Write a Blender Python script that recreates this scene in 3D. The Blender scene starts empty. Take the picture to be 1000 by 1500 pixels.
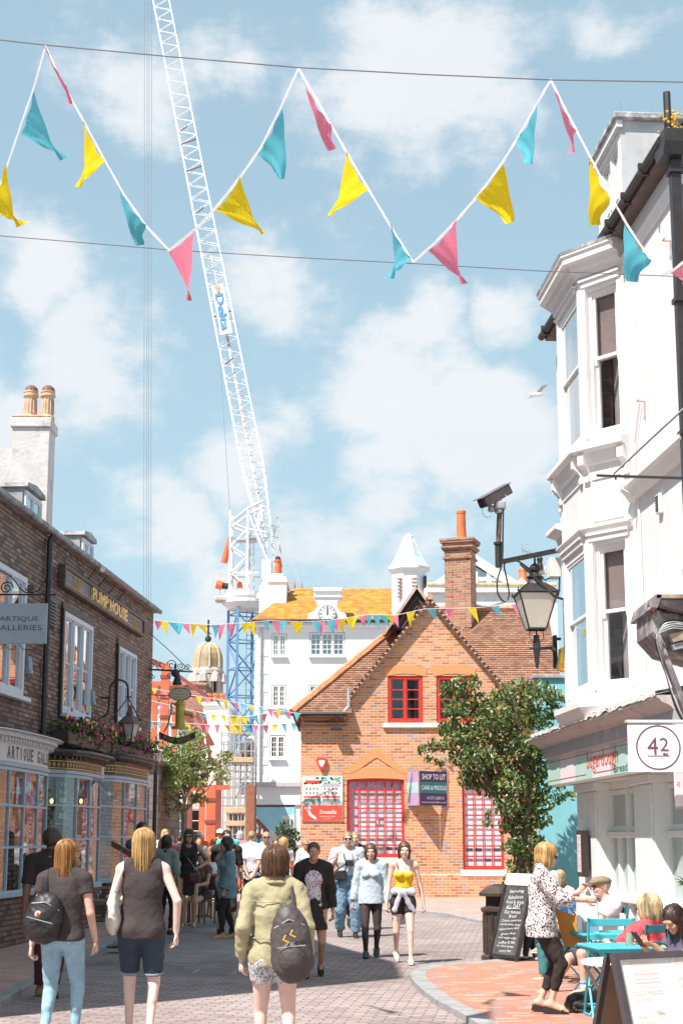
import bpy, math, random
import numpy as np
from mathutils import Vector, Matrix
random.seed(7); np.random.seed(7)
S = bpy.context.scene
COL = S.collection
R = math.radians
F, CH, PITCH, SH = 2200.0, 1.62, R(10.5), 72.0
cp, sp = math.cos(PITCH), math.sin(PITCH)
def ray(px, py):
    u = (750 - py + SH) / F
    return Vector(((px - 500) / F, cp - sp * u, sp + cp * u))
def at(px, py, Y):
    d = ray(px, py); t = Y / d.y
    return Vector((d.x * t, Y, CH + d.z * t))
def ground(px, py, z=0.0):
    d = ray(px, py); t = (z - CH) / d.z
    return Vector((d.x * t, d.y * t, z))
class Frame:
    def __init__(s, X, Y, ang): s.o = Vector((X, Y, 0)); s.a = ang; s.c, s.s = math.cos(ang), math.sin(ang)
    def loc(s, px, py, d=0.0):
        r = ray(px, py); n = Vector((s.s, -s.c, 0))
        p0 = s.o + n * d - Vector((0, 0, CH)); t = p0.dot(n) / r.dot(n)
        p = r * t + Vector((0, 0, CH)) - s.o
        return (p.x * s.c + p.y * s.s, p.z)
    def world(s, x, y, z): return Vector((s.o.x + x * s.c - y * s.s, s.o.y + x * s.s + y * s.c, z))
def tag(o, label=None, cat=None, group=None, kind=None):
    if label: o['label'] = label
    if cat: o['category'] = cat
    if group: o['group'] = group
    if kind: o['kind'] = kind
    return o
def thing(name, label, cat, loc=(0, 0, 0), rz=0.0, group=None):
    o = bpy.data.objects.new(name, None); COL.objects.link(o); o.empty_display_size = .1
    o.location = loc; o.rotation_euler = (0, 0, rz)
    return tag(o, label, cat, group)
def copy_tree(o, parent=None):
    c = o.copy(); COL.objects.link(c)
    if parent: c.parent = parent
    for ch in list(o.children): copy_tree(ch, c)
    return c
_txt = {}
def text_geo(s, bold=0.0):
    k = (s, bold)
    if k not in _txt:
        cu = bpy.data.curves.new('txt', 'FONT'); cu.body = s; cu.size = 1; cu.resolution_u = 2; cu.offset = bold
        ob = bpy.data.objects.new('txt', cu); COL.objects.link(ob)
        dg = bpy.context.evaluated_depsgraph_get(); dg.update()
        me = bpy.data.meshes.new_from_object(ob.evaluated_get(dg))
        V = [tuple(v.co) for v in me.vertices]; Fc = [tuple(p.vertices) for p in me.polygons]
        bpy.data.objects.remove(ob); bpy.data.curves.remove(cu); bpy.data.meshes.remove(me)
        xs = [v[0] for v in V] or [0]; ys = [v[1] for v in V] or [0]
        _txt[k] = (V, Fc, min(xs), max(xs), min(ys), max(ys))
    return _txt[k]
class MB:
    def __init__(s): s.v = []; s.f = []; s.m = []; s.mats = []; s.M = None
    def mi(s, m):
        if m not in s.mats: s.mats.append(m)
        return s.mats.index(m)
    def add(s, V, Fc, m):
        b = len(s.v)
        if s.M is not None: V = [tuple(s.M @ Vector(v)) for v in V]
        s.v += [tuple(v) for v in V]; i = s.mi(m)
        for f in Fc: s.f.append(tuple(b + k for k in f)); s.m.append(i)
        return s
    def box(s, x0, x1, y0, y1, z0, z1, m):
        V = [(x0,y0,z0),(x1,y0,z0),(x1,y1,z0),(x0,y1,z0),(x0,y0,z1),(x1,y0,z1),(x1,y1,z1),(x0,y1,z1)]
        return s.add(V, [(0,3,2,1),(4,5,6,7),(0,1,5,4),(1,2,6,5),(2,3,7,6),(3,0,4,7)], m)
    def bbox(s, x0, x1, y0, y1, z0, z1, m, b=.01):
        b = min(b, (x1-x0)*.45, (y1-y0)*.45, (z1-z0)*.45)
        V = []; idx = {}
        for ix, X in ((0,(x0,x0+b)),(1,(x1,x1-b))):
            for iy, Y in ((0,(y0,y0+b)),(1,(y1,y1-b))):
                for iz, Z in ((0,(z0,z0+b)),(1,(z1,z1-b))):
                    for a in range(3):
                        idx[(ix,iy,iz,a)] = len(V)
                        V.append((X[0] if a==0 else X[1], Y[0] if a==1 else Y[1], Z[0] if a==2 else Z[1]))
        Fc = []
        g = lambda a,b_,c,k: idx[(a,b_,c,k)]
        for i in (0,1):
            q = [g(i,0,0,0),g(i,1,0,0),g(i,1,1,0),g(i,0,1,0)]; Fc.append(q if i else q[::-1])
            q = [g(0,i,0,1),g(1,i,0,1),g(1,i,1,1),g(0,i,1,1)]; Fc.append(q[::-1] if i else q)
            q = [g(0,0,i,2),g(1,0,i,2),g(1,1,i,2),g(0,1,i,2)]; Fc.append(q if i else q[::-1])
        for i in (0,1):
            for j in (0,1):
                Fc.append([g(i,j,0,0),g(i,j,1,0),g(i,j,1,1),g(i,j,0,1)])
                Fc.append([g(i,0,j,0),g(i,1,j,0),g(i,1,j,2),g(i,0,j,2)])
                Fc.append([g(0,i,j,1),g(1,i,j,1),g(1,i,j,2),g(0,i,j,2)])
                for k in (0,1): Fc.append([g(i,j,k,0),g(i,j,k,1),g(i,j,k,2)])
        return s.add(V, Fc, m)
    def quad(s, a, b, c, d, m): return s.add([a,b,c,d], [(0,1,2,3)], m)
    def poly(s, pts, m): return s.add(pts, [tuple(range(len(pts)))], m)
    def tube(s, pts, r, m, n=6, cap=True):
        pts = [Vector(p) for p in pts]; rs = r if isinstance(r, (list, tuple)) else [r]*len(pts)
        V = []; Fc = []; up = None
        for i, p in enumerate(pts):
            t = (pts[min(i+1, len(pts)-1)] - pts[max(i-1, 0)])
            if t.length < 1e-9: t = Vector((0,0,1))
            t.normalize()
            if up is None: up = Vector((0,0,1)) if abs(t.z) < .9 else Vector((1,0,0))
            a = t.cross(up)
            if a.length < 1e-4: a = t.cross(Vector((1,0,0)))
            a.normalize(); b = a.cross(t).normalized(); up = b
            for k in range(n):
                w = 2*math.pi*k/n + (math.pi/4 if n == 4 else 0)
                V.append(tuple(p + (a*math.cos(w) + b*math.sin(w))*rs[i]))
        for i in range(len(pts)-1):
            for k in range(n):
                k2 = (k+1) % n; Fc.append((i*n+k, i*n+k2, (i+1)*n+k2, (i+1)*n+k))
        if cap: Fc.append(tuple(range(n-1, -1, -1))); Fc.append(tuple((len(pts)-1)*n+k for k in range(n)))
        return s.add(V, Fc, m)
    def lathe(s, prof, c, m, n=16, a0=0.0, a1=2*math.pi, sx=1, sy=1):
        V = []; Fc = []; full = abs(a1-a0-2*math.pi) < 1e-6; k1 = n if full else n+1
        for (r, z) in prof:
            for k in range(k1):
                w = a0 + (a1-a0)*k/n; V.append((c[0]+r*math.cos(w)*sx, c[1]+r*math.sin(w)*sy, c[2]+z))
        for i in range(len(prof)-1):
            for k in range(n):
                k2 = (k+1) % k1; Fc.append((i*k1+k, i*k1+k2, (i+1)*k1+k2, (i+1)*k1+k))
        if full:
            Fc.append(tuple(range(k1-1, -1, -1))); Fc.append(tuple((len(prof)-1)*k1+k for k in range(k1)))
        return s.add(V, Fc, m)
    def ball(s, c, r, m, nu=10, nv=7):
        rr = r if isinstance(r, (tuple, list)) else (r, r, r); V = []; Fc = []
        for j in range(nv+1):
            ph = math.pi*j/nv
            for k in range(nu):
                th = 2*math.pi*k/nu; V.append((c[0]+rr[0]*math.sin(ph)*math.cos(th), c[1]+rr[1]*math.sin(ph)*math.sin(th), c[2]+rr[2]*math.cos(ph)))
        for j in range(nv):
            for k in range(nu):
                k2 = (k+1) % nu; Fc.append((j*nu+k, (j+1)*nu+k, (j+1)*nu+k2, j*nu+k2))
        return s.add(V, Fc, m)
    def prism(s, poly, axis, a, b, m):
        f = {'y': lambda p, t: (p[0], t, p[1]), 'x': lambda p, t: (t, p[0], p[1]), 'z': lambda p, t: (p[0], p[1], t)}[axis]
        n = len(poly); V = [f(p, a) for p in poly] + [f(p, b) for p in poly]
        Fc = [tuple(range(n)), tuple(range(2*n-1, n-1, -1))] + [(i, i+n, (i+1) % n + n, (i+1) % n) for i in range(n)]
        return s.add(V, Fc, m)
    def sweep(s, prof, path, m):
        n = len(path); V = []; Fc = []; k = len(prof)
        for i, p in enumerate(path):
            p = Vector(p); d = []
            if i > 0: d.append((p - Vector(path[i-1])).normalized())
            if i < n-1: d.append((Vector(path[i+1]) - p).normalized())
            ns = [Vector((q.y, -q.x)) for q in d]; nn = sum(ns, Vector((0, 0))).normalized(); c = nn.dot(ns[0])
            for (o, z) in prof: V.append((p.x + nn.x*o/c, p.y + nn.y*o/c, z))
        for i in range(n-1):
            for j in range(k-1): Fc.append((i*k+j, (i+1)*k+j, (i+1)*k+j+1, i*k+j+1))
        Fc.append(tuple(range(k))); Fc.append(tuple((n-1)*k+j for j in range(k-1, -1, -1)))
        return s.add(V, Fc, m)
    def text(s, t, x, z, w, h, y, m, bold=0.0, O=None, U=None, N=None):
        V, Fc, x0, x1, y0, y1 = text_geo(t, bold)
        sx = w/max(x1-x0, 1e-6); sz = h/max(y1-y0, 1e-6)
        P = [((v[0]-(x0+x1)/2)*sx, (v[1]-(y0+y1)/2)*sz) for v in V]
        if O is None: return s.add([(x+p[0], y, z+p[1]) for p in P], Fc, m)
        O, U, N = Vector(O), Vector(U), Vector(N)
        return s.add([tuple(O + U*p[0] + N*p[1]) for p in P], Fc, m)
    def build(s, name, parent=None, smooth=False, loc=None):
        me = bpy.data.meshes.new(name); me.from_pydata(s.v, [], s.f)
        for m in s.mats: me.materials.append(m)
        me.polygons.foreach_set('material_index', s.m)
        if smooth: me.polygons.foreach_set('use_smooth', [True]*len(s.f))
        me.update(); o = bpy.data.objects.new(name, me); COL.objects.link(o)
        if parent: o.parent = parent
        if loc: o.location = loc
        return o
def clip_poly(P, a, b):
    out = []; n = len(P)
    sd = lambda p: (b[0]-a[0])*(p[1]-a[1]) - (b[1]-a[1])*(p[0]-a[0])
    for i in range(n):
        p, q = P[i], P[(i+1) % n]; sp_, sq = sd(p), sd(q)
        if sp_ >= 0: out.append(p)
        if sp_*sq < 0:
            t = sp_/(sp_-sq); out.append((p[0]+(q[0]-p[0])*t, p[1]+(q[1]-p[1])*t))
    return out
def wall(mb, x0, x1, z0, z1, holes, y, rev, m, outline=None, mrev=None):
    xs = sorted({x0, x1, *[h[0] for h in holes], *[h[1] for h in holes]}); zs = sorted({z0, z1, *[h[2] for h in holes], *[h[3] for h in holes]})
    for i in range(len(xs)-1):
        for j in range(len(zs)-1):
            cx, cz = (xs[i]+xs[i+1])/2, (zs[j]+zs[j+1])/2
            if any(h[0] < cx < h[1] and h[2] < cz < h[3] for h in holes): continue
            P = [(xs[i],zs[j]),(xs[i+1],zs[j]),(xs[i+1],zs[j+1]),(xs[i],zs[j+1])]
            if outline:
                for k in range(len(outline)):
                    P = clip_poly(P, outline[k], outline[(k+1) % len(outline)])
                    if len(P) < 3: break
            if len(P) >= 3: mb.poly([(p[0], y, p[1]) for p in P], m)
    mr = mrev or m
    for (a, b, c, d) in holes:
        mb.quad((a,y,c),(a,y,d),(a,y+rev,d),(a,y+rev,c), mr); mb.quad((b,y,c),(b,y+rev,c),(b,y+rev,d),(b,y,d), mr)
        mb.quad((a,y,d),(b,y,d),(b,y+rev,d),(a,y+rev,d), mr); mb.quad((a,y,c),(a,y+rev,c),(b,y+rev,c),(b,y,c), mr)
class NT:
    def __init__(s, name):
        s.m = bpy.data.materials.new(name); s.m.use_nodes = True; s.t = s.m.node_tree; s.t.nodes.clear()
        s.out = s.t.nodes.new('ShaderNodeOutputMaterial')
    def n(s, ty, ins=None, **kw):
        nd = s.t.nodes.new('ShaderNode' + ty)
        for k, v in kw.items(): setattr(nd, k, v)
        for k, v in (ins or {}).items():
            so = nd.inputs[k]
            if hasattr(v, 'is_output') or isinstance(v, bpy.types.NodeSocket): s.t.links.new(v, so)
            elif isinstance(v, bpy.types.Node): s.t.links.new(v.outputs[0], so)
            else:
                if so.type == 'RGBA' and len(v) == 3: v = (*v, 1)
                so.default_value = v
        return nd
    def math(s, op, a, b=0.0, c=None, clamp=False):
        i = {0: a, 1: b}
        if c is not None: i[2] = c
        return s.n('Math', i, operation=op, use_clamp=clamp).outputs[0]
    def mix(s, f, a, b, mode='MIX'):
        nd = s.t.nodes.new('ShaderNodeMix'); nd.data_type = 'RGBA'; nd.blend_type = mode
        for k, v in ((0, f), (6, a), (7, b)):
            if isinstance(v, bpy.types.NodeSocket): s.t.links.new(v, nd.inputs[k])
            elif k == 0: nd.inputs[0].default_value = v
            else: nd.inputs[k].default_value = (*v[:3], 1)
        return nd.outputs[2]
    def ramp(s, f, lo, hi):
        return s.n('MapRange', {0: f, 1: lo, 2: hi}).outputs[0]
    def obj(s): return s.n('TexCoord').outputs['Object']
    def noise(s, vec, scale, det=3.0, rough=.55):
        return s.n('TexNoise', {'Vector': vec, 'Scale': scale, 'Detail': det, 'Roughness': rough}).outputs[0]
    def done(s, col, rough=.6, metal=0.0, spec=.4, bump=None, bd=.01, bs=.5, **ex):
        p = s.n('BsdfPrincipled', {'Base Color': col, 'Roughness': rough, 'Metallic': metal, 'Specular IOR Level': spec})
        for k, v in ex.items():
            if isinstance(v, bpy.types.NodeSocket): s.t.links.new(v, p.inputs[k.replace('_', ' ')])
            else: p.inputs[k.replace('_', ' ')].default_value = v
        if bump is not None:
            b = s.n('Bump', {'Height': bump, 'Distance': bd, 'Strength': bs}); s.t.links.new(b.outputs[0], p.inputs['Normal'])
        s.t.links.new(p.outputs[0], s.out.inputs[0]); return s.m
_pc = {}
def P(name, c, rough=.6, var=.12, vs=6.0, bump=0.0, bsc=60.0, metal=0.0, spec=.4, dirt=None, ds=3.0, dlo=.55, dhi=.75, stretch=None, **ex):
    if name in _pc: return _pc[name]
    t = NT(name); o = t.obj()
    if stretch: o = t.n('Mapping', {0: o, 3: stretch}).outputs[0]
    n1 = t.noise(o, vs, 4)
    lo = tuple(max(0, x*(1-var)) for x in c[:3]); hi = tuple(min(1, x*(1+var)) for x in c[:3])
    col = t.mix(t.ramp(n1, .3, .7), lo, hi)
    if dirt: col = t.mix(t.ramp(t.noise(o, ds, 6, .65), dlo, dhi), col, dirt)
    b = t.noise(o, bsc, 3) if bump else None
    _pc[name] = t.done(col, rough, metal, spec, b, bump, 1.0 if bump else .5, **ex); return _pc[name]
def coords(t, mode):
    o = t.obj(); x = t.n('SeparateXYZ', {0: o})
    if mode == 'xy': return x.outputs[0], x.outputs[1], o
    if mode == 'wall': return t.math('ADD', x.outputs[0], x.outputs[1]), x.outputs[2], o
    if mode == 'roof': return x.outputs[0], t.math('MULTIPLY', x.outputs[2], 1.41), o
    if mode == 'roofx': return x.outputs[1], t.math('MULTIPLY', x.outputs[2], 1.41), o
def brick(name, cols, mortar, mode='wall', bw=.225, bh=.075, ms=.012, stain=(.5,.5,.5), st=.25, sts=.6, bump=.008, rough=.85, accent=None, acc=.86, rowacc=False, ang=0.0):
    t = NT(name); u, v, o = coords(t, mode)
    if ang:
        c_, s_ = math.cos(ang), math.sin(ang)
        u, v = t.math('SUBTRACT', t.math('MULTIPLY', u, c_), t.math('MULTIPLY', v, s_)), t.math('ADD', t.math('MULTIPLY', u, s_), t.math('MULTIPLY', v, c_))
    vec = t.n('CombineXYZ', {0: u, 1: v, 2: 0.0}).outputs[0]
    b = t.n('TexBrick', {'Vector': vec, 'Scale': 1.0, 'Mortar Size': ms, 'Mortar Smooth': .3, 'Brick Width': bw, 'Row Height': bh})
    row = t.math('FLOOR', t.math('DIVIDE', v, bh)); par = t.math('SUBTRACT', 1.0, t.math('FLOORED_MODULO', row, 2.0))
    cx = t.math('FLOOR', t.math('ADD', t.math('DIVIDE', u, bw), t.math('MULTIPLY', par, .5)))
    w = t.n('TexWhiteNoise', {0: t.n('CombineXYZ', {0: cx, 1: row, 2: 1.0}).outputs[0]}, noise_dimensions='3D')
    w2 = t.n('TexWhiteNoise', {0: t.n('CombineXYZ', {0: cx, 1: row, 2: 5.0}).outputs[0]}, noise_dimensions='3D')
    col = t.mix(w.outputs[0], cols[0], cols[1])
    if len(cols) > 2: col = t.mix(t.math('GREATER_THAN', w2.outputs[0], .72), col, cols[2])
    if accent:
        thr = t.math('GREATER_THAN', t.math('ADD', w2.outputs[0], t.math('MULTIPLY', t.math('SUBTRACT', t.noise(o, .7, 2), .5), .5)), acc)
        if rowacc:
            wr = t.n('TexWhiteNoise', {0: t.n('CombineXYZ', {0: 3.0, 1: row, 2: 2.0}).outputs[0]}, noise_dimensions='3D')
            thr = t.math('GREATER_THAN', t.math('ADD', w2.outputs[0], t.math('ADD', t.math('MULTIPLY', wr.outputs[0], .22), t.math('MULTIPLY', t.math('SUBTRACT', t.noise(o, .9, 2), .5), .7))), acc)
        col = t.mix(thr, col, accent)
    col = t.mix(t.math('MULTIPLY', t.ramp(t.noise(o, sts, 5, .6), .42, .68), st), col, stain, 'MULTIPLY')
    if mode == 'xy':
        vo = t.n('TexVoronoi', {'Vector': o, 'Scale': 2.2}).outputs[0]; col = t.mix(t.math('MULTIPLY', t.math('LESS_THAN', vo, .045), .45), col, (.10,.09,.09))
        col = t.mix(t.math('MULTIPLY', t.ramp(t.noise(o, 1.7, 6, .7), .55, .72), .30), col, (.16,.13,.125))
    col = t.mix(.25, col, t.n('TexNoise', {'Vector': o, 'Scale': 40.0}).outputs[1], 'OVERLAY')
    col = t.mix(b.outputs['Fac'], col, mortar)
    h = t.math('SUBTRACT', t.math('MULTIPLY', t.noise(o, 90, 2), .3), b.outputs['Fac'])
    return t.done(col, rough, 0, .2, h, bump, .8)
def glass(name, tint=(.75,.82,.84), refl=.35, wav=.0, fw=.65):
    t = NT(name); lw = t.n('LayerWeight', {0: .35}).outputs[1]
    f = t.math('ADD', t.math('MULTIPLY', lw, fw), refl, clamp=True)
    g = t.n('BsdfGlossy', {'Color': (.92,.95,.97), 'Roughness': .02}); tr = t.n('BsdfTransparent', {'Color': tint})
    if wav:
        b = t.n('Bump', {'Height': t.noise(t.obj(), 1.6, 1), 'Distance': wav, 'Strength': .5}); t.t.links.new(b.outputs[0], g.inputs['Normal'])
    mx = t.n('MixShader', {0: f, 1: tr, 2: g}); t.t.links.new(mx.outputs[0], t.out.inputs[0]); return t.m
def smin(a, b, k):
    h = np.clip(.5 + .5*(b-a)/k, 0, 1); return b + (a-b)*h - k*h*(1-h)
def fold(X, Y, Z, s):
    return (np.sin(X*s*1.0 + 2.1*np.sin(Z*s*.6+1.3)) + np.sin(Z*s*1.3 + 1.7*np.sin(Y*s*.9) + X*s*.5) + np.sin((Y+X*.4)*s*1.7 + 1.1*np.sin(Z*s*1.1)))/3
class Cone:
    def __init__(s, a, b, ra, rb, k=.03, tag='', flat=None, fa=1.0, cut=False):
        s.a = np.array(a, float); s.b = np.array(b, float); s.ra, s.rb, s.k, s.tag, s.cut = ra, rb, k, tag, cut
        s.fl = None if flat is None else np.array(flat, float)/np.linalg.norm(flat); s.fa = fa
    def bb(s, e):
        r = max(s.ra, s.rb) + e; return np.minimum(s.a, s.b) - r, np.maximum(s.a, s.b) + r
    def ev(s, X, Y, Z, inf):
        ab = s.b - s.a; L = max(ab@ab, 1e-9); px, py, pz = X-s.a[0], Y-s.a[1], Z-s.a[2]
        tt = (px*ab[0]+py*ab[1]+pz*ab[2])/L; t = np.clip(tt, 0, 1)
        qx, qy, qz = px-ab[0]*t, py-ab[1]*t, pz-ab[2]*t
        if s.fl is not None:
            w = (qx*s.fl[0]+qy*s.fl[1]+qz*s.fl[2])*(1/s.fa-1); qx, qy, qz = qx+s.fl[0]*w, qy+s.fl[1]*w, qz+s.fl[2]*w
        d = np.sqrt(qx*qx+qy*qy+qz*qz) - (s.ra+(s.rb-s.ra)*t) - inf
        if s.cut: d = np.maximum(d, (tt-1)*math.sqrt(L))
        return d
    def part(s, f0, f1, dra=0, cut=True):
        d = s.b-s.a; c = Cone(s.a+d*f0, s.a+d*f1, s.ra+(s.rb-s.ra)*f0+dra, s.ra+(s.rb-s.ra)*f1+dra, s.k, s.tag, s.fl, s.fa, cut); return c
class Ell:
    def __init__(s, c, r, M=None, k=.03, tag=''):
        s.c = np.array(c, float); s.r = np.array(r, float); s.M = np.eye(3) if M is None else np.array(M, float); s.k, s.tag = k, tag
    def bb(s, e): r = s.r.max() + e; return s.c - r, s.c + r
    def ev(s, X, Y, Z, inf):
        px, py, pz = X-s.c[0], Y-s.c[1], Z-s.c[2]; M = s.M; r = s.r + inf
        q = [(px*M[0,i]+py*M[1,i]+pz*M[2,i]) for i in range(3)]
        k0 = np.sqrt((q[0]/r[0])**2+(q[1]/r[1])**2+(q[2]/r[2])**2)+1e-9
        k1 = np.sqrt((q[0]/r[0]**2)**2+(q[1]/r[1]**2)**2+(q[2]/r[2]**2)**2)+1e-9
        return k0*(k0-1)/k1
def iso(prims, h, cuts=(), fold_amp=0, fold_s=50, disp=None, holes=()):
    lo = np.min([p.bb(i+.02)[0] for p, i in prims], 0) - 2*h; hi = np.max([p.bb(i+.02)[1] for p, i in prims], 0) + 2*h
    n = np.ceil((hi-lo)/h).astype(int)+1
    gx, gy, gz = [(lo[i]+h*np.arange(n[i])).astype(np.float32) for i in range(3)]
    D = np.full(n, .3, np.float32)
    for p, inf in prims:
        a, b = p.bb(inf + p.k + 3*h + fold_amp)
        i0 = np.clip(np.floor((a-lo)/h).astype(int), 0, n); i1 = np.clip(np.ceil((b-lo)/h).astype(int)+1, 0, n)
        if (i1 <= i0).any(): continue
        sl = tuple(slice(i0[i], i1[i]) for i in range(3))
        d = p.ev(gx[sl[0]][:,None,None], gy[sl[1]][None,:,None], gz[sl[2]][None,None,:], inf)
        D[sl] = smin(D[sl], d, p.k)
    X, Y, Z = gx[:,None,None], gy[None,:,None], gz[None,None,:]
    if fold_amp: D += fold_amp*(fold(X, Y, Z, fold_s)+.55*fold(Y+.3, Z, X, fold_s*2.3))
    if disp: D += disp(X, Y, Z)
    for q in holes: D = np.maximum(D, -q.ev(X, Y, Z, 0))
    for (pt, nr) in cuts:
        nr = np.array(nr, float); nr /= np.linalg.norm(nr)
        D = np.maximum(D, (X-pt[0])*nr[0]+(Y-pt[1])*nr[1]+(Z-pt[2])*nr[2])
    return nets(D, lo, h)
def nets(D, lo, h):
    s = D < 0
    cnt = np.zeros(np.array(D.shape)-1, np.int8)
    sl = [slice(0, -1), slice(1, None)]
    for i in (0,1):
        for j in (0,1):
            for k in (0,1): cnt += s[sl[i], sl[j], sl[k]]
    act = (cnt > 0) & (cnt < 8); idx = np.argwhere(act)
    if len(idx) == 0: return np.zeros((0,3)), np.zeros((0,4), int)
    cid = np.full(act.shape, -1, np.int32); cid[act] = np.arange(len(idx))
    cor = [(i,j,k) for i in (0,1) for j in (0,1) for k in (0,1)]
    V = {c: D[idx[:,0]+c[0], idx[:,1]+c[1], idx[:,2]+c[2]] for c in cor}
    acc = np.zeros((len(idx), 3)); w = np.zeros(len(idx))
    for c in cor:
        for ax in range(3):
            if c[ax]: continue
            c2 = list(c); c2[ax] = 1; c2 = tuple(c2); a, b = V[c], V[c2]; m = (a < 0) != (b < 0)
            t = np.where(m, a/np.where(m, a-b, 1), 0); p = np.tile(np.array(c, float), (len(idx), 1)); p[:, ax] = t
            acc[m] += p[m]; w[m] += 1
    verts = lo + h*(idx + acc/w[:,None]); Q = []
    for ax in range(3):
        u, v = [(1,2),(2,0),(0,1)][ax]
        A = [slice(None)]*3; B = [slice(None)]*3; A[ax] = slice(0,-1); B[ax] = slice(1,None)
        ch = s[tuple(A)] != s[tuple(B)]; e = np.argwhere(ch)
        e = e[(e[:,u] > 0) & (e[:,v] > 0) & (e[:,u] < act.shape[u]) & (e[:,v] < act.shape[v])]
        def g(du, dv):
            q = e.copy(); q[:,u] -= du; q[:,v] -= dv; return cid[q[:,0], q[:,1], q[:,2]]
        q = np.stack([g(1,1), g(0,1), g(0,0), g(1,0)], 1); ins = s[e[:,0], e[:,1], e[:,2]]
        q[~ins] = q[~ins][:, ::-1]; Q.append(q[(q >= 0).all(1)])
    return verts, np.concatenate(Q)
def np_mesh(name, parts, mats, parent=None):
    V = []; Fl = []; st = []; tot = []; mi = []; b = 0; c = 0
    for (v, f, m) in parts:
        if len(v) == 0: continue
        v = np.asarray(v, float); V.append(v)
        for q in ([f] if isinstance(f, np.ndarray) else [np.array(x)[None] for x in f]):
            k = q.shape[1]; Fl.append((q+b).ravel()); st.append(c+k*np.arange(len(q))); tot.append(np.full(len(q), k)); c += k*len(q); mi.append(np.full(len(q), m))
        b += len(v)
    me = bpy.data.meshes.new(name); V = np.concatenate(V); Fl = np.concatenate(Fl); st = np.concatenate(st); tot = np.concatenate(tot)
    me.vertices.add(len(V)); me.vertices.foreach_set('co', V.astype(np.float32).ravel())
    me.loops.add(len(Fl)); me.loops.foreach_set('vertex_index', Fl.astype(np.int32))
    me.polygons.add(len(st)); me.polygons.foreach_set('loop_start', st.astype(np.int32)); me.polygons.foreach_set('loop_total', tot.astype(np.int32))
    for m in mats: me.materials.append(m)
    me.polygons.foreach_set('material_index', np.concatenate(mi).astype(np.int32)); me.polygons.foreach_set('use_smooth', np.ones(len(st), bool))
    me.update(calc_edges=True); me.validate(); o = bpy.data.objects.new(name, me); COL.objects.link(o)
    if parent: o.parent = parent
    return o
def rotm(yaw=0, pitch=0, roll=0):
    return np.array(Matrix.Rotation(yaw, 3, 'Z') @ Matrix.Rotation(pitch, 3, 'X') @ Matrix.Rotation(roll, 3, 'Y'))
def ik(a, t, l1, l2, hint):
    a, t = np.array(a, float), np.array(t, float); d = t-a; L = np.linalg.norm(d)
    if L > (l1+l2)*.995: t = a + d/L*(l1+l2)*.995; d = t-a; L = np.linalg.norm(d)
    x = (l1*l1-l2*l2+L*L)/(2*L); y = math.sqrt(max(l1*l1-x*x, 0)); u = d/L
    hn = np.array(hint, float); hn -= u*(hn@u); hn /= max(np.linalg.norm(hn), 1e-6)
    return a+u*x+hn*y, t
def nrm(v): v = np.array(v, float); return v/max(np.linalg.norm(v), 1e-9)
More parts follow.
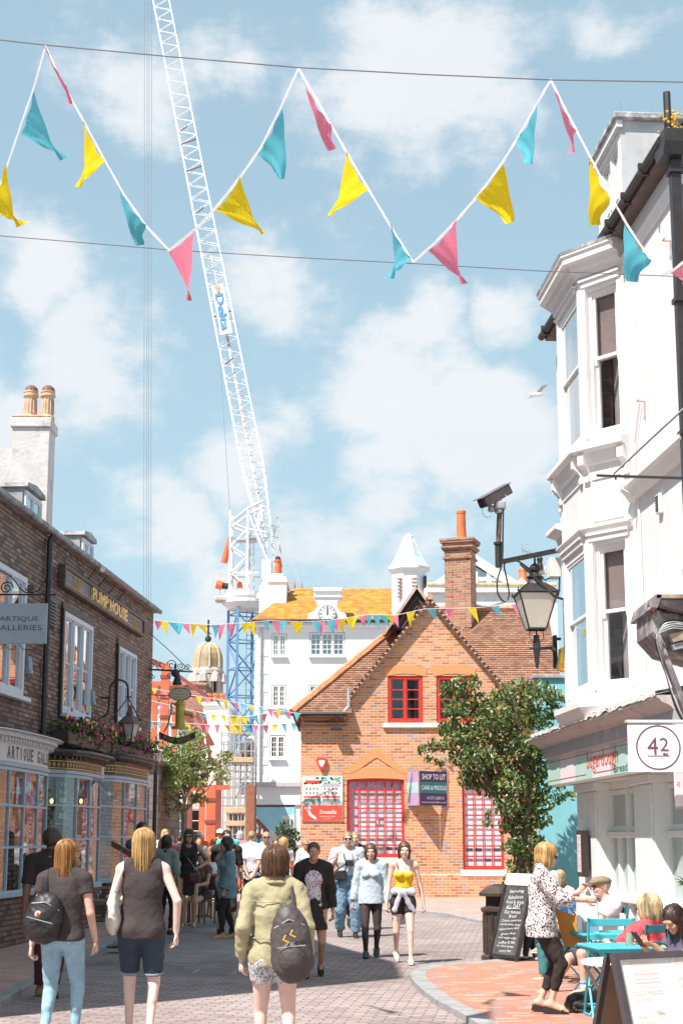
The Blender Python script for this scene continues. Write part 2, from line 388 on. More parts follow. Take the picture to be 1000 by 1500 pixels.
class Body:
    def __init__(s, H=1.7, fem=True, hip=None, lean=0, yaw=0, roll=0, head=(0,0), ank=None, wr=None, fat=1.0, foot=(0,0), fpitch=(0,0), khint=None, ehint=None, hdir=(None,None), curl=(.6,.6), palm=(None,None), shrug=0, neckf=0.0):
        s.H, s.fem = H, fem; g = H
        hip = np.array(hip if hip is not None else (0,0,.515*H), float); s.hip = hip; T = rotm(yaw, lean, roll); s.T = T; s.hp = hip
        t = lambda x, y, z: hip + T@np.array((x, y, z-.515*H))
        s.t = t; P_ = []; E = lambda c, r, k=.035, tg='torso', M=T: P_.append(Ell(t(*c), np.array(r)*g, M, k, tg))
        fw = fat
        E((0,.004*g,.525*g), ((.092 if fem else .086)*fw,.062*fw,.055), .045, 'pelvis')
        E((0,0,.60*g), ((.070 if fem else .080)*fw,.052*fw,.075), .05)
        E((0,.002*g,.715*g), ((.084 if fem else .098)*fw,.058*fw,.092), .05)
        E((0,.006*g,.785*g), ((.078 if fem else .096)*fw,.044,.045), .04)
        for q in (-1, 1):
            E((q*.040*g,.034*g,.505*g), (.048*fw,.042*fw,.045), .03, 'pelvis')
            if fem: E((q*.038*g,-.045*g,.722*g), (.036,.032,.034), .022)
        s.sh = {}; s.el = {}; s.wr = {}; s.kn = {}; s.an = {}; s.hj = {}
        nb = t(0,.008*g,.825*g); hr = rotm(head[0]*1.0, head[1]) ; s.HM = rotm(yaw*.5)@hr if False else T@hr
        s.hc = t(0,-.008*g-neckf*g,.832*g) + s.HM@np.array((0,-.006*g,.092*g)); hc = s.hc; HM = s.HM
        s.h = lambda x, y, z: hc + HM@(np.array((x, y, z))*g)
        P_.append(Cone(nb, s.h(0,.012,-.045), .036*g if not fem else .031*g, .031*g if not fem else .027*g, .03, 'neck'))
        Eh = lambda c, r, k=.012, tg='head': P_.append(Ell(s.h(*c), np.array(r)*g, HM, k, tg))
        Eh((0,.006,.012), (.0455,.056,.053)); Eh((0,-.020,-.026), (.034,.034,.040), .02); Eh((0,-.040,-.052), (.018,.014,.014), .015)
        Eh((0,-.052,.012),(.034,.008,.012), .01)
        P_.append(Cone(s.h(0,-.052,.008), s.h(0,-.066,-.014), .0045*g, .0075*g, .008, 'head'))
        for q in (-1,1): Eh((q*.046,.008,-.004), (.005,.011,.018), .004); Eh((q*.021,-.045,-.018), (.013,.012,.014), .012)
        Eh((0,-.052,-.033), (.013,.008,.007), .006)
        for i, q in enumerate((-1, 1)):           # index 0 = person's right (-x), 1 = left
            S_ = t(q*(.098 if fem else .112)*g*(.5+.5*fw), .004*g, .800*g+shrug*g); s.sh[q] = S_
            P_.append(Cone(t(q*.012*g,.014*g,.855*g), t(q*.088*g,.006*g,.818*g), .020*g, .020*g, .03, 'yoke'))
            P_.append(Cone(t(q*.04*g,.004*g,.812*g), S_, .030*g, .034*g if not fem else .029*g, .035, 'yoke'))
            w = wr[i] if wr and wr[i] is not None else None
            if w is None: w = S_ + np.array((q*.045*g, -.02*g, -.315*g))
            eh = ehint[i] if ehint and ehint[i] is not None else (q*.25, 1, -.1)
            e, w = ik(S_, w, .170*g, .150*g, eh); s.el[q], s.wr[q] = e, w; af = .9 + .35*(fw-1)
            P_.append(Cone(S_, e, (.031 if not fem else .027)*g*af, (.025 if not fem else .021)*g*af, .02, 'uarm%d' % q))
            P_.append(Cone(e, w, (.026 if not fem else .022)*g*af, .0155*g, .012, 'farm%d' % q))
            hd = nrm(hdir[i]) if hdir[i] is not None else nrm(nrm(w-e)+np.array((0,0,-.4)))
            pn = nrm(palm[i]) if palm[i] is not None else np.array((-q, 0, 0.)); pn = nrm(pn-hd*(pn@hd)); sd = np.cross(hd, pn)*q
            s.__dict__.setdefault('hand', {})[q] = (w, hd, pn, sd, curl[i])
            kn_ = w + hd*.050*g
            P_.append(Cone(w+hd*.008*g, kn_, .017*g, .021*g, .010, 'hand%d' % q, pn, .50))
            HJ = t(q*.050*g*(.6+.4*fw), 0, .490*g); s.hj[q] = HJ
            a = ank[i] if ank and ank[i] is not None else np.array((q*.058*g, .01, .045*g))
            kh = khint[i] if khint and khint[i] is not None else (q*.1, -1, 0)
            k_, a = ik(HJ, a, .235*g, .225*g, kh); s.kn[q], s.an[q] = k_, a; lf = .9+.55*(fw-1)
            P_.append(Cone(HJ, k_, (.054 if fem else .051)*g*(.94+.5*(fw-1)), .031*g*lf, .03, 'thigh%d' % q))
            P_.append(Cone(k_, a, .029*g*lf, .018*g*lf, .015, 'shin%d' % q))
            cm = k_+(a-k_)*.30; bk = nrm(a-k_); ky = nrm(np.array((0,1.,0))-bk*bk[1])
            P_.append(Cone(k_+(a-k_)*.12+ky*.010*g, k_+(a-k_)*.45+ky*.012*g, .026*g*lf, .021*g*lf, .025, 'shin%d' % q))
            fy = foot[i]; fp = fpitch[i]; fd = np.array((math.sin(fy)*math.cos(fp), -math.cos(fy)*math.cos(fp), -math.sin(fp))); up = np.array((math.sin(fy)*math.sin(fp)*1.0, -math.cos(fy)*math.sin(fp), math.cos(fp)))
            heel = a - fd*.022*g - up*.024*g; ball = a + fd*.075*g - up*.030*g; toe = a + fd*.105*g - up*.034*g
            s.__dict__.setdefault('ft', {})[q] = (a, fd, up, heel, ball, toe)
            P_.append(Cone(a, a-up*.015*g, .018*g*lf, .02*g, .012, 'foot%d' % q)); P_.append(Cone(heel, ball, .019*g, .019*g, .02, 'foot%d' % q)); P_.append(Cone(a-up*.008*g, ball, .018*g, .014*g, .02, 'foot%d' % q))
            P_.append(Cone(ball, toe, .020*g, .012*g, .012, 'foot%d' % q, up, .75))
        s.P = P_
    def pick(s, *tags): return [p for p in s.P if any(p.tag.startswith(t) for t in tags)]
def finger_parts(b, fine=True):
    out = []; g = b.H
    for q in (-1, 1):
        w, hd, pn, sd, cu = b.hand[q]; mb = MB(); mm = None
        kc = w + hd*.050*g
        for i, (o, L) in enumerate(((.0145,.046),(.005,.050),(-.005,.046),(-.014,.037))):
            p0 = kc + sd*o*g - hd*.006*g; c = cu*(1+.15*i)
            d1 = nrm(hd*math.cos(c*.7)+pn*math.sin(c*.7)+sd*o*4); d2 = nrm(hd*math.cos(c*1.5)+pn*math.sin(c*1.5)); d3 = nrm(hd*math.cos(c*2.2)+pn*math.sin(c*2.2))
            p1 = p0+d1*L*.48*g; p2 = p1+d2*L*.32*g; p3 = p2+d3*L*.26*g
            mb.tube([p0, p1, p2, p3], [.0052*g, .0050*g, .0045*g, .0034*g], 0, 6)
        t0 = w + hd*.016*g + sd*.015*g; t1 = t0 + nrm(hd*.75+sd*.6+pn*.25)*.026*g; t2 = t1 + nrm(hd*.95+sd*.15+pn*.4*cu)*.026*g
        mb.tube([t0, t1, t2], [.0075*g, .0060*g, .0042*g], 0, 6)
        out.append((np.array(mb.v), mb.f, 0))
    return out
cam = bpy.data.cameras.new('camera'); co = bpy.data.objects.new('camera', cam); COL.objects.link(co)
co.location = (0, 0, CH); co.rotation_euler = (R(90)+PITCH, 0, 0)
cam.sensor_fit = 'VERTICAL'; cam.sensor_height = 36; cam.lens = F/1500*36; cam.shift_y = SH/1500
cam.clip_start = .1; cam.clip_end = 4000; S.camera = co
SUN = Vector((.76, .78, -1.60)).normalized()
sl = bpy.data.lights.new('sun', 'SUN'); so = bpy.data.objects.new('sun', sl); COL.objects.link(so)
sl.energy = 5.0; sl.angle = R(.5); sl.color = (1.0, .93, .85)
so.rotation_euler = SUN.to_track_quat('-Z', 'Y').to_euler(); so.location = (-20, -20, 40)
W_ = bpy.data.worlds.new('World'); S.world = W_; W_.use_nodes = True
S.view_settings.view_transform = 'Standard'; S.view_settings.look = 'None'; S.view_settings.exposure = .70; S.view_settings.gamma = 1
def make_world():
    t = W_.node_tree; t.nodes.clear(); N = t.nodes.new; L = t.links.new
    out = N('ShaderNodeOutputWorld'); bg = N('ShaderNodeBackground'); L(bg.outputs[0], out.inputs[0])
    sky = N('ShaderNodeTexSky'); sky.sky_type = 'NISHITA'; sky.sun_disc = False
    sky.sun_elevation = math.asin(-SUN.z); sky.sun_rotation = math.atan2(-SUN.x, -SUN.y); sky.air_density = 1.0; sky.dust_density = 1.2; sky.ozone_density = 1.0
    tc = N('ShaderNodeTexCoord'); nv = N('ShaderNodeVectorMath'); nv.operation = 'NORMALIZE'; L(tc.outputs['Generated'], nv.inputs[0])
    nz = N('ShaderNodeTexNoise'); nz.inputs['Scale'].default_value = 9; nz.inputs['Detail'].default_value = 10; nz.inputs['Roughness'].default_value = .66
    mp = N('ShaderNodeMapping'); mp.inputs[3].default_value = (1, 1, 1.7); L(nv.outputs[0], mp.inputs[0]); L(mp.outputs[0], nz.inputs['Vector'])
    def m(op, a, b=0.0, cl=False):
        x = N('ShaderNodeMath'); x.operation = op; x.use_clamp = cl
        for i, v in enumerate((a, b)):
            if isinstance(v, (int, float)): x.inputs[i].default_value = v
            else: L(v, x.inputs[i])
        return x.outputs[0]
    wv = N('ShaderNodeVectorMath'); wv.operation = 'MULTIPLY_ADD'
    n2 = N('ShaderNodeTexNoise'); n2.inputs['Scale'].default_value = 14; n2.inputs['Detail'].default_value = 5; L(nv.outputs[0], n2.inputs['Vector'])
    sb = N('ShaderNodeVectorMath'); sb.operation = 'SUBTRACT'; L(n2.outputs[1], sb.inputs[0]); sb.inputs[1].default_value = (.5, .5, .5)
    L(sb.outputs[0], wv.inputs[0]); wv.inputs[1].default_value = (.10, .10, .10); L(nv.outputs[0], wv.inputs[2])
    acc = None
    for (px, py, r, s) in [(610,120,190,1),(740,170,100,.7),(200,160,130,.75),(350,125,60,.4),(130,520,140,.85),(60,395,120,.8),(400,450,150,.8),(570,560,170,1),(700,640,170,1.05),
                           (350,690,130,.95),(230,770,110,.95),(560,700,110,.8),(740,470,80,.6),(900,60,90,.5),(290,870,120,.7),(620,790,120,.6),(440,800,60,.4),(30,640,80,.6),(480,780,200,.45),(1100,500,200,.8),(-150,600,220,.9),(-200,150,200,.7),(1200,100,200,.6)]:
        d = ray(px, py).normalized(); rr = r/F
        ds = N('ShaderNodeVectorMath'); ds.operation = 'DISTANCE'; L(wv.outputs[0], ds.inputs[0]); ds.inputs[1].default_value = d
        mr = N('ShaderNodeMapRange'); mr.interpolation_type = 'SMOOTHSTEP'; L(ds.outputs['Value'], mr.inputs[0])
        mr.inputs[1].default_value = rr*1.25; mr.inputs[2].default_value = 0; mr.inputs[3].default_value = 0; mr.inputs[4].default_value = s
        acc = mr.outputs[0] if acc is None else m('MAXIMUM', acc, mr.outputs[0])
    den = m('ADD', acc, m('MULTIPLY', m('SUBTRACT', nz.outputs[0], .5), 1.9))
    mr = N('ShaderNodeMapRange'); mr.interpolation_type = 'SMOOTHSTEP'; L(den, mr.inputs[0]); mr.inputs[1].default_value = .16; mr.inputs[2].default_value = .74; mr.inputs[4].default_value = .92
    cc = N('ShaderNodeMix'); cc.data_type = 'RGBA'; n3 = N('ShaderNodeTexNoise'); n3.inputs['Scale'].default_value = 6; n3.inputs['Detail'].default_value = 4; L(mp.outputs[0], n3.inputs['Vector'])
    L(m('MULTIPLY', n3.outputs[0], 1.0), cc.inputs[0]); cc.inputs[6].default_value = (.64, .645, .655, 1); cc.inputs[7].default_value = (.54, .575, .61, 1)
    hs = N('ShaderNodeMix'); hs.data_type = 'RGBA'; hs.blend_type = 'MULTIPLY'; hs.inputs[0].default_value = 1
    L(sky.outputs[0], hs.inputs[6]); hs.inputs[7].default_value = (.105, .105, .100, 1)
    hz = N('ShaderNodeMix'); hz.data_type = 'RGBA'; sz = N('ShaderNodeSeparateXYZ'); L(nv.outputs[0], sz.inputs[0]); hr = N('ShaderNodeMapRange'); L(sz.outputs[2], hr.inputs[0]); hr.inputs[1].default_value = .0; hr.inputs[2].default_value = .42; hr.inputs[3].default_value = .92; hr.inputs[4].default_value = .60; L(hr.outputs[0], hz.inputs[0]); L(hs.outputs[2], hz.inputs[6]); hz.inputs[7].default_value = (.36, .515, .59, 1)
    fx = N('ShaderNodeMix'); fx.data_type = 'RGBA'; L(mr.outputs[0], fx.inputs[0]); L(hz.outputs[2], fx.inputs[6]); L(cc.outputs[2], fx.inputs[7])
    L(fx.outputs[2], bg.inputs[0]); bg.inputs[1].default_value = .94
make_world()
m_white = P('white paint', (.72,.71,.705), .55, .04, 3, dirt=(.60,.55,.50), ds=2.5, dlo=.60, dhi=.80)
m_white2 = P('white render', (.70,.685,.70), .85, .05, 1.5, .003, 40, dirt=(.56,.52,.51), ds=2.6, dlo=.54, dhi=.80, stretch=(1,1,.16))
m_black = P('black iron', (.03,.026,.028), .45, .25, 12, spec=.5)
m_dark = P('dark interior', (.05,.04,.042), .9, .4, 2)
m_glass = glass('window glass'); m_glassd = glass('dark window glass', (.80,.78,.78), .06, .01)
m_cur = P('net curtain', (.62,.62,.64), .9, .15, 14, stretch=(6,1,.4))
m_lead = P('lead sheet', (.30,.31,.33), .6, .3, 5, .004, 20, dirt=(.62,.60,.60), ds=6, dlo=.5, dhi=.65)
m_gold = P('gilt', (.75,.45,.10), .38, .2, 20, metal=.7)
m_steel = P('grey steel', (.42,.43,.45), .45, .15, 10, metal=.4)
gm = P('ground dust', (.40,.36,.34), .95, .12, .2)
mb = MB(); mb.quad((-1500,-300,-.006),(1500,-300,-.006),(1500,2500,-.006),(-1500,2500,-.006), gm)
tag(mb.build('ground'), kind='structure')
m_pave = brick('street pavers', [(.345,.285,.28),(.42,.35,.34),(.31,.255,.25)], (.18,.145,.14), 'xy', .22, .11, .011, (.55,.5,.5), .75, .35, .003, .85, ang=.12)
mb = MB(); mb.quad((-14,4,0),(14,4,0),(14,140,0),(-14,140,0), m_pave); tag(mb.build('road'), kind='structure')
m_redp = brick('red pavement bricks', [(.52,.23,.155),(.46,.19,.13),(.58,.33,.25)], (.36,.25,.21), 'xy', .215, .1, .010, (.6,.5,.5), .35, .8, .003, .85, accent=(.30,.25,.27), acc=.97, rowacc=True, ang=-.16)
m_pinkp = brick('pink pavement bricks', [(.52,.33,.28),(.48,.29,.25),(.56,.38,.33)], (.38,.27,.24), 'xy', .215, .1, .010, (.6,.5,.5), .35, .8, .003, .85)
m_kerb = P('granite kerb', (.30,.30,.31), .85, .2, 6, .003, 80)
def pavement(pts, kpath, m, name='pavement', h=.075, kw=.2):
    mb = MB(); mb.prism(pts, 'z', -.02, h-.004, m); tag(mb.build(name), kind='structure')
    mb = MB(); mb.sweep([(kw*.3,-.02),(kw*.3,h-.012),(kw*.25,h),(-kw*.35,h),(-kw*.35,-.02)], kpath, m_kerb); tag(mb.build('kerb'), kind='structure')
gp = lambda px, py: tuple(ground(px, py))[:2]
lk = [(-3.1,4),(-3.25,11),(-3.4,15.5),(-3.55,19.5),(-3.6,23.5),(-3.45,26.0),(-3.1,28.2),(-2.65,30.0),(-2.2,32.5),(-2.0,36),(-1.9,44)]
pavement([(-9,4)]+[(p[0]-.05,p[1]) for p in lk]+[(-9,44)], lk, m_pinkp)
rk = [gp(*q) for q in [(718,1510),(690,1492),(655,1474),(632,1457),(618,1444),(613,1434),(620,1427),(642,1421),(680,1417),(730,1413),(800,1408)]]
rk = rk + [(rk[-1][0]+1.4, rk[-1][1]+.2)]
pavement([(p[0],p[1]) for p in rk]+[(9,rk[-1][1]),(9,4),(3.1,4),(2.1,9)][::1], [(2.1,9)]+rk, m_redp, h=.06, kw=.3)
fk = [(-1.6,46),(-1.2,40.5)]+[gp(*q) for q in [(470,1333),(500,1336),(560,1335),(620,1337),(660,1342),(700,1351),(760,1360),(800,1366)]]+[(5.2,27.5)]
pavement([(p[0],p[1]) for p in fk]+[(9,27.5),(9,46)], fk, m_pinkp, h=.06)
a = ground(345, 1424)
mb = MB(); mb.M = Matrix.Translation(a) @ Matrix.Rotation(-.05, 4, 'Z')
for (x0,x1,y0,y1) in ((-.52,.52,-.3,-.26),(-.52,.52,.26,.3),(-.52,-.48,-.26,.26),(.48,.52,-.26,.26),(-.02,.02,-.26,.26)): mb.box(x0,x1,y0,y1,0,.006, m_kerb)
tag(mb.build('manhole_frame'), 'grey metal frame of a service cover set in the shaded street pavers', 'manhole cover')
def M2(x=0, y=0, z=0, a=0): return Matrix.Translation((x, y, z)) @ Matrix.Rotation(a, 4, 'Z')
def window(parent, x0, x1, z0, z1, y, m, lights=1, cols=2, rows=4, fw=.05, bw=.018, sash=False, M=None, gm=None, back='curtain', dep=.09, sill=0, sillm=None, name='window', mull=.06, curt=None, horns=False):
    fr = MB(); fr.M = M; gl = MB(); gl.M = M; gmat = gm or m_glass
    fr.box(x0,x0+fw,y,y+dep,z0,z1,m); fr.box(x1-fw,x1,y,y+dep,z0,z1,m)
    fr.box(x0+fw,x1-fw,y,y+dep,z1-fw,z1,m); fr.box(x0+fw,x1-fw,y,y+dep,z0,z0+fw*1.3,m)
    ix0, ix1, iz0, iz1 = x0+fw, x1-fw, z0+fw*1.3, z1-fw; w = (ix1-ix0-mull*(lights-1))/lights
    for l in range(lights):
        a = ix0+l*(w+mull); b = a+w
        if l < lights-1: fr.box(b, b+mull, y+.004, y+dep, iz0, iz1, m)
        parts = [(iz0, iz1, y+dep*.35, rows)]
        if sash:
            zm = iz0+(iz1-iz0)*(sash if isinstance(sash, float) else .5); parts = [(zm, iz1, y+dep*.25, rows), (iz0, zm+.035, y+dep*.62, rows)]
        for (c0, c1, yy, rw) in parts:
            t = .032 if (sash or lights > 1) else .006
            if sash: t = fw*.8
            fr.box(a,a+t,yy,yy+.035,c0,c1,m); fr.box(b-t,b,yy,yy+.035,c0,c1,m); fr.box(a+t,b-t,yy,yy+.035,c0,c0+t*1.1,m); fr.box(a+t,b-t,yy,yy+.035,c1-t,c1,m)
            if horns and sash and yy < y+dep*.4:
                for hx in (a, b-t): fr.prism([(yy,c0),(yy+.03,c0),(yy+.03,c0-.07),(yy+.012,c0-.06)], 'x', hx, hx+t, m)
            for i in range(1, cols): xx = a+t+(b-a-2*t)*i/cols; fr.box(xx-bw/2,xx+bw/2,yy+.004,yy+.028,c0+t,c1-t,m)
            for j in range(1, rw): zz = c0+t+(c1-c0-2*t)*j/rw; fr.box(a+t,b-t,yy+.006,yy+.026,zz-bw/2,zz+bw/2,m)
            gl.quad((a+t*.5,yy+.018,c0+t*.5),(b-t*.5,yy+.018,c0+t*.5),(b-t*.5,yy+.018,c1-t*.5),(a+t*.5,yy+.018,c1-t*.5), gmat)
    if sill:
        fr.bbox(x0-.06,x1+.06,y-sill,y+.02,z0-.075,z0-.002,sillm or m)
    o = fr.build(name, parent); gl.build('pane', o)
    if back:
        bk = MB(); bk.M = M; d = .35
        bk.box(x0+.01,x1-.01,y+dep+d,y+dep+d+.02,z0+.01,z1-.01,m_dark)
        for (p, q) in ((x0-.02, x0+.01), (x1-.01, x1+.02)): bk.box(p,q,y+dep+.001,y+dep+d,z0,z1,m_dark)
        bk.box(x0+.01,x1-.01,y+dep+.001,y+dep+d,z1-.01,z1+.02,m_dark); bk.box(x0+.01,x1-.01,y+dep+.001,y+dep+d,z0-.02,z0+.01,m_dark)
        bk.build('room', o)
        if back == 'curtain' or curt:
            cb = MB(); cb.M = M; n = 14; W = x1-x0; hw = (curt or .22)*W
            for (s0, s1) in ((x0+.01, x0+hw), (x1-hw, x1-.01)):
                pts = [(s0+(s1-s0)*k/n, y+dep+.05+.018*math.sin(k*2.1+s0*9)) for k in range(n+1)]
                for k in range(n): cb.quad((*pts[k], z0+.02),(*pts[k+1], z0+.02),(*pts[k+1], z1-.02),(*pts[k], z1-.02), m_cur)
            cb.build('curtain', o)
        if back == 'blind':
            cb = MB(); cb.M = M; cb.box(x0+.03,x1-.03,y+dep+.03,y+dep+.04,z0+(z1-z0)*.56,z1-.02,P('roller blind',(.42,.36,.36),.9,.05,2)); cb.build('blind', o)
    return o
def arc_text(mb, s, cx, cz, r, a0, a1, h, y, m, inside=False, asp=.7):
    n = len(s)
    for i, ch in enumerate(s):
        if ch == ' ': continue
        a = a0+(a1-a0)*(i+.5)/n; O = (cx+r*math.sin(a), y, cz+r*math.cos(a))
        U = Vector((math.cos(a), 0, -math.sin(a))); N = Vector((math.sin(a), 0, math.cos(a)))
        if inside: U, N = -U, -N
        mb.text(ch, 0, 0, h*asp*(.3 if ch in 'I1' else 1), h, 0, m, O=O, U=U, N=N)
X0 = at(816, 900, 21.2).x
RA = math.atan2(-1, .07); Rt = Frame(X0, 21.2, RA)
rb = thing('corner_building', 'tall white rendered building with a canted two storey bay above the pale green bakery shopfront', 'building', (X0, 21.2, 0), RA)
zR = Rt.loc(932, 266, .2)[1]
xe = Rt.loc(1000, 700, 0)[0]-.05
XL = xe + .5
zS = 3.12
mb = MB(); XS = .5
wall(mb, XS, XL, zS-.3, zR, [], 0, 0, m_white2)
mb.quad((XS,7,zS-.3),(XS,0,zS-.3),(XS,0,zR),(XS,7,zR), m_white2); mb.quad((XL,0,0),(XL,7,0),(XL,7,zR),(XL,0,zR), m_white2)
mb.quad((XS,7,0),(XS,7,zR),(XL,7,zR),(XL,7,0), m_white2); mb.quad((XS,0,zS-.3),(XS,7,zS-.3),(XL,7,zS-.3),(XL,0,zS-.3), m_white2)
mb.box(XS-.012,XS+.2,-.03,-.002,zS,zR-.35,m_white2)
mb.bbox(XS,1.75,-.06,-.002,6.12,6.3,m_white2,.02); mb.sweep([(.0,8.30),(.03,8.30),(.05,8.36),(.07,8.42),(.0,8.42)],[(4.3,-.001),(XL,-.001)],m_white)
mb.sweep([(0,5.45),(.05,5.45),(.12,5.55),(.16,5.58),(.16,5.62),(0,5.66)],[(4.25,-.001),(XL,-.001)],m_white)
mb.sweep([(0,5.62),(.05,5.62),(.10,5.75),(.24,5.80),(.24,5.86),(0,5.90)],[(XS-.02,-.001),(XS+.6,-.001)],m_white)
mb.build('wall', rb)
m_gut = P('black gutter', (.05,.035,.032), .5, .3, 8)
mb = MB(); mb.box(XS-.06,XL,-.17,-.003,zR-.09,zR-.01,P('soffit board',(.16,.12,.11),.7,.2,4)); 
mb.build('soffit', rb)
mb = MB(); mb.tube([(XS-.10,-.215,zR-.02),(XL,-.215,zR-.02)], .055, m_gut, 8)
for k in range(8): mb.box(XS+.2+k*.75-.02,XS+.2+k*.75+.02,-.28,-.15,zR-.09,zR+.045,m_gut)
mb.build('gutter', rb)
m_slate = brick('slate roof', [(.12,.10,.11),(.17,.15,.16),(.10,.085,.09)], (.05,.04,.04), 'roof', .3, .2, .006, (.6,.6,.6), .4)
mb = MB(); mb.quad((XS-.1,-.20,zR+.02),(XL,-.20,zR+.02),(XL,2.6,zR+2.2),(XS-.1,2.6,zR+2.2), m_slate); mb.quad((XS-.1,2.6,zR+2.2),(XL,2.6,zR+2.2),(XL,7,zR-.2),(XS-.1,7,zR-.2), m_slate)
for x in (XS-.05, XL): mb.add([(x,-.15,zR),(x,7,zR-.2),(x,2.6,zR+2.2)], [(0,1,2)], m_white2)
mb.build('roof', rb)
xd1 = Rt.loc(910, 250, -.28)[0]; xd0 = Rt.loc(876, 320, -.28)[0]; zd1 = Rt.loc(910, 172, -.28)[1]
m_slate2 = P('pale slate cheek', (.50,.52,.54), .8, .1, 3, .002, 30, dirt=(.40,.40,.42), ds=2)
do = MB(); wall(do, xd0, xd1, zR+.2, zd1, [(xd0+.16,xd1-.16,zR+.42,zd1-.2)], .28, .06, m_white)
do.quad((xd1,.28,zR+.1),(xd1,2.4,zR+.1),(xd1,2.4,zd1),(xd1,.28,zd1), m_slate2); do.quad((xd0,.28,zR+.1),(xd0,.28,zd1),(xd0,2.4,zd1),(xd0,2.4,zR+.1), m_slate2)
do.bbox(xd0-.08,xd1+.08,.18,2.5,zd1,zd1+.10,m_lead,.02); do.box(xd0-.04,xd1+.04,.22,.30,zd1-.10,zd1-.002,m_white)
for k in range(26):
    x = xd0+random.random()*(xd1-xd0+.1); yy = .2+random.random()*1.6; do.tube([(x,yy,zd1+.09),(x+random.uniform(-.05,.05),yy+random.uniform(-.04,.04),zd1+.22+.08*random.random())], .002, m_steel, 3)
d_ = do.build('dormer', rb)
window(rb, xd0+.16, xd1-.16, zR+.42, zd1-.2, .30, m_white, 2, 2, 2, .04, .02, back='plain')
bp = [(1.80,0),(2.36,-.43),(3.64,-.43),(4.20,0)]
zz = lambda y: at(862, y, 17.55).z
segs = []
for a, b in zip(bp, bp[1:]):
    L = math.dist(a, b); segs.append((M2(a[0], a[1], 0, math.atan2(b[1]-a[1], b[0]-a[0])), L))
Zc0, Zu1, Zu0, Zl1, Zl0, Zb = zz(404), zz(430), zz(655), zz(800), zz(1012), zz(1034)
wz = {'u': (Zu0+.10, Zu1-.02), 'l': (Zl0+.02, Zl1-.02)}
mb = MB()
for (Mx, L) in segs:
    mb.M = Mx; e = .12
    ew = e if L < 1 else .17
    er = e if L < 1 else .06
    wall(mb, 0, L, Zb, Zc0+.02, [(ew, L-er, *wz['u']), (ew, L-er, *wz['l'])], 0, .03 if L > 1 else .07, m_white)
    for k in ('u','l'):
        a, b = wz[k]
        mb.box(ew-.055,ew-.004,-.022,-.001,a-.02,b+.05,m_white); mb.box(L-er+.004,L-er+.055,-.012,-.001,a-.02,b+.05,m_white)
        mb.box(ew-.055,L-ew+.055,-.035,-.001,b+.051,b+.12,m_white); mb.box(ew-.075,L-ew+.075,-.06,-.001,b+.121,b+.15,m_white)
    p0, p1 = Zl1+.27, Zu0-.42
    for (q0,q1,r0,r1) in ((ew,L-ew,p1-.02,p1),(ew,L-ew,p0,p0+.02),(ew,ew+.02,p0+.02,p1-.02),(L-ew-.02,L-ew,p0+.02,p1-.02)): mb.box(q0,q1,-.018,-.001,r0,r1,m_white)
mb.M = None
mb.build('bay_front', rb)
mb = MB()
cor = [(0,Zc0-.06),(.03,Zc0-.06),(.05,Zc0-.02),(.10,Zc0+.02),(.12,Zc0+.09),(.20,Zc0+.10),(.20,Zc0+.17),(.225,Zc0+.19),(.225,Zc0+.23),(0,Zc0+.28)]
mb.sweep(cor, bp, m_white); mb.sweep([(.23,Zc0+.215),(.24,Zc0+.255),(0,Zc0+.31)], bp, m_lead)
mb.build('cornice', rb)
mb = MB()
mb.sweep([(0,Zu0-.26),(.05,Zu0-.25),(.10,Zu0-.12),(.17,Zu0-.09),(.17,Zu0-.03),(0,Zu0+.03)], bp, m_white)
mb.sweep([(0,Zl1+.13),(.03,Zl1+.13),(.05,Zl1+.17),(.08,Zl1+.19),(.08,Zl1+.21),(0,Zl1+.22)], bp, m_white)
mb.sweep([(0,Zb-.16),(.06,Zb-.16),(.15,Zb-.02),(.15,Zb+.05),(0,Zb+.09)], bp, m_white)
mb.add([(p[0],p[1],Zb-.16) for p in bp], [(3,2,1,0)], m_white)
mb.build('moulding', rb)
for (Mx, L) in segs:
    for q in ((.06, L-.06) if L < 1 else (.07, L-.07)):
        k = MB(); k.M = Mx; k.prism([(-.002,Zu0-.44),(-.04,Zu0-.46),(-.05,Zu0-.42),(-.035,Zu0-.36),(-.075,Zu0-.30),(-.13,Zu0-.26),(-.13,Zu0-.12),(-.002,Zu0-.12)],'x',q-.045,q+.045,m_white); k.build('bracket', rb)
for (Mx, L) in segs:
    e = .12 if L < 1 else .17
    for k in ('u','l'): window(rb, e+.002, L-(e if L < 1 else .06)-.002, wz[k][0]+.002, wz[k][1]-.002, .045 if L < 1 else .0, m_white, 1, 1, 1, .045, .02, sash=.52, dep=.09 if L < 1 else .045, M=Mx, gm=m_glassd if L < 1 else m_glass, back='blind' if L < 1 else 'curtain', curt=.30 if L > 1 else None, horns=True)
m_pale = P('pale green grey paint', (.74,.82,.80), .5, .03, 3)
m_grey = P('grey frieze paint', (.36,.36,.385), .6, .08, 4, dirt=(.5,.48,.46), ds=4, dlo=.6, dhi=.72)
m_cor = P('weathered cream cornice', (.50,.46,.44), .7, .12, 5, dirt=(.34,.29,.27), ds=5, dlo=.5, dhi=.7)
m_leadw = P('whitened lead edge', (.72,.70,.68), .8, .15, 8, .008, 25, dirt=(.25,.19,.17), ds=9, dlo=.56, dhi=.64)
xf0 = Rt.loc(802, 1128, .28)[0]; zf0 = Rt.loc(860, 1141, .28)[1]; zf1 = Rt.loc(860, 1098, .28)[1]; XF = XL
xc0 = Rt.loc(777, 1078, .5)[0]
mb = MB()
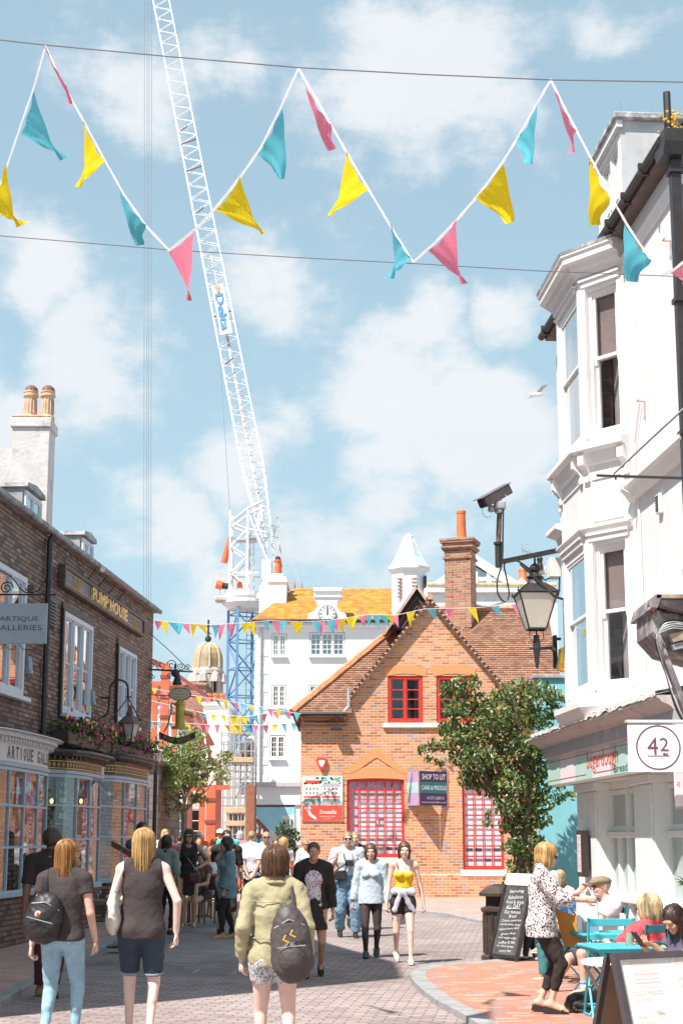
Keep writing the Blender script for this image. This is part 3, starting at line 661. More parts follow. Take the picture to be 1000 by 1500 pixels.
mb.sweep([(0,zf1+.16),(.33,zf1+.16),(.35,zf1+.19),(.39,zf1+.215),(.45,zf1+.24),(.47,zf1+.27),(.49,zf1+.275),(.49,zf1+.30),(0,zf1+.31)], [(xf0+.06,1.2),(xf0+.06,-.001),(XF,-.001)], m_cor); mb.build('shop_cornice', rb)
mb = MB(); random.seed(3)
n = 60; top = []
for i in range(n+1):
    x = xc0+(XF-xc0)*i/n; top.append((x, -.50-.012*random.random(), zf1+.302+random.uniform(-.022,.014)))
for i in range(n):
    a, b = top[i], top[i+1]; mb.add([a,b,(b[0],b[1],zf1+.34+random.uniform(-.006,.01)),(a[0],a[1],zf1+.34),(a[0],0,zf1+.44),(b[0],0,zf1+.44)], [(0,1,2,3),(3,2,5,4)], m_leadw)
mb.quad((xc0,-.50,zf1+.30),(xc0,-.50,zf1+.34),(xc0,.6,zf1+.44),(xc0,.6,zf1+.30), m_leadw)
mb.build('lead_flashing', rb)
mb = MB(); mb.box(xf0+.02,XF,-.33,-.002,zf1+.025,zf1+.158,m_grey); mb.sweep([(0,zf1+.0),(.31,zf1+.0),(.325,zf1+.01),(.325,zf1+.024),(0,zf1+.024)], [(xf0-.02,-.001),(XF,-.001)], m_cor)
mb.box(xf0,XF,-.26,-.001,zf0+.0,zf1-.001,m_pale); mb.build('frieze', rb)
m_mint = P('mint fascia stripe', (.42,.62,.56), .45, .04, 3); m_offw = P('off white fascia stripe', (.72,.68,.70), .45, .03, 3)
m_red = P('red line', (.50,.05,.05), .5, .1, 9); m_org = P('orange red lettering', (.80,.09,.04), .5, .1, 9)
fa = MB(); edges = [Rt.loc(p, 1128, .28)[0] for p in (802,820,842,867,893,918)]; w = edges[-1]-edges[-2]
while edges[-1] < XF-.3: edges.append(edges[-1]+w)
edges[-1] = XF
for i, (a, b) in enumerate(zip(edges, edges[1:])): fa.quad((a,-.28,zf0),(b,-.28,zf0),(b,-.28,zf1),(a,-.28,zf1), m_mint if i % 2 == 0 else m_offw)
fa.box(xf0,XF,-.279,-.261,zf0-.002,zf1-.002,m_pale)
H_ = zf1-zf0; xt0, xt1 = Rt.loc(859,1128,.28)[0], Rt.loc(905,1128,.28)[0]
for (a, b, z) in ((xf0+.04,xt0-.05,zf0+H_*.16),(xt0+.35,xt1-.1,zf0+H_*.16),(xf0+.04,xt0+.05,zf0+H_*.86),(xt0+.2,XF-.05,zf0+H_*.86)): fa.box(a,b,-.2835,-.2805,z-.004,z+.004,m_red)
fo = fa.build('fascia_board', rb)
tx = MB(); tx.text('Sugardough', (xt0+xt1)/2, zf0+H_*.54, xt1-xt0, H_*.78, -.284, m_org)
xb0, xb1 = Rt.loc(899,1128,.28)[0], Rt.loc(935,1128,.28)[0]
tx.text('Bread & Cakes', (xb0+xb1)/2+.25, zf0+H_*.18, xb1-xb0+.5, H_*.25, -.284, P('dark teal lettering',(.05,.12,.14),.5)); tx.build('lettering', fo)
def sx(px): return Rt.loc(px, 1200, -.1)[0]
zt = zf0+.0; Y = .1
x1, x2, x3, x4, x5 = sx(846), sx(875), sx(929), sx(957), XL
zA, zB_, zC = 1.70, 1.58, .98
zA = Rt.loc(905, 1222, -.1)[1]; zC = Rt.loc(905, 1318, -.1)[1]
mb = MB()
for (a, b) in ((x1,x2),(x3,x4)):
    mb.box(a,b,Y,Y+.3,.0,zt,m_pale); mb.box(a+.05,b-.05,Y-.02,Y-.001,.35,zt-.12,m_pale); mb.bbox(a-.02,b+.02,Y-.05,Y+.2,.0,.30,m_pale,.01); mb.bbox(a-.02,b+.02,Y-.05,Y+.2,zt-.10,zt-.001,m_pale,.01)
mb.box(x1,XL,-.05,Y+1,zt-.0,zt+.3,m_pale)
mb.quad((x1,Y+.3,0),(x1,7,0),(x1,7,zS),(x1,Y+.3,zS), m_pale)
mb.build('shopfront', rb)
gl_shop = glass('shop glass', (.80,.86,.86), .22, .004)
for wi, (a, b) in enumerate(((x2,x3),(x4,x5+1.2))):
    nl = 4 if wi == 0 else 6; w = (b-a)/nl
    f = MB(); g = MB(); Yw = Y+.16
    f.bbox(a,b,Yw-.06,Yw+.08,zA-.04,zA+.035,m_pale); f.bbox(a,b,Yw-.06,Yw+.08,zC-.04,zC+.03,m_pale); f.box(a,b,Yw,Yw+.06,zt-.10,zt-.001,m_pale); f.bbox(a,b,Yw-.05,Yw+.08,.0,.30,m_pale)
    for i in range(nl+1):
        x = a+w*i; f.box(x-.03,x+.03,Yw-.02,Yw+.06,.301,zA-.041,m_pale)
        if i % 2 == 0: f.box(x-.035,x+.035,Yw-.02,Yw+.06,zA+.036,zt-.101,m_pale)
    for i in range(0, nl, 2):
        q0, q1 = a+w*i+.036, a+w*(i+2)-.036
        for (u0,u1,v0,v1) in ((q0,q0+.05,zA+.04,zt-.11),(q1-.05,q1,zA+.04,zt-.11),(q0+.05,q1-.05,zA+.04,zA+.10),(q0+.05,q1-.05,zt-.17,zt-.11)): f.box(u0,u1,Yw,Yw+.045,v0,v1,m_pale)
    g.quad((a,Yw+.03,.3),(b,Yw+.03,.3),(b,Yw+.03,zt-.1),(a,Yw+.03,zt-.1), gl_shop)
    o = f.build('window', rb); g.build('pane', o)
    r = MB(); r.box(a-.1,b,2.6,2.65,0,zt,P('bakery back wall',(.30,.25,.22),.9,.3,2)); r.box(a-.1,b,Y+.5,2.6,-.02,.02,m_dark); r.box(a-.1,b,Y+.35,2.6,zt-.03,zt-.01,P('shop ceiling',(.55,.53,.5),.9))
    r.bbox(a+.1,b-.1,.9,1.5,.0,1.05,P('counter',(.35,.2,.12),.5,.2)); random.seed(4+wi)
    for k in range(26):
        xx = random.uniform(a+.12,b-.12); hh = random.uniform(.06,.2); r.lathe([(.04,0),(.05,hh*.5),(.02,hh),(.0,hh)], (xx,random.uniform(.95,1.4),1.05), random.choice([P('bread crust',(.55,.28,.09),.7,.2),P('jar red',(.5,.1,.05),.3),P('jar cream',(.7,.65,.5),.3),P('jar dark',(.1,.07,.05),.3)]), 8)
    for k in range(3): r.box(a+.1,b-.1,2.3,2.58,.7+k*.45,.73+k*.45,P('counter',(.35,.2,.12)))
    r.build('shop_interior', o)
m_box = P('cream plastic box', (.72,.70,.66), .5, .06, 5)
def onR(px, py, d=0.0):
    x, z = Rt.loc(px, py, d); return Rt.world(x, -d, z)
def rthing(name, label, cat, px, py, d, grp=None):
    p = onR(px, py, d); return thing(name, label, cat, p, RA, grp)
xp = Rt.loc(1001, 600, .1)[0]; zp = Rt.loc(990, 222, .12)[1]
o = thing('downpipe', 'square black rainwater pipe with a hopper head at the edge of the white wall', 'downpipe', Rt.world(xp, 0, 0), RA)
mb = MB(); mb.box(-.05,.05,-.14,-.04,3.6,zp-.02,m_black)
for z in (4.2,5.6,7.0,8.4): mb.box(-.075,.075,-.16,-.002,z,z+.05,m_black)
mb.build('pipe', o)
mb = MB(); mb.prism([(-.13,0),(-.19,.12),(-.19,.26),(.19,.26),(.19,.12),(.13,0)],'y',-.24,-.03,m_black); h = mb.build('hopper', o); h.location = (0,0,zp)
mb = MB(); mb.tube([(0,-.14,zp+.26),(0,-.14,zp+.75)], .04, m_black, 8); mb.build('gutter_outlet', o)
random.seed(9); mb = MB()
for k in range(90):
    a = random.random()*6.28; r = random.random()*.14; z = random.random()*.25; mb.ball((math.cos(a)*r, -.1+math.sin(a)*r, zp+.26+z), .018, P('yellow stonecrop',(.55,.33,.04),.8,.3), 5, 4)
tag(mb.build('stonecrop'), 'yellow stonecrop growing on top of the black hopper head', 'plant'); bpy.data.objects['stonecrop'].location = o.location; bpy.data.objects['stonecrop'].rotation_euler = (0,0,RA)
xq = Rt.loc(940, 900, .02)[0]
mb = MB(); mb.tube([(0,-.02,3.45),(0,-.02,5.45),(.0,-.22,5.56),(.02,-.2,5.7),(-.02,-.03,6.1),(.25,-.03,6.5)], .011, m_box, 6); mb.tube([(.04,-.02,3.4),(.04,-.02,5.3)], .008, m_box, 6)
tag(mb.build('wall_conduit'), 'thin pale conduit running down the white wall beside the bay', 'conduit'); bpy.data.objects['wall_conduit'].location = Rt.world(xq,0,0); bpy.data.objects['wall_conduit'].rotation_euler = (0,0,RA)
o = rthing('wall_vent', 'small white louvred vent high on the white wall near its right edge', 'vent', 968, 737, 0)
mb = MB(); mb.bbox(-.07,.07,-.05,-.001,-.12,.1,m_box); 
for k in range(6): mb.box(-.05,.05,-.056,-.05,-.09+k*.03,-.075+k*.03,m_dark)
mb.build('louvre', o)
for i, (px, py, lb) in enumerate(((982,353,'small rusty hook on the white wall beside the top of the bay'),(944,588,'small rusty hook on the white wall below the level of the upper bay window'))):
    mb = MB(); mb.tube([(0,0,0),(0,-.09,.0),(.07,-.09,.0)], .008, P('rusty iron',(.45,.25,.15),.8), 5); mb.tube([(.03,-.02,0),(.01,-.02,-.22)], .006, m_steel, 4)
    h = mb.build('wall_hook'); tag(h, lb, 'hook'); h.location = onR(px,py,0); h.rotation_euler = (0,0,RA)
o = rthing('alarm_box', 'yellow wedge shaped alarm box on the white wall left of the lower bay window', 'alarm', 826, 966, 0)
m_yel = P('yellow plastic', (.90,.62,.03), .4, .05)
mb = MB(); mb.prism([(-.001,-.17),(-.09,-.15),(-.06,.15),(-.001,.17)],'x',-.10,.10,m_yel); mb.build('cover', o); mb = MB(); mb.prism([(-.001,-.171),(-.10,-.15),(-.09,-.06),(-.001,-.06)],'x',-.102,.102,P('amber lens',(.85,.35,.02),.3)); mb.build('lens', o)
o = rthing('junction_box', 'white electrical box with black cable glands on the far corner of the white building', 'electrical box', 815, 835, .05)
mb = MB(); mb.bbox(-.12,.12,-.12,.04,-.12,.16,m_box); mb.build('casing', o)
mb = MB(); mb.bbox(-.16,-.1,-.34,-.13,-.04,.08,m_box); mb.lathe([(.04,0),(.045,.05),(.035,.1),(.045,.16),(.02,.2)], (-.1,-.22,.02), m_black, 10); mb.tube([(-.1,-.25,0),(-.1,-.25,-.08),(-.05,-.15,-.14),(.0,-.13,-.12)], .012, m_black, 5); mb.build('gland', o)
A0, A1 = at(734, 823, 20.9), at(823, 805, 20.1); up = Vector((0,0,1))
o = thing('cctv_camera', 'grey security camera on a rusty post standing on a black wall arm above the lantern', 'security camera', A1)
rel = lambda v: tuple(Vector(v)-A1)
m_rust = P('rusted post', (.16,.09,.075), .75, .5, 14, .002, 60)
mb = MB(); d = (A1-A0).normalized(); nn = Vector((0,0,.045)); 
mb.tube([rel(A0-d*.03), rel(A1+d*.15)], .042, m_black, 4); B0, B1 = at(762, 826, 20.65), at(812, 874, 20.25); mb.tube([rel(B0), rel(B1), rel(A1+Vector((.1,0,-.72)))], .022, m_black, 4); mb.build('wall_arm', o)
P0 = at(730, 826, 20.9); P1 = at(731, 752, 20.9)
mb = MB(); mb.tube([rel(P0-up*.05), rel(P0+up*.28)], .05, m_black, 8); mb.lathe([(.07,0),(.07,.03)], rel(P0+up*.28), m_black, 10); mb.tube([rel(P0+up*.3), rel(P1)], .036, m_rust, 8); mb.lathe([(.06,0),(.07,.03),(.05,.06)], rel(P1), m_steel, 10); mb.build('post', o)
c0, c1 = at(711, 743, 20.2), at(737, 717, 21.1); dd = (c1-c0).normalized(); yaw = math.atan2(dd.y, dd.x); 
m_cam = P('dark grey camera housing', (.13,.115,.125), .5, .15, 6)
hd = Vector((-.62,-.42,-.42)).normalized(); rt_ = hd.cross(up).normalized(); uu = rt_.cross(hd)
cc = at(725, 727, 20.9)
Mh = Matrix((( *[ -hd.x, rt_.x, uu.x], (cc-A1).x), (*[-hd.y, rt_.y, uu.y], (cc-A1).y), (*[-hd.z, rt_.z, uu.z], (cc-A1).z), (0,0,0,1)))
mb = MB(); mb.M = Mh; mb.bbox(-.27,.27,-.085,.085,-.07,.075,m_cam,.012); mb.prism([(-.10,.076),(-.10,.085),(.10,.085),(.10,.076)],'x',-.33,.29,m_cam); mb.bbox(-.30,-.2695,-.07,.07,-.06,.065,P('camera glass',(.02,.02,.03),.1)); mb.build('housing', o)
mb = MB(); b0 = Vector(rel(P1)); mb.bbox(b0.x-.075,b0.x+.085,b0.y-.08,b0.y+.08,b0.z+.05,b0.z+.17,m_steel,.02); mb.bbox(b0.x-.16,b0.x-.06,b0.y-.05,b0.y+.05,b0.z+.02,b0.z+.11,m_steel,.02); mb.tube([(b0.x,b0.y,b0.z+.15),tuple(Vector((b0.x,b0.y,b0.z+.24)))], .04, m_steel, 8); mb.build('pan_head', o)
def cable(mb, pts, r, m, n=5, seg=6):
    P_ = [Vector(p) for p in pts]; out = []
    for i in range(len(P_)-1):
        p0, p1, p2, p3 = P_[max(i-1,0)], P_[i], P_[i+1], P_[min(i+2, len(P_)-1)]
        for k in range(seg):
            t = k/seg; out.append(.5*((2*p1)+(p2-p0)*t+(2*p0-5*p1+4*p2-p3)*t*t+(3*p1-p0-3*p2+p3)*t**3))
    out.append(P_[-1]); mb.tube(out, r, m, n)
mb = MB(); cable(mb, [rel(at(*q, 20.85)) for q in [(737,735),(736,780),(735,822),(728,850),(729,870),(738,881),(745,872),(742,850),(738,828),(745,822),(760,823),(785,843),(812,874),(818,866),(819,840)]], .013, m_black, 6); 
for q in [[(736,738),(731,748),(726,752)],[(740,725),(746,740),(744,748),(738,745)],[(709,738),(706,750),(712,758),(719,756)]]: cable(mb, [rel(at(*k, 20.85)) for k in q], .006, P('grey cable',(.5,.5,.5),.6), 4)
mb.build('cable_loop', o)
LZ = 20.6; lp = at(785, 922, LZ)
o = thing('wall_lantern', 'black four sided street lantern on a short iron bracket at the white building corner', 'street lantern', lp)
s_ = LZ/F*1.03; hb, ht = 15*s_, 32.5*s_; zb, zt_ = 0.0, at(785, 871, LZ).z-lp.z
ca, sa = math.cos(R(42)), math.sin(R(42))
def sq(r, z): return [(r*1.18*math.cos(R(47)+k*math.pi/2), r*1.18*math.sin(R(47)+k*math.pi/2), z) for k in range(4)]
b4, t4 = sq(hb, zb), sq(ht, zt_); fr = MB(); gl = MB()
m_fro = P('frosted lamp pane', (.62,.58,.50), .35, .05, 4); 
for k in range(4):
    k2 = (k+1) % 4; fr.tube([b4[k], t4[k]], .014, m_black, 4); fr.tube([b4[k], b4[k2]], .016, m_black, 4); fr.tube([t4[k], t4[k2]], .018, m_black, 4)
    gl.quad(b4[k], b4[k2], t4[k2], t4[k], m_fro)
fr.build('lamp_frame', o); gl.build('lamp_pane', o)
rf = MB(); r1 = sq(ht*1.08, zt_+.005); r2 = sq(ht*.42, zt_+.15)
for k in range(4): rf.quad(r1[k], r1[(k+1)%4], r2[(k+1)%4], r2[k], m_black); rf.tube([r1[k], r2[k]], .012, m_black, 4); rf.lathe([(.016,0),(.004,.07)], r1[k], m_black, 6)
rf.poly(r1[::-1], m_black); rf.lathe([(.13,.14),(.105,.19),(.10,.22),(.125,.24),(.07,.29),(.05,.31),(.075,.34),(.08,.38),(.055,.42),(.02,.44),(.014,.47),(.02,.50),(0,.56)], (0,0,zt_), m_black, 16)
rf.build('lamp_roof', o)
br = MB(); zq = at(785, 950, LZ).z-lp.z
br.tube([(0,0,-.01),(0,0,zq+.05)], .012, m_black, 6)
for (x, y) in ((.1,.02),(-.1,-.02)): br.tube([(x*.9,y,0),(x,y,-.12),(x*.35,y*.3,-.19)], .006, m_black, 5)
br.lathe([(.0,-.28),(.022,-.26),(.04,-.08),(.055,0),(.05,.1),(.04,.15),(.045,.18),(.0,.2)], (0,0,zq), m_black, 8)
wl = Rt.loc(817, 940, 0); wp = Vector(Rt.world(wl[0]+.1, 0, 0))-lp
br.tube([(0,0,zq),(wp.x*.55, wp.y*.3, zq+.03),(wp.x-.08,wp.y*.9,zq+.03)], .03, m_black, 4); br.bbox(wp.x-.1,wp.x-.04,wp.y-.05,wp.y+.05,zq-.22,zq+.25,m_black); br.bbox(wp.x-.04,wp.x+.02,wp.y-.02,wp.y+.02,zq-.18,zq-.14,m_black); br.bbox(wp.x-.04,wp.x+.02,wp.y-.02,wp.y+.02,zq+.18,zq+.22,m_black); br.tube([(-.1,0,zq),(0,0,zq)], .018, m_black, 6)
br.build('bracket', o)
o = rthing('menu_case', 'dark framed menu case on the pale green corner pillar', 'menu case', 851, 1250, .02)
mb = MB()
xm, zm = 0, 0
mb.bbox(-.16,.16,-.03,.06,-.30,.30,P('dark brown frame',(.045,.03,.03),.5)); mb.quad((-.11,-.032,-.24),(.11,-.032,-.24),(.11,-.032,.24),(-.11,-.032,.24),P('menu paper',(.66,.60,.60),.7))
for k in range(14): mb.box(-.08,.08-.05*(k%3),-.0335,-.0325,.2-k*.03,.206-k*.03,P('menu print',(.35,.3,.3),.8))
mb.build('case', o)
o = thing('sign_bracket', 'bare black iron sign arm with a diagonal stay fixed to the white wall', 'sign bracket', at(1010,700,13.6))
b = at(1010,700,13.6); q = lambda px,py,Z: tuple(at(px,py,Z)-b)
mb = MB(); mb.tube([q(873,696.5,13.6), q(1010,701,13.6)], .016, m_black, 4); mb.build('arm', o)
mb = MB(); mb.tube([q(898,694,13.6), q(950,645,13.6), q(1012,588,13.6)], .011, m_black, 5); mb.tube([q(901,698,13.6), q(901,703,13.6)], .012, m_black, 4); mb.build('stay', o)
nx = XL+.02
nb = thing('neighbour_building', 'grey painted building edge beyond the black downpipe at the right of the view', 'building', Rt.world(nx, .02, 0), RA)
m_ng = P('grey render', (.42,.40,.40), .85, .1, 2)
mb = MB(); wall(mb, 0, 7, 0, 8.2, [(1,2.2,4.4,6.4),(4,5.2,4.4,6.4)], 0, .1, m_ng); mb.quad((0,0,0),(0,0,8.2),(0,7,8.2),(0,7,0), m_ng); mb.quad((7,0,0),(7,7,0),(7,7,8.2),(7,0,8.2), m_ng); mb.quad((0,0,8.2),(7,0,8.2),(7,7,8.2),(0,7,8.2), m_lead); mb.build('wall', nb)
for a in (1,4): window(nb, a, a+1.2, 4.4, 6.4, .05, m_white, 1, 1, 1, .06, sash=True)
o = thing('hoist_canopy', 'weathered grey timber canopy with cables and rusty junk on top at the right edge', 'canopy', at(1000,960,13.0))
b = at(1000,960,13.0); q = lambda px,py,Z=13.0: Vector(at(px,py,Z)-b)
m_wood = P('weathered grey timber', (.17,.15,.16), .8, .35, 7, .004, 40, dirt=(.36,.34,.34), ds=5, dlo=.5, dhi=.62)
mb = MB()
def slab(pts, y0, y1, m): mb.add([(p.x, y0, p.z) for p in pts]+[(p.x, y1, p.z) for p in pts], [tuple(range(len(pts))), tuple(range(2*len(pts)-1, len(pts)-1, -1))]+[(i, i+len(pts), (i+1)%len(pts)+len(pts), (i+1)%len(pts)) for i in range(len(pts))], m)
slab([q(943,890),q(1030,890),q(1030,918),q(958,900)], -.45, .5, m_wood)
slab([q(944,899),q(958,902),q(1030,920),q(1030,975),q(968,958),q(945,933)], -.30, .40, m_wood)
mb.build('hood', o); mb = MB()
slab([q(938,902),q(943,884),q(951,885),q(945,903)], -.5, .5, m_wood); slab([q(944,884),q(1030,884),q(1030,889),q(944,889)], -.5, .5, P('mossy board',(.34,.28,.2),.9,.3)); mb.build('roof_board', o)
mb = MB(); slab([q(945,932),q(952,930),q(1012,1085),q(1004,1090)], -.34, -.24, m_wood); slab([q(965,938),q(1030,925),q(1030,935),q(970,950)], -.42,-.32, P('mossy board',(.34,.28,.2))); slab([q(969,952),q(1030,938),q(1030,948),q(972,960)], -.40,-.32, P('grey plank',(.32,.32,.35),.7,.2)); mb.build('brace', o)
mb = MB()
for k in range(3): cable(mb, [q(1012,1075,12.7+k*.02),q(990+k*2,1040,12.7),q(975,990,12.7),q(960+k,945,12.6),q(962,925,12.6),q(976,910+k*3,12.6),q(1002,909+k*2,12.6)], .007, [m_black, m_black, P('grey cable',(.5,.5,.5))][k], 5)
for k in range(4): cable(mb, [q(960,930+k*2,12.58),q(970,925-k*3,12.55),q(985,920-k*3,12.55),q(1003,922-k*3,12.58)], .005, m_steel, 4)
mb.build('cables', o)
random.seed(12); mb = MB()
for k in range(34):
    p = q(random.uniform(950,1004), random.uniform(885,899), 12.7); mb.M = Matrix.Translation(p) @ Matrix.Rotation(random.random()*3, 4, 'Y') @ Matrix.Rotation(random.random()*3, 4, 'Z'); s = random.uniform(.015,.05)
    mb.bbox(-s,s,-.02,.02,-.006,.006, random.choice([P('rust flake',(.50,.16,.06),.8,.3),P('pale debris',(.55,.48,.44),.9,.2),m_dark,P('brown debris',(.18,.10,.08),.9)]), .003)
mb.build('debris', o)
SZ = 12.0; b = at(963, 1095, SZ); s = SZ/F*1.0
o = thing('hanging_sign', 'square white hanging sign with a 42 in a purple ring', 'hanging sign', b)
m_pur = P('dark purple print', (.14,.06,.10), .5); m_sign = P('white sign board', (.80,.79,.82), .45, .02)
q = lambda px, py: tuple(at(px, py, SZ)-b)
x0, _, z1 = q(918, 1062); x1 = q(1008, 1062)[0]; z0 = q(918, 1131)[2]
mb = MB(); mb.bbox(x0,x1,-.008,.012,z0,z1,m_sign,.004); bo = mb.build('board', o)
mb = MB(); rr = 32.5*s
for k in range(60):
    a, b_ = 2*math.pi*k/60, 2*math.pi*(k+1)/60; mb.add([(r_*math.sin(w_), -.0105, r_*math.cos(w_)) for r_, w_ in ((rr,a),(rr,b_),(rr-.012,b_),(rr-.012,a))], [(0,1,2,3)], m_pur)
mb.text('4', -.045, .012, .085, .135, -.0115, m_pur); mb.text('2', .048, .024, .07, .105, -.0115, m_pur); mb.box(-.09,.09,-.0125,-.0105,-.068,-.063,m_pur); mb.text('juice', 0, -.088, .07, .016, -.0115, m_pur)
mb.prism([(.03,-.05),(.045,-.04),(.06,-.05),(.075,-.04),(.07,-.058),(.045,-.062)],'y',-.0125,-.0105,m_pur)
arc_text(mb, 'COLD PRESSED JUICE', 0, 0, rr*.80, -1.05, 1.05, .017, -.0115, P('grey purple print',(.38,.30,.35),.6)); arc_text(mb, 'RAW  ORGANIC  VITAMIN', 0, 0, rr*.80, math.pi+1.15, math.pi-1.15, .017, -.0115, P('grey purple print',(.38,.30,.35)), True)
for sx_ in (-1,1): mb.ball((sx_*rr*.82,-.0115,0), .004, m_pur, 6, 4)
mb.build('emblem', bo)
mb = MB(); zp_ = q(918,1057)[2]; mb.tube([(x0-.012,0,zp_),(x1+.35,0,zp_)], .013, m_white, 8); mb.lathe([(.014,0),(.014,.012)], (x0-.012,0,zp_-.006), P('rusty iron',(.45,.25,.15)), 8)
for xx in (x0+.09, x1-.12): mb.tube([(xx,0,zp_-.02),(xx,0,z1-.006)], .005, m_steel, 5); mb.lathe([(.018,-.006),(.018,.006)], (xx,0,zp_), m_white, 8)
mb.build('pole', o)
o = thing('menu_sign', 'small pale wooden sign hanging below the round juice sign at the right edge', 'sign', at(995,1156,12.3))
mb = MB(); mb.bbox(-.045,.10,-.01,.01,-.145,.145,P('pale lilac board',(.62,.55,.58),.6)); mb.box(-.045,.10,-.012,.012,-.155,-.146,P('wood edge',(.5,.35,.25),.6)); bo = mb.build('board', o)
mb = MB(); mb.text('42', -.012, .04, .02, .04, -.0115, m_pur); mb.build('lettering', bo)
TX0, TZ = at(786, 1100, 25.0).x, 25.0; tz = at(800, 994, TZ).z
m_teal = P('turquoise render', (.24,.56,.62), .8, .06, 2, .002, 40)
o = thing('turquoise_wall', 'turquoise rendered yard wall behind the climbing tree beside the white building', 'wall', (TX0, TZ, 0))
mb = MB(); mb.box(0,3.2,0,.25,0,tz,m_teal); mb.build('wall', o); mb = MB(); mb.bbox(-.05,3.25,-.05,.3,tz+.001,tz+.06,m_lead); mb.build('coping', o)
LO = ground(215, 1336); LA = math.atan2(11.09, .86); Lf = Frame(LO.x, LO.y, LA)
lx = lambda px, py, d=0.0: Lf.loc(px, py, d)[0]
lz = lambda px, py, d=0.0: Lf.loc(px, py, d)[1]
def lthing(name, label, cat, x, z=0.0, d=0.0, grp=None): return thing(name, label, cat, Lf.world(x, -d, z), LA, grp)
m_lb = brick('dark glazed brick', [(.205,.120,.090),(.30,.205,.165),(.12,.075,.06)], (.075,.045,.04), 'wall', .225, .075, .012, (.55,.55,.6), .5, .5, .012, .55, accent=(.38,.29,.26), acc=.98)
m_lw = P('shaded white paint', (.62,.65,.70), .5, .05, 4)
m_lgrey = P('grey parapet lead', (.34,.34,.36), .7, .25, 4, .004, 20, dirt=(.12,.10,.10), ds=5, dlo=.5, dhi=.66)
XA = lx(68, 900)
ZE = (lz(10, 742)+lz(210, 884))/2; ZC = 3.35
pub = lthing('pub_building', 'two storey dark brick pub with grey parapet and a long framed PUMP HOUSE sign', 'building', 0)
shop = lthing('gallery_building', 'dark brick shop with a white bow front and a dentilled cornice, nearest on the left', 'building', 0)
w1 = (lx(90,970), lx(133,980), lz(92,1046), lz(92,893)); w2 = (lx(171,1000), lx(198,1000), lz(171,1058), lz(171,944)); w0 = (lx(-34,950), lx(34,950), lz(30,1023), lz(30,842))
mb = MB(); wall(mb, XA, 0, 0, ZE, [w1, w2], 0, .10, m_lb); mb.quad((0,0,0),(0,8,0),(0,8,ZE),(0,0,ZE), m_lb); mb.quad((XA,8,0),(0,8,0),(0,8,ZE),(XA,8,ZE), m_lb); mb.build('wall', pub)
mb = MB(); wall(mb, -13.2, XA, 0, ZE, [w0], 0, .10, m_lb); mb.quad((-13.2,0,0),(-13.2,8,0),(-13.2,8,ZE),(-13.2,0,ZE), m_lb); mb.build('wall', shop)
for (a, b, t) in ((XA+.02, .10, pub), (-13.3, XA-.02, shop)):
    mb = MB(); mb.box(a,b,-.10,.35,ZE,ZE+.07,m_lgrey); mb.tube([(a,-.14,ZE+.03),(b,-.14,ZE+.03)], .055, m_lgrey, 8); mb.build('gutter', t)
    mb = MB(); mb.quad((a,.3,ZE+.06),(b,.3,ZE+.06),(b,4,ZE+1.6),(a,4,ZE+1.6), m_slate); mb.quad((a,4,ZE+1.6),(b,4,ZE+1.6),(b,8,ZE),(a,8,ZE), m_slate); mb.build('roof', t)
def dormer(t, a, b, h, dep):
    z0 = ZE+.05; z1 = z0+h; mb = MB(); y0 = .45
    mb.box(a,b,y0,y0+dep,z0,z1-.04,m_lgrey); mb.prism([(a-.05,z1-.05),(b+.05,z1-.05),(b+.02,z1+.03),((a+b)/2,z1+.09),(a-.02,z1+.03)],'y',y0-.10,y0+dep,m_lgrey); mb.build('dormer', t)
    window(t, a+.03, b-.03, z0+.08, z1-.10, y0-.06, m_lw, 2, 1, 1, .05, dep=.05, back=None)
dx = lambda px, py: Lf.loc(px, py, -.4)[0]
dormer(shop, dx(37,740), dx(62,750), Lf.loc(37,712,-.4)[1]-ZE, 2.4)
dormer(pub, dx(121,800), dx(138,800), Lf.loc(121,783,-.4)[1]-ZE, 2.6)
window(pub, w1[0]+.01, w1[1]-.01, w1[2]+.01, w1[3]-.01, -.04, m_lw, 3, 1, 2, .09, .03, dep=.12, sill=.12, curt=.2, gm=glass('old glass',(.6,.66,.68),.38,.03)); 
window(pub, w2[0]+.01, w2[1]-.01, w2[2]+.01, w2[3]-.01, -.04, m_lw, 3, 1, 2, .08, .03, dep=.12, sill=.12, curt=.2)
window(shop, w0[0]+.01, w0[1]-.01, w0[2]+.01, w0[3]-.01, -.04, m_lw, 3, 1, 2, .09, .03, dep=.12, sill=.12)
mb = MB()
for w_ in (w1, w2): mb.box(w_[0]-.1, w_[1]+.1, -.03, -.002, w_[3]+.01, w_[3]+.13, m_black); mb.box(w_[0]-.14,w_[0]-.03,-.06,-.002,w_[2],w_[3]+.02,m_black)
mb.build('window_surround', pub)
o = lthing('downpipe', 'thin black rainwater pipe on the brick wall between the shop and the pub', 'downpipe', lx(64,900)); mb = MB(); mb.tube([(0,-.07,3.1),(0,-.07,ZE-.1),(0,-.14,ZE)], .05, m_black, 8)
for z in (4,5,6): mb.lathe([(.065,0),(.065,.04)], (0,-.07,z), m_black, 8)
mb.build('pipe', o)
o = lthing('wall_vent', 'dark louvred vent on the brick wall above the pub shopfront', 'vent', lx(74,900), lz(74,898)); mb = MB(); mb.box(-.22,.22,-.05,-.002,-.26,.26,m_black)
for k in range(8): mb.prism([(-.052,-.22+k*.06),(-.075,-.24+k*.06),(-.052,-.20+k*.06)],'x',-.2,.2,P('grey louvre',(.2,.18,.18),.6))
mb.build('louvre', o)
m_bg = P('blue grey box', (.22,.28,.32), .5, .1)
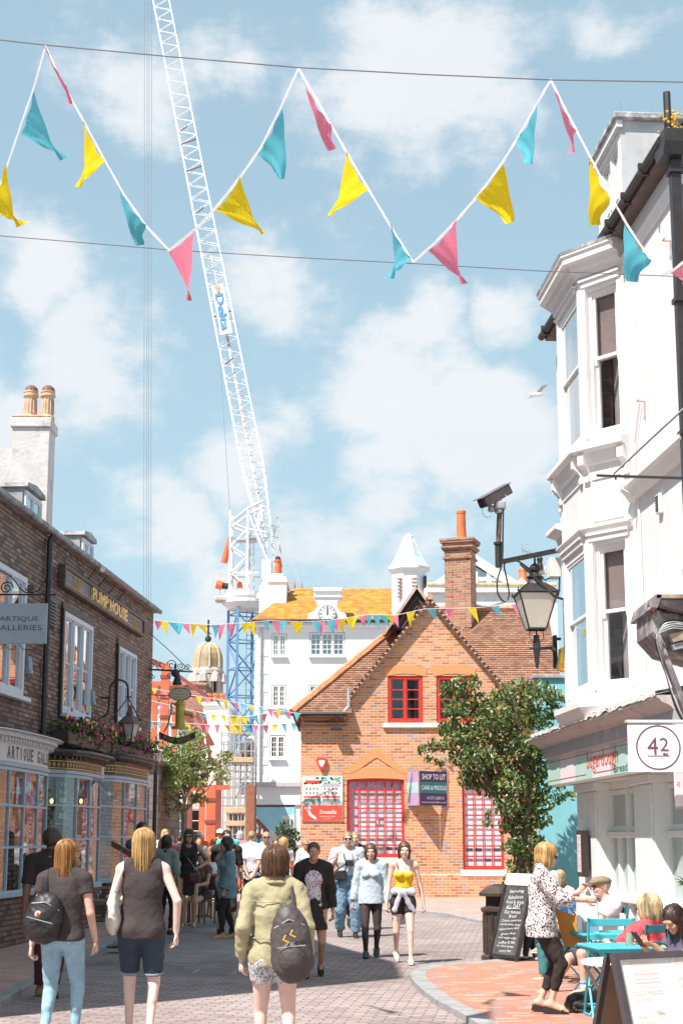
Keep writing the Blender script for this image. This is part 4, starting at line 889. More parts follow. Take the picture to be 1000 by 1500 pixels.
for px, py, lb in ((38,975,'small blue grey alarm box on the brick wall right of the gallery window'),(132,1022,'small blue grey alarm box on the brick wall between the two pub windows')):
    o = lthing('alarm_box', lb, 'alarm', lx(px,py), lz(px,py)); mb = MB(); mb.prism([(-.001,-.16),(-.10,-.14),(-.07,.14),(-.001,.16)],'x',-.11,.11,m_bg); mb.build('cover', o); mb = MB(); mb.box(-.06,.06,-.112,-.095,-.12,-.08,m_steel); mb.build('lens', o)
a, b = lx(93,842,.1), lx(210,920,.1); z0, z1 = (lz(93,860,.1)+lz(210,933,.1))/2, (lz(93,823,.1)+lz(210,908,.1))/2
o = lthing('pub_sign', 'long dark framed fascia sign reading PUMP HOUSE in gold letters high on the pub', 'sign', 0)
m_sb = P('aged sign board', (.13,.13,.145), .55, .3, 2, dirt=(.26,.25,.27), ds=2.5, dlo=.45, dhi=.7)
mb = MB(); mb.box(a+.07,b-.07,-.10,-.01,z0+.07,z1-.07,m_sb)
for (u0,u1,v0,v1) in ((a,b,z1-.07,z1),(a,b,z0,z0+.07),(a,a+.07,z0+.07,z1-.07),(b-.07,b,z0+.07,z1-.07)): mb.bbox(u0,u1,-.14,-.005,v0,v1,P('dark sign frame',(.10,.075,.07),.5,.3),.01)
for (u0,u1,v0,v1) in ((a+.09,b-.09,z1-.10,z1-.09),(a+.09,b-.09,z0+.09,z0+.10),(a+.09,a+.10,z0+.1,z1-.1),(b-.10,b-.09,z0+.1,z1-.1)): mb.box(u0,u1,-.104,-.101,v0,v1,m_gold)
bo = mb.build('board', o)
ta, tb = lx(136,870,.14), lx(187,895,.14); mb = MB()
V, Fc, q0, q1, r0, r1 = text_geo('PUMP HOUSE', .02)
sx_ = (tb-ta)/(q1-q0); sz_ = (z1-z0)*.60/(r1-r0); n_ = len(V)
V1 = [(ta+(v[0]-q0)*sx_, -.15, (z0+z1)/2+(v[1]-(r0+r1)/2)*sz_) for v in V]; V2 = [(x,-.105,z) for x,_,z in V1]
mb.add(V1, Fc, P('bright gilt letter',(.90,.60,.16),.35,.1,metal=.3)); mb.add([(x+.03,y,z-.02) for x,y,z in V2], Fc, m_gold)
mb.build('lettering', bo)
mb = MB()
for cx_ in (lx(114,850,.1), lx(200,915,.1)):
    for k in range(5): mb.tube([(cx_-.25+.1*k+.06*math.cos(t*.9+k), -.103, (z0+z1)/2+.10*math.sin(t*.9+k)) for t in range(6)], .008, m_gold, 4)
mb.build('flourish', bo)
pa, pb = lx(150,862,.5), lx(206,895,.5)
o = lthing('sign_light', 'long slim trough light on arms above the gold pub lettering', 'lamp', 0); mb = MB(); zl = z1+.12
mb.tube([(pa,-.50,zl),(pb,-.50,zl)], .055, P('brown trough',(.22,.17,.16),.5,.2), 8)
mb.build('trough', o); mb = MB()
for k in range(4): x = pa+(pb-pa)*(k+.5)/4; mb.tube([(x,-.10,z1-.02),(x,-.28,zl+.12),(x,-.5,zl+.02)], .012, m_black, 5)
mb.build('arm', o)
m_chim = P('weathered white render', (.60,.575,.57), .9, .1, 3, .008, 12, dirt=(.36,.31,.29), ds=3.2, dlo=.55, dhi=.75)
CZ = 31.5; cb = at(45, 1230, CZ); cx0, cx1 = at(18,700,CZ).x-at(45,700,CZ).x, at(72,700,CZ).x-at(45,700,CZ).x
o = thing('chimney_stack', 'tall weathered white chimney with two fluted pots behind the brick shop', 'chimney', (at(43,700,CZ).x, CZ, 0), .02)
zt0, zt1, zt2 = at(45,770,CZ).z-1.2, at(45,626,CZ).z, at(45,612,CZ).z
mb = MB(); mb.box(cx0,cx1,0,.75,zt0,zt1,m_chim); mb.box(cx0-.7,cx0-.001,+.1,.7,zt0,at(5,655,CZ).z,m_chim); mb.build('stack', o); mb = MB(); mb.bbox(cx0-.05,cx1+.05,-.05,.8,zt1+.001,zt2,m_chim,.02); mb.bbox(cx0-.03,cx1+.0,-.02,.75,zt2+.001,zt2+.07,P('stained flaunching',(.50,.33,.20),.9,.35,8),.03); mb.build('cap', o)
m_pot = P('pale clay pot', (.58,.40,.28), .8, .25, 5, dirt=(.62,.54,.48), ds=4)
for i, px in enumerate((38, 63)):
    x = at(px,590,CZ).x-at(45,590,CZ).x; h = at(45,568,CZ).z-zt2; q = MB()
    q.lathe([(.165,0),(.165,.06),(.135,.12),(.125,h*.72),(.14,h*.76),(.17,h*.80),(.17,h*.85),(.14,h*.88),(.16,h*.93),(.16,h*.97),(.12,h*.97)], (x,.4,zt2+.05), m_pot, 20)
    for k in range(14): w_ = 2*math.pi*k/14; q.tube([(x+.138*math.cos(w_),.4+.138*math.sin(w_),zt2+.2),(x+.128*math.cos(w_),.4+.128*math.sin(w_),zt2+.05+h*.7)], .016, m_pot, 4)
    q.ball((x,.42,zt2+.05+h*.98), (.155,.15,.15), P('brown cowl',(.20,.08,.06),.6), 12, 6); q.build('pot', o)
def bow(t, a, b, proj, zc, zf1, zf0, zs, m, mf, cols, tr, text=None, gold=False, dent=True, glazing=None, n=10):
    W = b-a; path = []
    for i in range(n+1):
        u = i/n; path.append((a+W*u, -proj*(1-(2*u-1)**4)**.75 if 0 < u < 1 else 0.0))
    mb = MB(); mb.sweep([(0,zf1),(.04,zf1),(.06,zf1+.05),(.16,zf1+.08),(.16,zf1+.13),(.24,zf1+.17),(.26,zc-.04),(0,zc)], path, mf); 
    if dent:
        L = 0; 
        for i in range(n):
            p, q = Vector(path[i]), Vector(path[i+1]); d = q-p; k = max(1, int(d.length/.11)); nn = Vector((d.y,-d.x)).normalized()
            for j in range(k):
                c = p+d*(j+.5)/k+nn*.07; ang = math.atan2(d.y,d.x); mb.M = M2(c.x,c.y,0,ang); mb.box(-.026,.026,-.04,.03,zf1+.015,zf1+.075,mf); mb.M = None
    mb.build('cornice', t)
    mb = MB(); mb.sweep([(0,zf0),(.02,zf0),(.02,zf1-.001),(0,zf1-.001)], path, mf); mb.sweep([(0,zf0-.08),(.05,zf0-.07),(.06,zf0-.02),(.02,zf0-.001),(0,zf0-.001)], path, m); 
    mb.add([(p[0],p[1],zf0-.08) for p in path], [tuple(range(n,-1,-1))], m); f = mb.build('fascia', t)
    if gold:
        mb = MB(); zc_ = (zf0+zf1)/2
        for i in range(n):
            p, q = Vector(path[i]), Vector(path[i+1]); d = q-p; nn = Vector((d.y,-d.x)).normalized()
            mb.M = M2(p.x+nn.x*.022, p.y+nn.y*.022, 0, math.atan2(d.y,d.x)); L = d.length; k = max(1,int(L/.09))
            for j in range(k): x = L*(j+.5)/k; mb.add([(x-L/k*.42,-.006,zc_),(x,-.006,zc_-.045),(x+L/k*.42,-.006,zc_),(x,-.006,zc_+.045)], [(0,1,2,3)], P('dull gilt',(.42,.26,.09),.5,.2,20))
            mb.box(0,L,-.008,-.002,zc_+.055,zc_+.065,m_gold); mb.box(0,L,-.008,-.002,zc_-.065,zc_-.055,m_gold)
        mb.build('gilt_band', f)
    if text:
        mb = MB(); cum = [0]
        for i in range(n): cum.append(cum[-1]+math.dist(path[i], path[i+1]))
        s0, s1, hh, tm = text[1], text[2], text[3], text[4]; tot = cum[-1]
        for i, ch in enumerate(text[0]):
            if ch == ' ': continue
            s = tot*(s0+(s1-s0)*(i+.5)/len(text[0])); k = max(j for j in range(n) if cum[j] <= s); p, q = Vector(path[k]), Vector(path[k+1]); d = (q-p).normalized(); c = p+d*(s-cum[k]); nn = Vector((d.y,-d.x))
            wch = tot*(s1-s0)/len(text[0])*(.66 if ch != 'I' else .14)
            mb.text(ch, 0, 0, wch, hh, 0, tm, O=(c.x+nn.x*.028, c.y+nn.y*.028, (zf0+zf1)/2), U=(d.x,d.y,0), N=(0,0,1), bold=.015)
        mb.build('lettering', f)
    fr = MB(); gl = MB(); zt = zf0-.081; z0 = zs
    fr.sweep([(-.06,zs-.10),(.09,zs-.09),(.09,zs-.03),(.04,zs),(-.06,zs)], path, m)
    idx = list(range(n+1)) if cols is None else cols
    for i in idx:
        p = Vector(path[i]); r = .045 if i in (0, n) else .024
        fr.box(p.x-r,p.x+r,p.y-r,p.y+r,z0,zt,m)
    for z in tr: fr.sweep([(-.02,z-.018),(.022,z-.018),(.022,z+.018),(-.02,z+.018),(-.02,z-.018)], path, m)
    fr.sweep([(-.03,zt-.05),(.03,zt-.05),(.03,zt),(-.03,zt)], path, m)
    fo = fr.build('bow_window', t)
    for i in range(n): p, q = path[i], path[i+1]; gl.quad((p[0],p[1],z0),(q[0],q[1],z0),(q[0],q[1],zt),(p[0],p[1],zt), glazing or m_glass)
    gl.build('pane', fo)
    mb = MB(); 
    for i in range(n): p, q = path[i], path[i+1]; mb.quad((p[0],p[1]+.02,0),(q[0],q[1]+.02,0),(q[0],q[1]+.02,zs-.1),(p[0],p[1]+.02,zs-.1), m_lb)
    mb.build('stall_riser', t)
    rm = MB(); rm.box(a+.06,b-.06,1.6,1.65,.3,zt,P('dim shop wall',(.13,.09,.07),.9,.4,1.5)); rm.box(a+.06,b-.06,.05,1.6,zt+.01,zt+.05,m_dark); rm.box(a+.06,b-.06,-.05,1.6,zs-.2,zs-.16,P('window board',(.3,.25,.22),.7)); rm.box(a+.0,a+.05,.0,1.6,zs-.2,zt,m_dark); rm.box(b-.05,b,.0,1.6,zs-.2,zt,m_dark); rm.build('shop_interior', fo)
    mb = MB(); mb.add([(p[0],p[1]-.2*(1 if 0 < i < n else 0),zc) for i, p in enumerate(path)], [tuple(range(n+1))], m_lgrey); mb.build('flat_roof', t)
    return path, fo
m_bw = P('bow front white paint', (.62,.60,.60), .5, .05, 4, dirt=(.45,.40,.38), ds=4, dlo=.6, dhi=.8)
m_bd = P('dark brown fascia', (.055,.035,.03), .45, .4, 3)
m_gbar = P('blue grey glazing bar', (.40,.47,.54), .5, .05, 5)
gs = glass('old shop glass', (.86,.88,.88), .05, .02, .40)
pr = .50
aA, bA = lx(-78,1200,pr*.6), lx(74,1200,pr*.6)
zz_ = lambda px, py: lz(px, py, pr)
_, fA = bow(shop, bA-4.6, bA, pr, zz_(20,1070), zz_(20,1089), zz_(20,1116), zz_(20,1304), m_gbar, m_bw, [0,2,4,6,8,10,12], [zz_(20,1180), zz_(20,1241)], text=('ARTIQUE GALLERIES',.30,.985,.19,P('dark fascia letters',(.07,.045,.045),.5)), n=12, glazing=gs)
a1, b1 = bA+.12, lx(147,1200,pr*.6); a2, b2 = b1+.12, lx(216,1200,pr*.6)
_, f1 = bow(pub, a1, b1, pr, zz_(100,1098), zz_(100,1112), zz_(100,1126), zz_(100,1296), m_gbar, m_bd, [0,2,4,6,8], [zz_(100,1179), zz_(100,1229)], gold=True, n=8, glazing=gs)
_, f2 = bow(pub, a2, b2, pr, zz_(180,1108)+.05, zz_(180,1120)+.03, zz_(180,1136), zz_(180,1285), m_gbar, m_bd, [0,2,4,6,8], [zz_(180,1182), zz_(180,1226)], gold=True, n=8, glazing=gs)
for x in (b1-.05, b2-.1):
    mb = MB(); mb.lathe([(.0,-.16),(.12,-.16),(.14,-.1),(.14,.1),(.12,.16),(0,.16)], (x,-.22,(zz_(100,1112)+zz_(100,1126))/2), m_bw, 12); mb.build('console', pub)
mb = MB(); A_ = Vector((a1+(b1-a1)*.55,-pr-.02,zz_(100,1132))); 
c = [A_, A_+Vector((.48,0,0)), A_+Vector((.55,-.34,-.42)), A_+Vector((.07,-.34,-.42))]
for i in range(4): mb.tube([c[i], c[(i+1)%4]], .02, m_gbar, 4)
h_ = mb.build('hopper_light', f1); mb = MB(); mb.quad(*[tuple(p) for p in c], gs); mb.build('pane', f1)
m_bt = P('banner teal', (.045,.16,.15), .6, .1); m_bl = P('banner white', (.6,.62,.62), .7)
def banner(label, x0_, x1_, z0_, z1_, y, word):
    o = lthing('window_banner', label, 'banner', (x0_+x1_)/2, (z0_+z1_)/2, -y); w, h = (x1_-x0_)/2, (z1_-z0_)/2
    mb = MB(); mb.bbox(-w,w,-.006,.006,-h,h,m_bt,.005); b_ = mb.build('cloth', o); mb = MB()
    for (u0,u1,v0,v1) in ((-w+.03,w-.03,h-.04,h-.03),(-w+.03,w-.03,-h+.03,-h+.04),(-w+.03,-w+.04,-h+.04,h-.04),(w-.04,w-.03,-h+.04,h-.04)): mb.box(u0,u1,-.010,-.007,v0,v1,m_bl)
    for i, ch in enumerate(word): mb.text(ch, 0, h-.12-(2*h-.2)*(i+.5)/len(word)+.03, w*1.0, (2*h-.2)/len(word)*.62, -.011, m_bl, bold=.02)
    mb.build('lettering', b_)
banner('green vertical banner reading WHITE behind the middle bow window', lx(84,1200,.1), lx(104,1200,.1), lz(95,1210,.1), lz(95,1136,.1), -.06, 'WHITE')
banner('dark banner of white words in the far bow window', lx(185,1200,.1), lx(196,1200,.1), lz(190,1182,.1), lz(190,1140,.1), -.06, 'PUB')
for i, (px, py, lb) in enumerate(((76,1176,'small lit candle lamp in the middle bow window, left one'),(119,1176,'small lit candle lamp in the middle bow window, below the open light'))):
    o = lthing('candle_lamp', lb, 'lamp', lx(px,py,.1), lz(px,py,.1), .1); mb = MB(); mb.lathe([(.05,0),(.05,.02),(.012,.03),(.012,.06)], (0,0,-.06), m_gold, 8); mb.build('stand', o)
    e = NT('lamp flame'); em = e.n('Emission', {0: (1,.55,.18,1), 1: 3.0}); e.t.links.new(em.outputs[0], e.out.inputs[0]); mb = MB(); mb.ball((0,0,.03), (.03,.03,.045), e.m, 8, 6); mb.build('flame', o)
random.seed(21)
for i in range(9):
    x = bA-.35-i*.17; hh = random.uniform(.12,.5); c_ = random.choice([(.6,.6,.62),(.35,.1,.08),(.12,.12,.14),(.1,.3,.3),(.5,.4,.25)])
    mb = MB(); m_ = P('vase %d' % i, c_, .35, .1); mb.lathe([(.05,0),(.09,hh*.3),(.07,hh*.7),(.03,hh*.85),(.05,hh)], (0,0,0), m_, 12)
    o = mb.build('vase', smooth=True); col_ = ['white','wine red','black','sea green','straw coloured','pale','dark','speckled','cream'][i]
    tag(o, 'narrow vase displayed in the gallery bow window', 'vase', 'vases in the gallery window'); o.location = Lf.world(x, random.uniform(-.15,.3), zz_(20,1304)-.16); 
m_fl = [P('pink petal',(.62,.05,.20),.6,.2), P('magenta petal',(.45,.02,.16),.6,.2), P('red petal',(.75,.06,.03),.6,.2), P('yellow petal',(.85,.60,.03),.6,.1)]
m_lf = [P('leaf green',(.06,.10,.03),.6,.3), P('leaf dark',(.03,.055,.02),.6,.3), P('leaf light',(.11,.17,.05),.6,.2)]
def leafcard(mb, p, s, m, rnd, droop=.3):
    d = Vector((rnd.gauss(0,1), rnd.gauss(0,1), rnd.gauss(-droop,1))).normalized(); n = Vector((rnd.gauss(0,1), rnd.gauss(0,1), rnd.gauss(0,1))); sd_ = d.cross(n).normalized(); up_ = sd_.cross(d)*s*.12
    p = Vector(p); a = p-d*s*.5; b = p+d*s*.5; w = s*.24
    mb.add([a, p+sd_*w+up_, b, p-sd_*w+up_], [(0,1,2),(0,2,3)], m)
def flowerbox(label, x0_, x1_, z, seed):
    rn = random.Random(seed); o = lthing('flower_box', label, 'flower box', (x0_+x1_)/2, z, .3); w = (x1_-x0_)/2
    mb = MB(); mb.bbox(-w,w,-.16,.16,-.14,.10,m_bd,.02); mb.build('trough', o)
    mb = MB(); fm = MB()
    for k in range(1500):
        u = rn.uniform(-w,w); q = (u, rn.gauss(-.05,.16), .12+abs(rn.gauss(0,.14))*(1-.4*abs(u/w)) - (rn.random()*.3 if rn.random() < .3 else 0)); leafcard(mb, q, rn.uniform(.05,.10), rn.choice(m_lf), rn)
    for k in range(110):
        u = rn.uniform(-w,w); c_ = rn.choice([0,0,0,1,1,2,3]); q = (u, rn.gauss(-.16,.12), .16+rn.gauss(0.04,.12)); s = rn.uniform(.022,.042)
        for j in range(5): a_ = j*1.257; fm.ball((q[0]+s*.7*math.cos(a_), q[1]-.01, q[2]+s*.7*math.sin(a_)), (s*.6,s*.35,s*.6), m_fl[c_], 5, 4)
    mb.build('foliage', o); fm.build('blossom', o)
zfb = lz(120,1086,.3)
flowerbox('box of pink, red and yellow flowers above the middle bow window', a1+.3, b1+.1, zfb, 5)
flowerbox('box of magenta flowers above the far bow window', a2+.1, b2+.1, zfb, 6)
SZ2 = 23.0; b = at(40, 912, SZ2); q = lambda px, py: tuple(at(px, py, SZ2)-b)
o = thing('hanging_sign', 'pale grey hanging sign reading ARTIQUE GALLERIES on scrolled ironwork', 'hanging sign', b)
x0_, x1_ = q(-26,900)[0], q(70,900)[0]; z1_, z0_ = q(0,884)[2], q(0,943)[2]
mb = MB(); mb.bbox(x0_,x1_,-.015,.015,z0_,z1_,P('pale grey sign board',(.43,.49,.57),.5,.04),.005); bo = mb.build('board', o)
mb = MB(); mt = P('dark sign letters',(.10,.09,.11),.5); mb.text('ARTIQUE', (q(0,907)[0]+q(57,907)[0])/2, q(0,907)[2], q(57,907)[0]-q(0,907)[0], q(0,903)[2]-q(0,911)[2], -.018, mt); mb.text('GALLERIES', (q(-10,919)[0]+q(62,919)[0])/2, q(0,919.5)[2], q(62,919)[0]-q(-10,919)[0], q(0,915.5)[2]-q(0,923.5)[2], -.018, mt); mb.build('lettering', bo)
mb = MB(); zb_ = q(0,871)[2]; mb.tube([(x0_-.3,0,zb_),q(83,871)], .014, m_black, 6)
def scroll(mb, cx, cz, r, turns, s, m, r0=.012, y=0, e=1):
    pts = []; n = int(turns*14)
    for k in range(n+1): t = k/n; a_ = s*2*math.pi*turns*t; rr = r*(1-.86*t); pts.append((cx+e*rr*math.cos(a_), y, cz+rr*math.sin(a_)))
    mb.tube(pts, r0, m, 5)
for (px, py, r, tn, s, e) in ((10,861,10,1.8,1,1),(44,861,6,1.6,-1,-1),(-14,861,8,1.6,-1,1),(78,862,0,1,1,1)):
    if r: scroll(mb, q(px,py)[0], q(px,py)[2], r*SZ2/F, tn, s, m_black, .011, e=e)
cable(mb, [q(-30,820), q(5,838), q(20,848), q(30,862), q(40,868), q(55,866), q(62,858)], .010, m_black)
for px in (0, 64): mb.tube([q(px,871), q(px,884)], .006, m_black, 4)
for s in (-1,1): cable(mb, [q(8,943), q(8+s*4,950), q(8+s*12,951), q(8+s*15,945)], .006, m_black, 4)
cable(mb, [q(30,943), q(34,951), q(50,951), q(58,946), q(70,945)], .007, m_black, 4)
mb.build('ironwork', o)
GZ = 30.0; b = at(190, 1060, GZ); q = lambda px, py: tuple(at(px, py, GZ)-b); s = GZ/F
o = thing('gooseneck_lantern', 'copper topped lantern hanging from a looped black gooseneck arm on the pub wall', 'lantern', b)
mb = MB(); cable(mb, [q(142,1022), q(160,1022)], .02, m_black); cable(mb, [q(148,1052), q(158,1044), q(161,1022), q(163,1004), q(174,996), q(186,1002), q(188,1020)], .022, m_black, 6); mb.tube([q(188,1020), q(188,1036)], .014, m_black, 5); mb.tube([q(187,1020), q(206,1056)], .012, m_black, 5); mb.tube([q(188,1022), q(162,1056)], .012, m_black, 5); mb.tube([q(184,1021),q(193,1021)], .014, m_black, 5); mb.build('arm', o)
mb = MB(); c_ = q(190,1062); top = q(190,1048)
mb.lathe([(17.5*s,-.03),(18*s,.0),(8*s,.13),(5*s,.15),(5.5*s,.2),(3*s,.26),(4*s,.3),(1*s,.36)], (c_[0],0,q(0,1059)[2]), P('copper top',(.20,.11,.09),.45,.3,metal=.3), 6); mb.build('lamp_roof', o)
mb = MB(); fm = MB(); zt_, zb_ = q(0,1060)[2], q(0,1087)[2]
ring = lambda r, z: [(c_[0]+r*math.cos(k*math.pi/3), r*math.sin(k*math.pi/3), z) for k in range(6)]
r1, r2 = ring(15*s, zt_), ring(8*s, zb_)
for k in range(6): mb.quad(r2[k], r2[(k+1)%6], r1[(k+1)%6], r1[k], P('opal lamp pane',(.48,.44,.44),.4)); fm.tube([r1[k], r2[k]], .012, m_black, 4); fm.tube([r2[k], r2[(k+1)%6]], .014, m_black, 4)
mb.build('lamp_pane', o); fm.build('lamp_frame', o)
PZ = 34.6; b = at(263, 1040, PZ); q = lambda px, py, d=0: tuple(at(px, py, PZ)-b+Vector((0,d,0))); s = PZ/F
o = thing('pub_hanging_sign', 'gold pump model with oval plate and curved dark banner hanging from a scrolled iron bracket', 'hanging sign', b)
mb = MB(); mb.tube([q(204,980), q(283,984)], .022, m_black, 5); mb.tube([q(208,1017), q(287,1021)], .012, m_black, 5)
for (px, py, r, sg, e) in ((222,973,8,1,1),(236,975,7,-1,-1),(252,974,8,1,-1),(265,976,6,-1,1),(274,978,5,1,1),(222,990,5,-1,1),(248,990,4,1,1)): scroll(mb, q(px,py)[0], q(px,py)[2], r*s, 1.5, sg, m_black, .010, e=e)
mb.tube([q(218,926), q(245,950), q(281,985)], .012, m_black, 4); mb.build('bracket', o)
mb = MB(); mb.M = Matrix.Translation(q(257,986)); mb.ball((0,0,0), (.10,.12,.10), m_black, 10, 6); mb.lathe([(.05,-.02),(.07,-.12),(.10,-.22),(.11,-.28),(.0,-.27)], (.05,-.03,-.0), m_black, 12); mb.lathe([(.02,.08),(.03,.2),(.0,.24)], (0,0,0), m_black, 6); mb.build('spotlight', o)
mb = MB(); m_plate = P('cream plate',(.52,.46,.30),.5,.1); m_og = P('old gold',(.50,.36,.08),.4,.15,metal=.3)
cx, _, cz = q(264,1017); rx, rz = 16.5*s, 9.5*s; ov = [(cx+rx*math.cos(t*math.pi/12), cz+rz*math.sin(t*math.pi/12)) for t in range(24)]
mb.prism(ov,'y',-.03,.03,m_black); mb.prism([(cx+(x-cx)*.92, cz+(z-cz)*.88) for x, z in ov],'y',-.036,-.031,m_plate); bo = mb.build('oval_plate', o)
mb = MB(); 
for k, (tt, wd) in enumerate((('THE',.10),('PUMP HOUSE',.36),('BRIGHTON',.26))): mb.text(tt, cx, cz+.07-.07*k, wd, .04, -.038, P('brown plate print',(.2,.15,.1),.6))
mb.build('lettering', bo)
mb = MB(); z0_, z1_ = q(0,1068)[2], q(0,1034)[2]; cx = q(264,1050)[0]
mb.lathe([(13*s,0),(13*s,.05),(8*s,.06),(7.2*s,.1),(7*s,z1_-z0_),(8*s,z1_-z0_+.02),(8*s,z1_-z0_+.07),(4*s,z1_-z0_+.12),(0,z1_-z0_+.2)], (cx,0,z0_), m_og, 20); 
mb.tube([q(270,1044), q(282,1047,-.02), q(283,1052,-.02)], .06, m_og, 8); cable(mb, [q(258,1034), q(252,1030), q(250,1045), q(246,1062), q(240,1072)], .02, P('copper handle',(.45,.22,.08),.5), 6); mb.build('pump', o)
mb = MB(); lt = MB(); n = 14; A_ = []
for k in range(n+1): u = k/n; px = 233+53*u; py = 1079+9*math.sin(math.pi*u)+2; A_.append((q(px,py)[0], q(px,py)[2]))
for k in range(n): mb.add([(A_[k][0],-.02,A_[k][1]),(A_[k+1][0],-.02,A_[k+1][1]),(A_[k+1][0],-.02,A_[k+1][1]+.15),(A_[k][0],-.02,A_[k][1]+.15),(A_[k][0],.02,A_[k][1]),(A_[k+1][0],.02,A_[k+1][1]),(A_[k+1][0],.02,A_[k+1][1]+.15),(A_[k][0],.02,A_[k][1]+.15)],[(0,1,2,3),(7,6,5,4),(0,4,5,1),(3,2,6,7)],m_black)
mb.build('banner_plate', o)
for i, ch in enumerate('PUMP HOUSE'):
    if ch == ' ': continue
    u = .12+.76*(i+.5)/10; k = int(u*n); d = Vector((A_[k+1][0]-A_[k][0],0,A_[k+1][1]-A_[k][1])).normalized(); px = A_[k][0]+(A_[k+1][0]-A_[k][0])*(u*n-k); pz = A_[k][1]+(A_[k+1][1]-A_[k][1])*(u*n-k)+.075
    lt.text(ch, 0, 0, .045, .09, 0, m_og, O=(px,-.024,pz), U=d, N=Vector((-d.z,0,d.x)))
lt.build('lettering', o)
o = thing('tall_building', 'tall brown brick building just outside the left of the view', 'building', (-5.25,0,0))
prof = [(12.3,0),(12.3,12.6),(14.6,12.6),(20.35,10.2),(21.8,9.6),(21.8,0)]
mb = MB(); mb.prism(prof,'x',-6,0,m_lb); mb.build('wall', o)
for k, y in enumerate((13.4,16.2,19)):
    for z in (3.8,6.8): window(o, y, y+1.1, z, z+1.9, -.05, m_lw, 1, 2, 2, .07, M=Matrix.Rotation(math.pi/2, 4, 'Z'), back=None, sash=True, dep=.04)
BZ = 42.0; b0 = at(440, 1200, BZ); b0.z = 0
q = lambda px, py, Z=BZ: at(px, py, Z)-b0
m_ob = brick('orange brick', [(.62,.265,.125),(.70,.375,.21),(.50,.185,.09)], (.60,.44,.32), 'wall', .225, .075, .012, (.55,.5,.5), .55, .5, .006, .85, accent=(.36,.30,.32), acc=1.02, rowacc=True)
m_arch = P('rubbed orange brick', (.72,.30,.13), .85, .25, 22, .003, 60, stretch=(6,1,.5))
m_redw = P('red window paint', (.62,.045,.03), .45, .08, 6); m_stone = P('pale stone sill', (.68,.64,.60), .8, .08, 5)
bb = thing('brick_building', 'orange brick gabled building with brown tiled roof and red framed windows', 'building', b0)
zE = q(440,1046)[2]; gx0, gx1 = q(521,1015)[0], q(739,1015)[0]; gz0 = q(628,1014)[2]; gax, gaz = q(629,882)[0], q(629,882)[2]; XR = q(830,1100)[0]
gw = [(q(568,1025)[0], q(619,1025)[0], q(590,1059)[2], q(590,990)[2]), (q(639,1025)[0], q(691,1025)[0], q(665,1059)[2], q(665,990)[2])]
ga = (q(508,1200)[0], q(592,1200)[0], q(550,1256)[2], q(550,1141)[2]); gb = (q(677,1200)[0], q(737,1200)[0], q(707,1274)[2], q(707,1146)[2])
zcut = gz0
zL_ = gw[0][2]-.05; mb = MB(); wall(mb, 0, XR, 0, zL_, [ga, gb], 0, .16, m_ob); wall(mb, 0, gx0-.35, zL_, zE, [], 0, 0, m_ob); wall(mb, gx1+.35, XR, zL_, zE, [], 0, 0, m_ob)
out = [(gx0-.36,zL_-.01),(gx1+.36,zL_-.01),(gx1+.36,zE),(gx1,gz0),(gax,gaz),(gx0,gz0),(gx0-.36,zE)]
wall(mb, gx0-.35, gx1+.35, zL_, gaz, gw, 0, .14, m_ob, outline=out)
mb.quad((0,0,0),(0,7,0),(0,7,zE),(0,0,zE), m_ob); mb.quad((XR,0,0),(XR,7,0),(XR,7,zE),(XR,0,zE), m_ob); mb.quad((0,7,0),(0,7,zE),(XR,7,zE),(XR,7,0), m_ob)
mb.build('wall', bb)
mb = MB(); mb.box(-.05,gx0-.36,-.05,-.001,zE-.02,zE+.02,m_ob); mb.box(-.06,gx0-.3,-.10,-.001,zE-.10,zE-.021,m_ob)
n = 17
for r_ in (0,1):
    for k in range(n):
        x = -.02+(gx0-.3)*(k+.5*r_)/n; z = zE-.18-.11*r_; mb.prism([(x,z+.08),(x+.13,z+.08),(x+.065,z-.02)],'y',-.09+.03*r_,-.001,m_ob)
mb.box(-.03,gx0-.28,-.04,-.002,zE-.42,zE-.36,m_ob); mb.build('dentil_course', bb)
mb = MB(); mb.box(-.03,XR,-.05,-.002,0,q(600,1283)[2],m_ob); mb.prism([(-.05,q(600,1283)[2]),(-.002,q(600,1279)[2]),(-.002,q(600,1283)[2])],'x',-.03,XR,m_ob); mb.build('plinth', bb)
mb = MB()
def flat_arch(x0, x1, z, h, rise=.08):
    n = 8; 
    for k in range(n):
        u0, u1 = k/n, (k+1)/n; f = lambda u: z+rise*(1-(2*u-1)**2); a_, b_ = x0-.08+(x1-x0+.16)*u0, x0-.08+(x1-x0+.16)*u1
        mb.add([(a_,-.012,f(u0)),(b_,-.012,f(u1)),(b_+(u1-.5)*.1,-.012,f(u1)+h),(a_+(u0-.5)*.1,-.012,f(u0)+h)],[(0,1,2,3)],m_arch)
for ar in ((gw[0][0],gw[0][1],gw[0][3]-.02,.24),(gw[1][0],gw[1][1],gw[1][3]-.02,.24),(ga[0],ga[1],ga[3]-.03,.30,.05),(gb[0],gb[1],gb[3]-.03,.30,.05)): mb = MB(); flat_arch(*ar); mb.build('brick_arch', bb)
mb = MB()
pk = [q(498,1133), q(515,1122), q(545,1100), q(552,1098), q(585,1121), q(602,1133)]; pi = [q(512,1133), q(524,1128), q(548,1111), q(552,1110), q(578,1127), q(588,1133)]
for k in range(5): mb.quad((pi[k][0],-.02,pi[k][2]),(pi[k+1][0],-.02,pi[k+1][2]),(pk[k+1][0],-.02,pk[k+1][2]),(pk[k][0],-.02,pk[k][2]), m_arch)
mb.build('relieving_arch', bb)
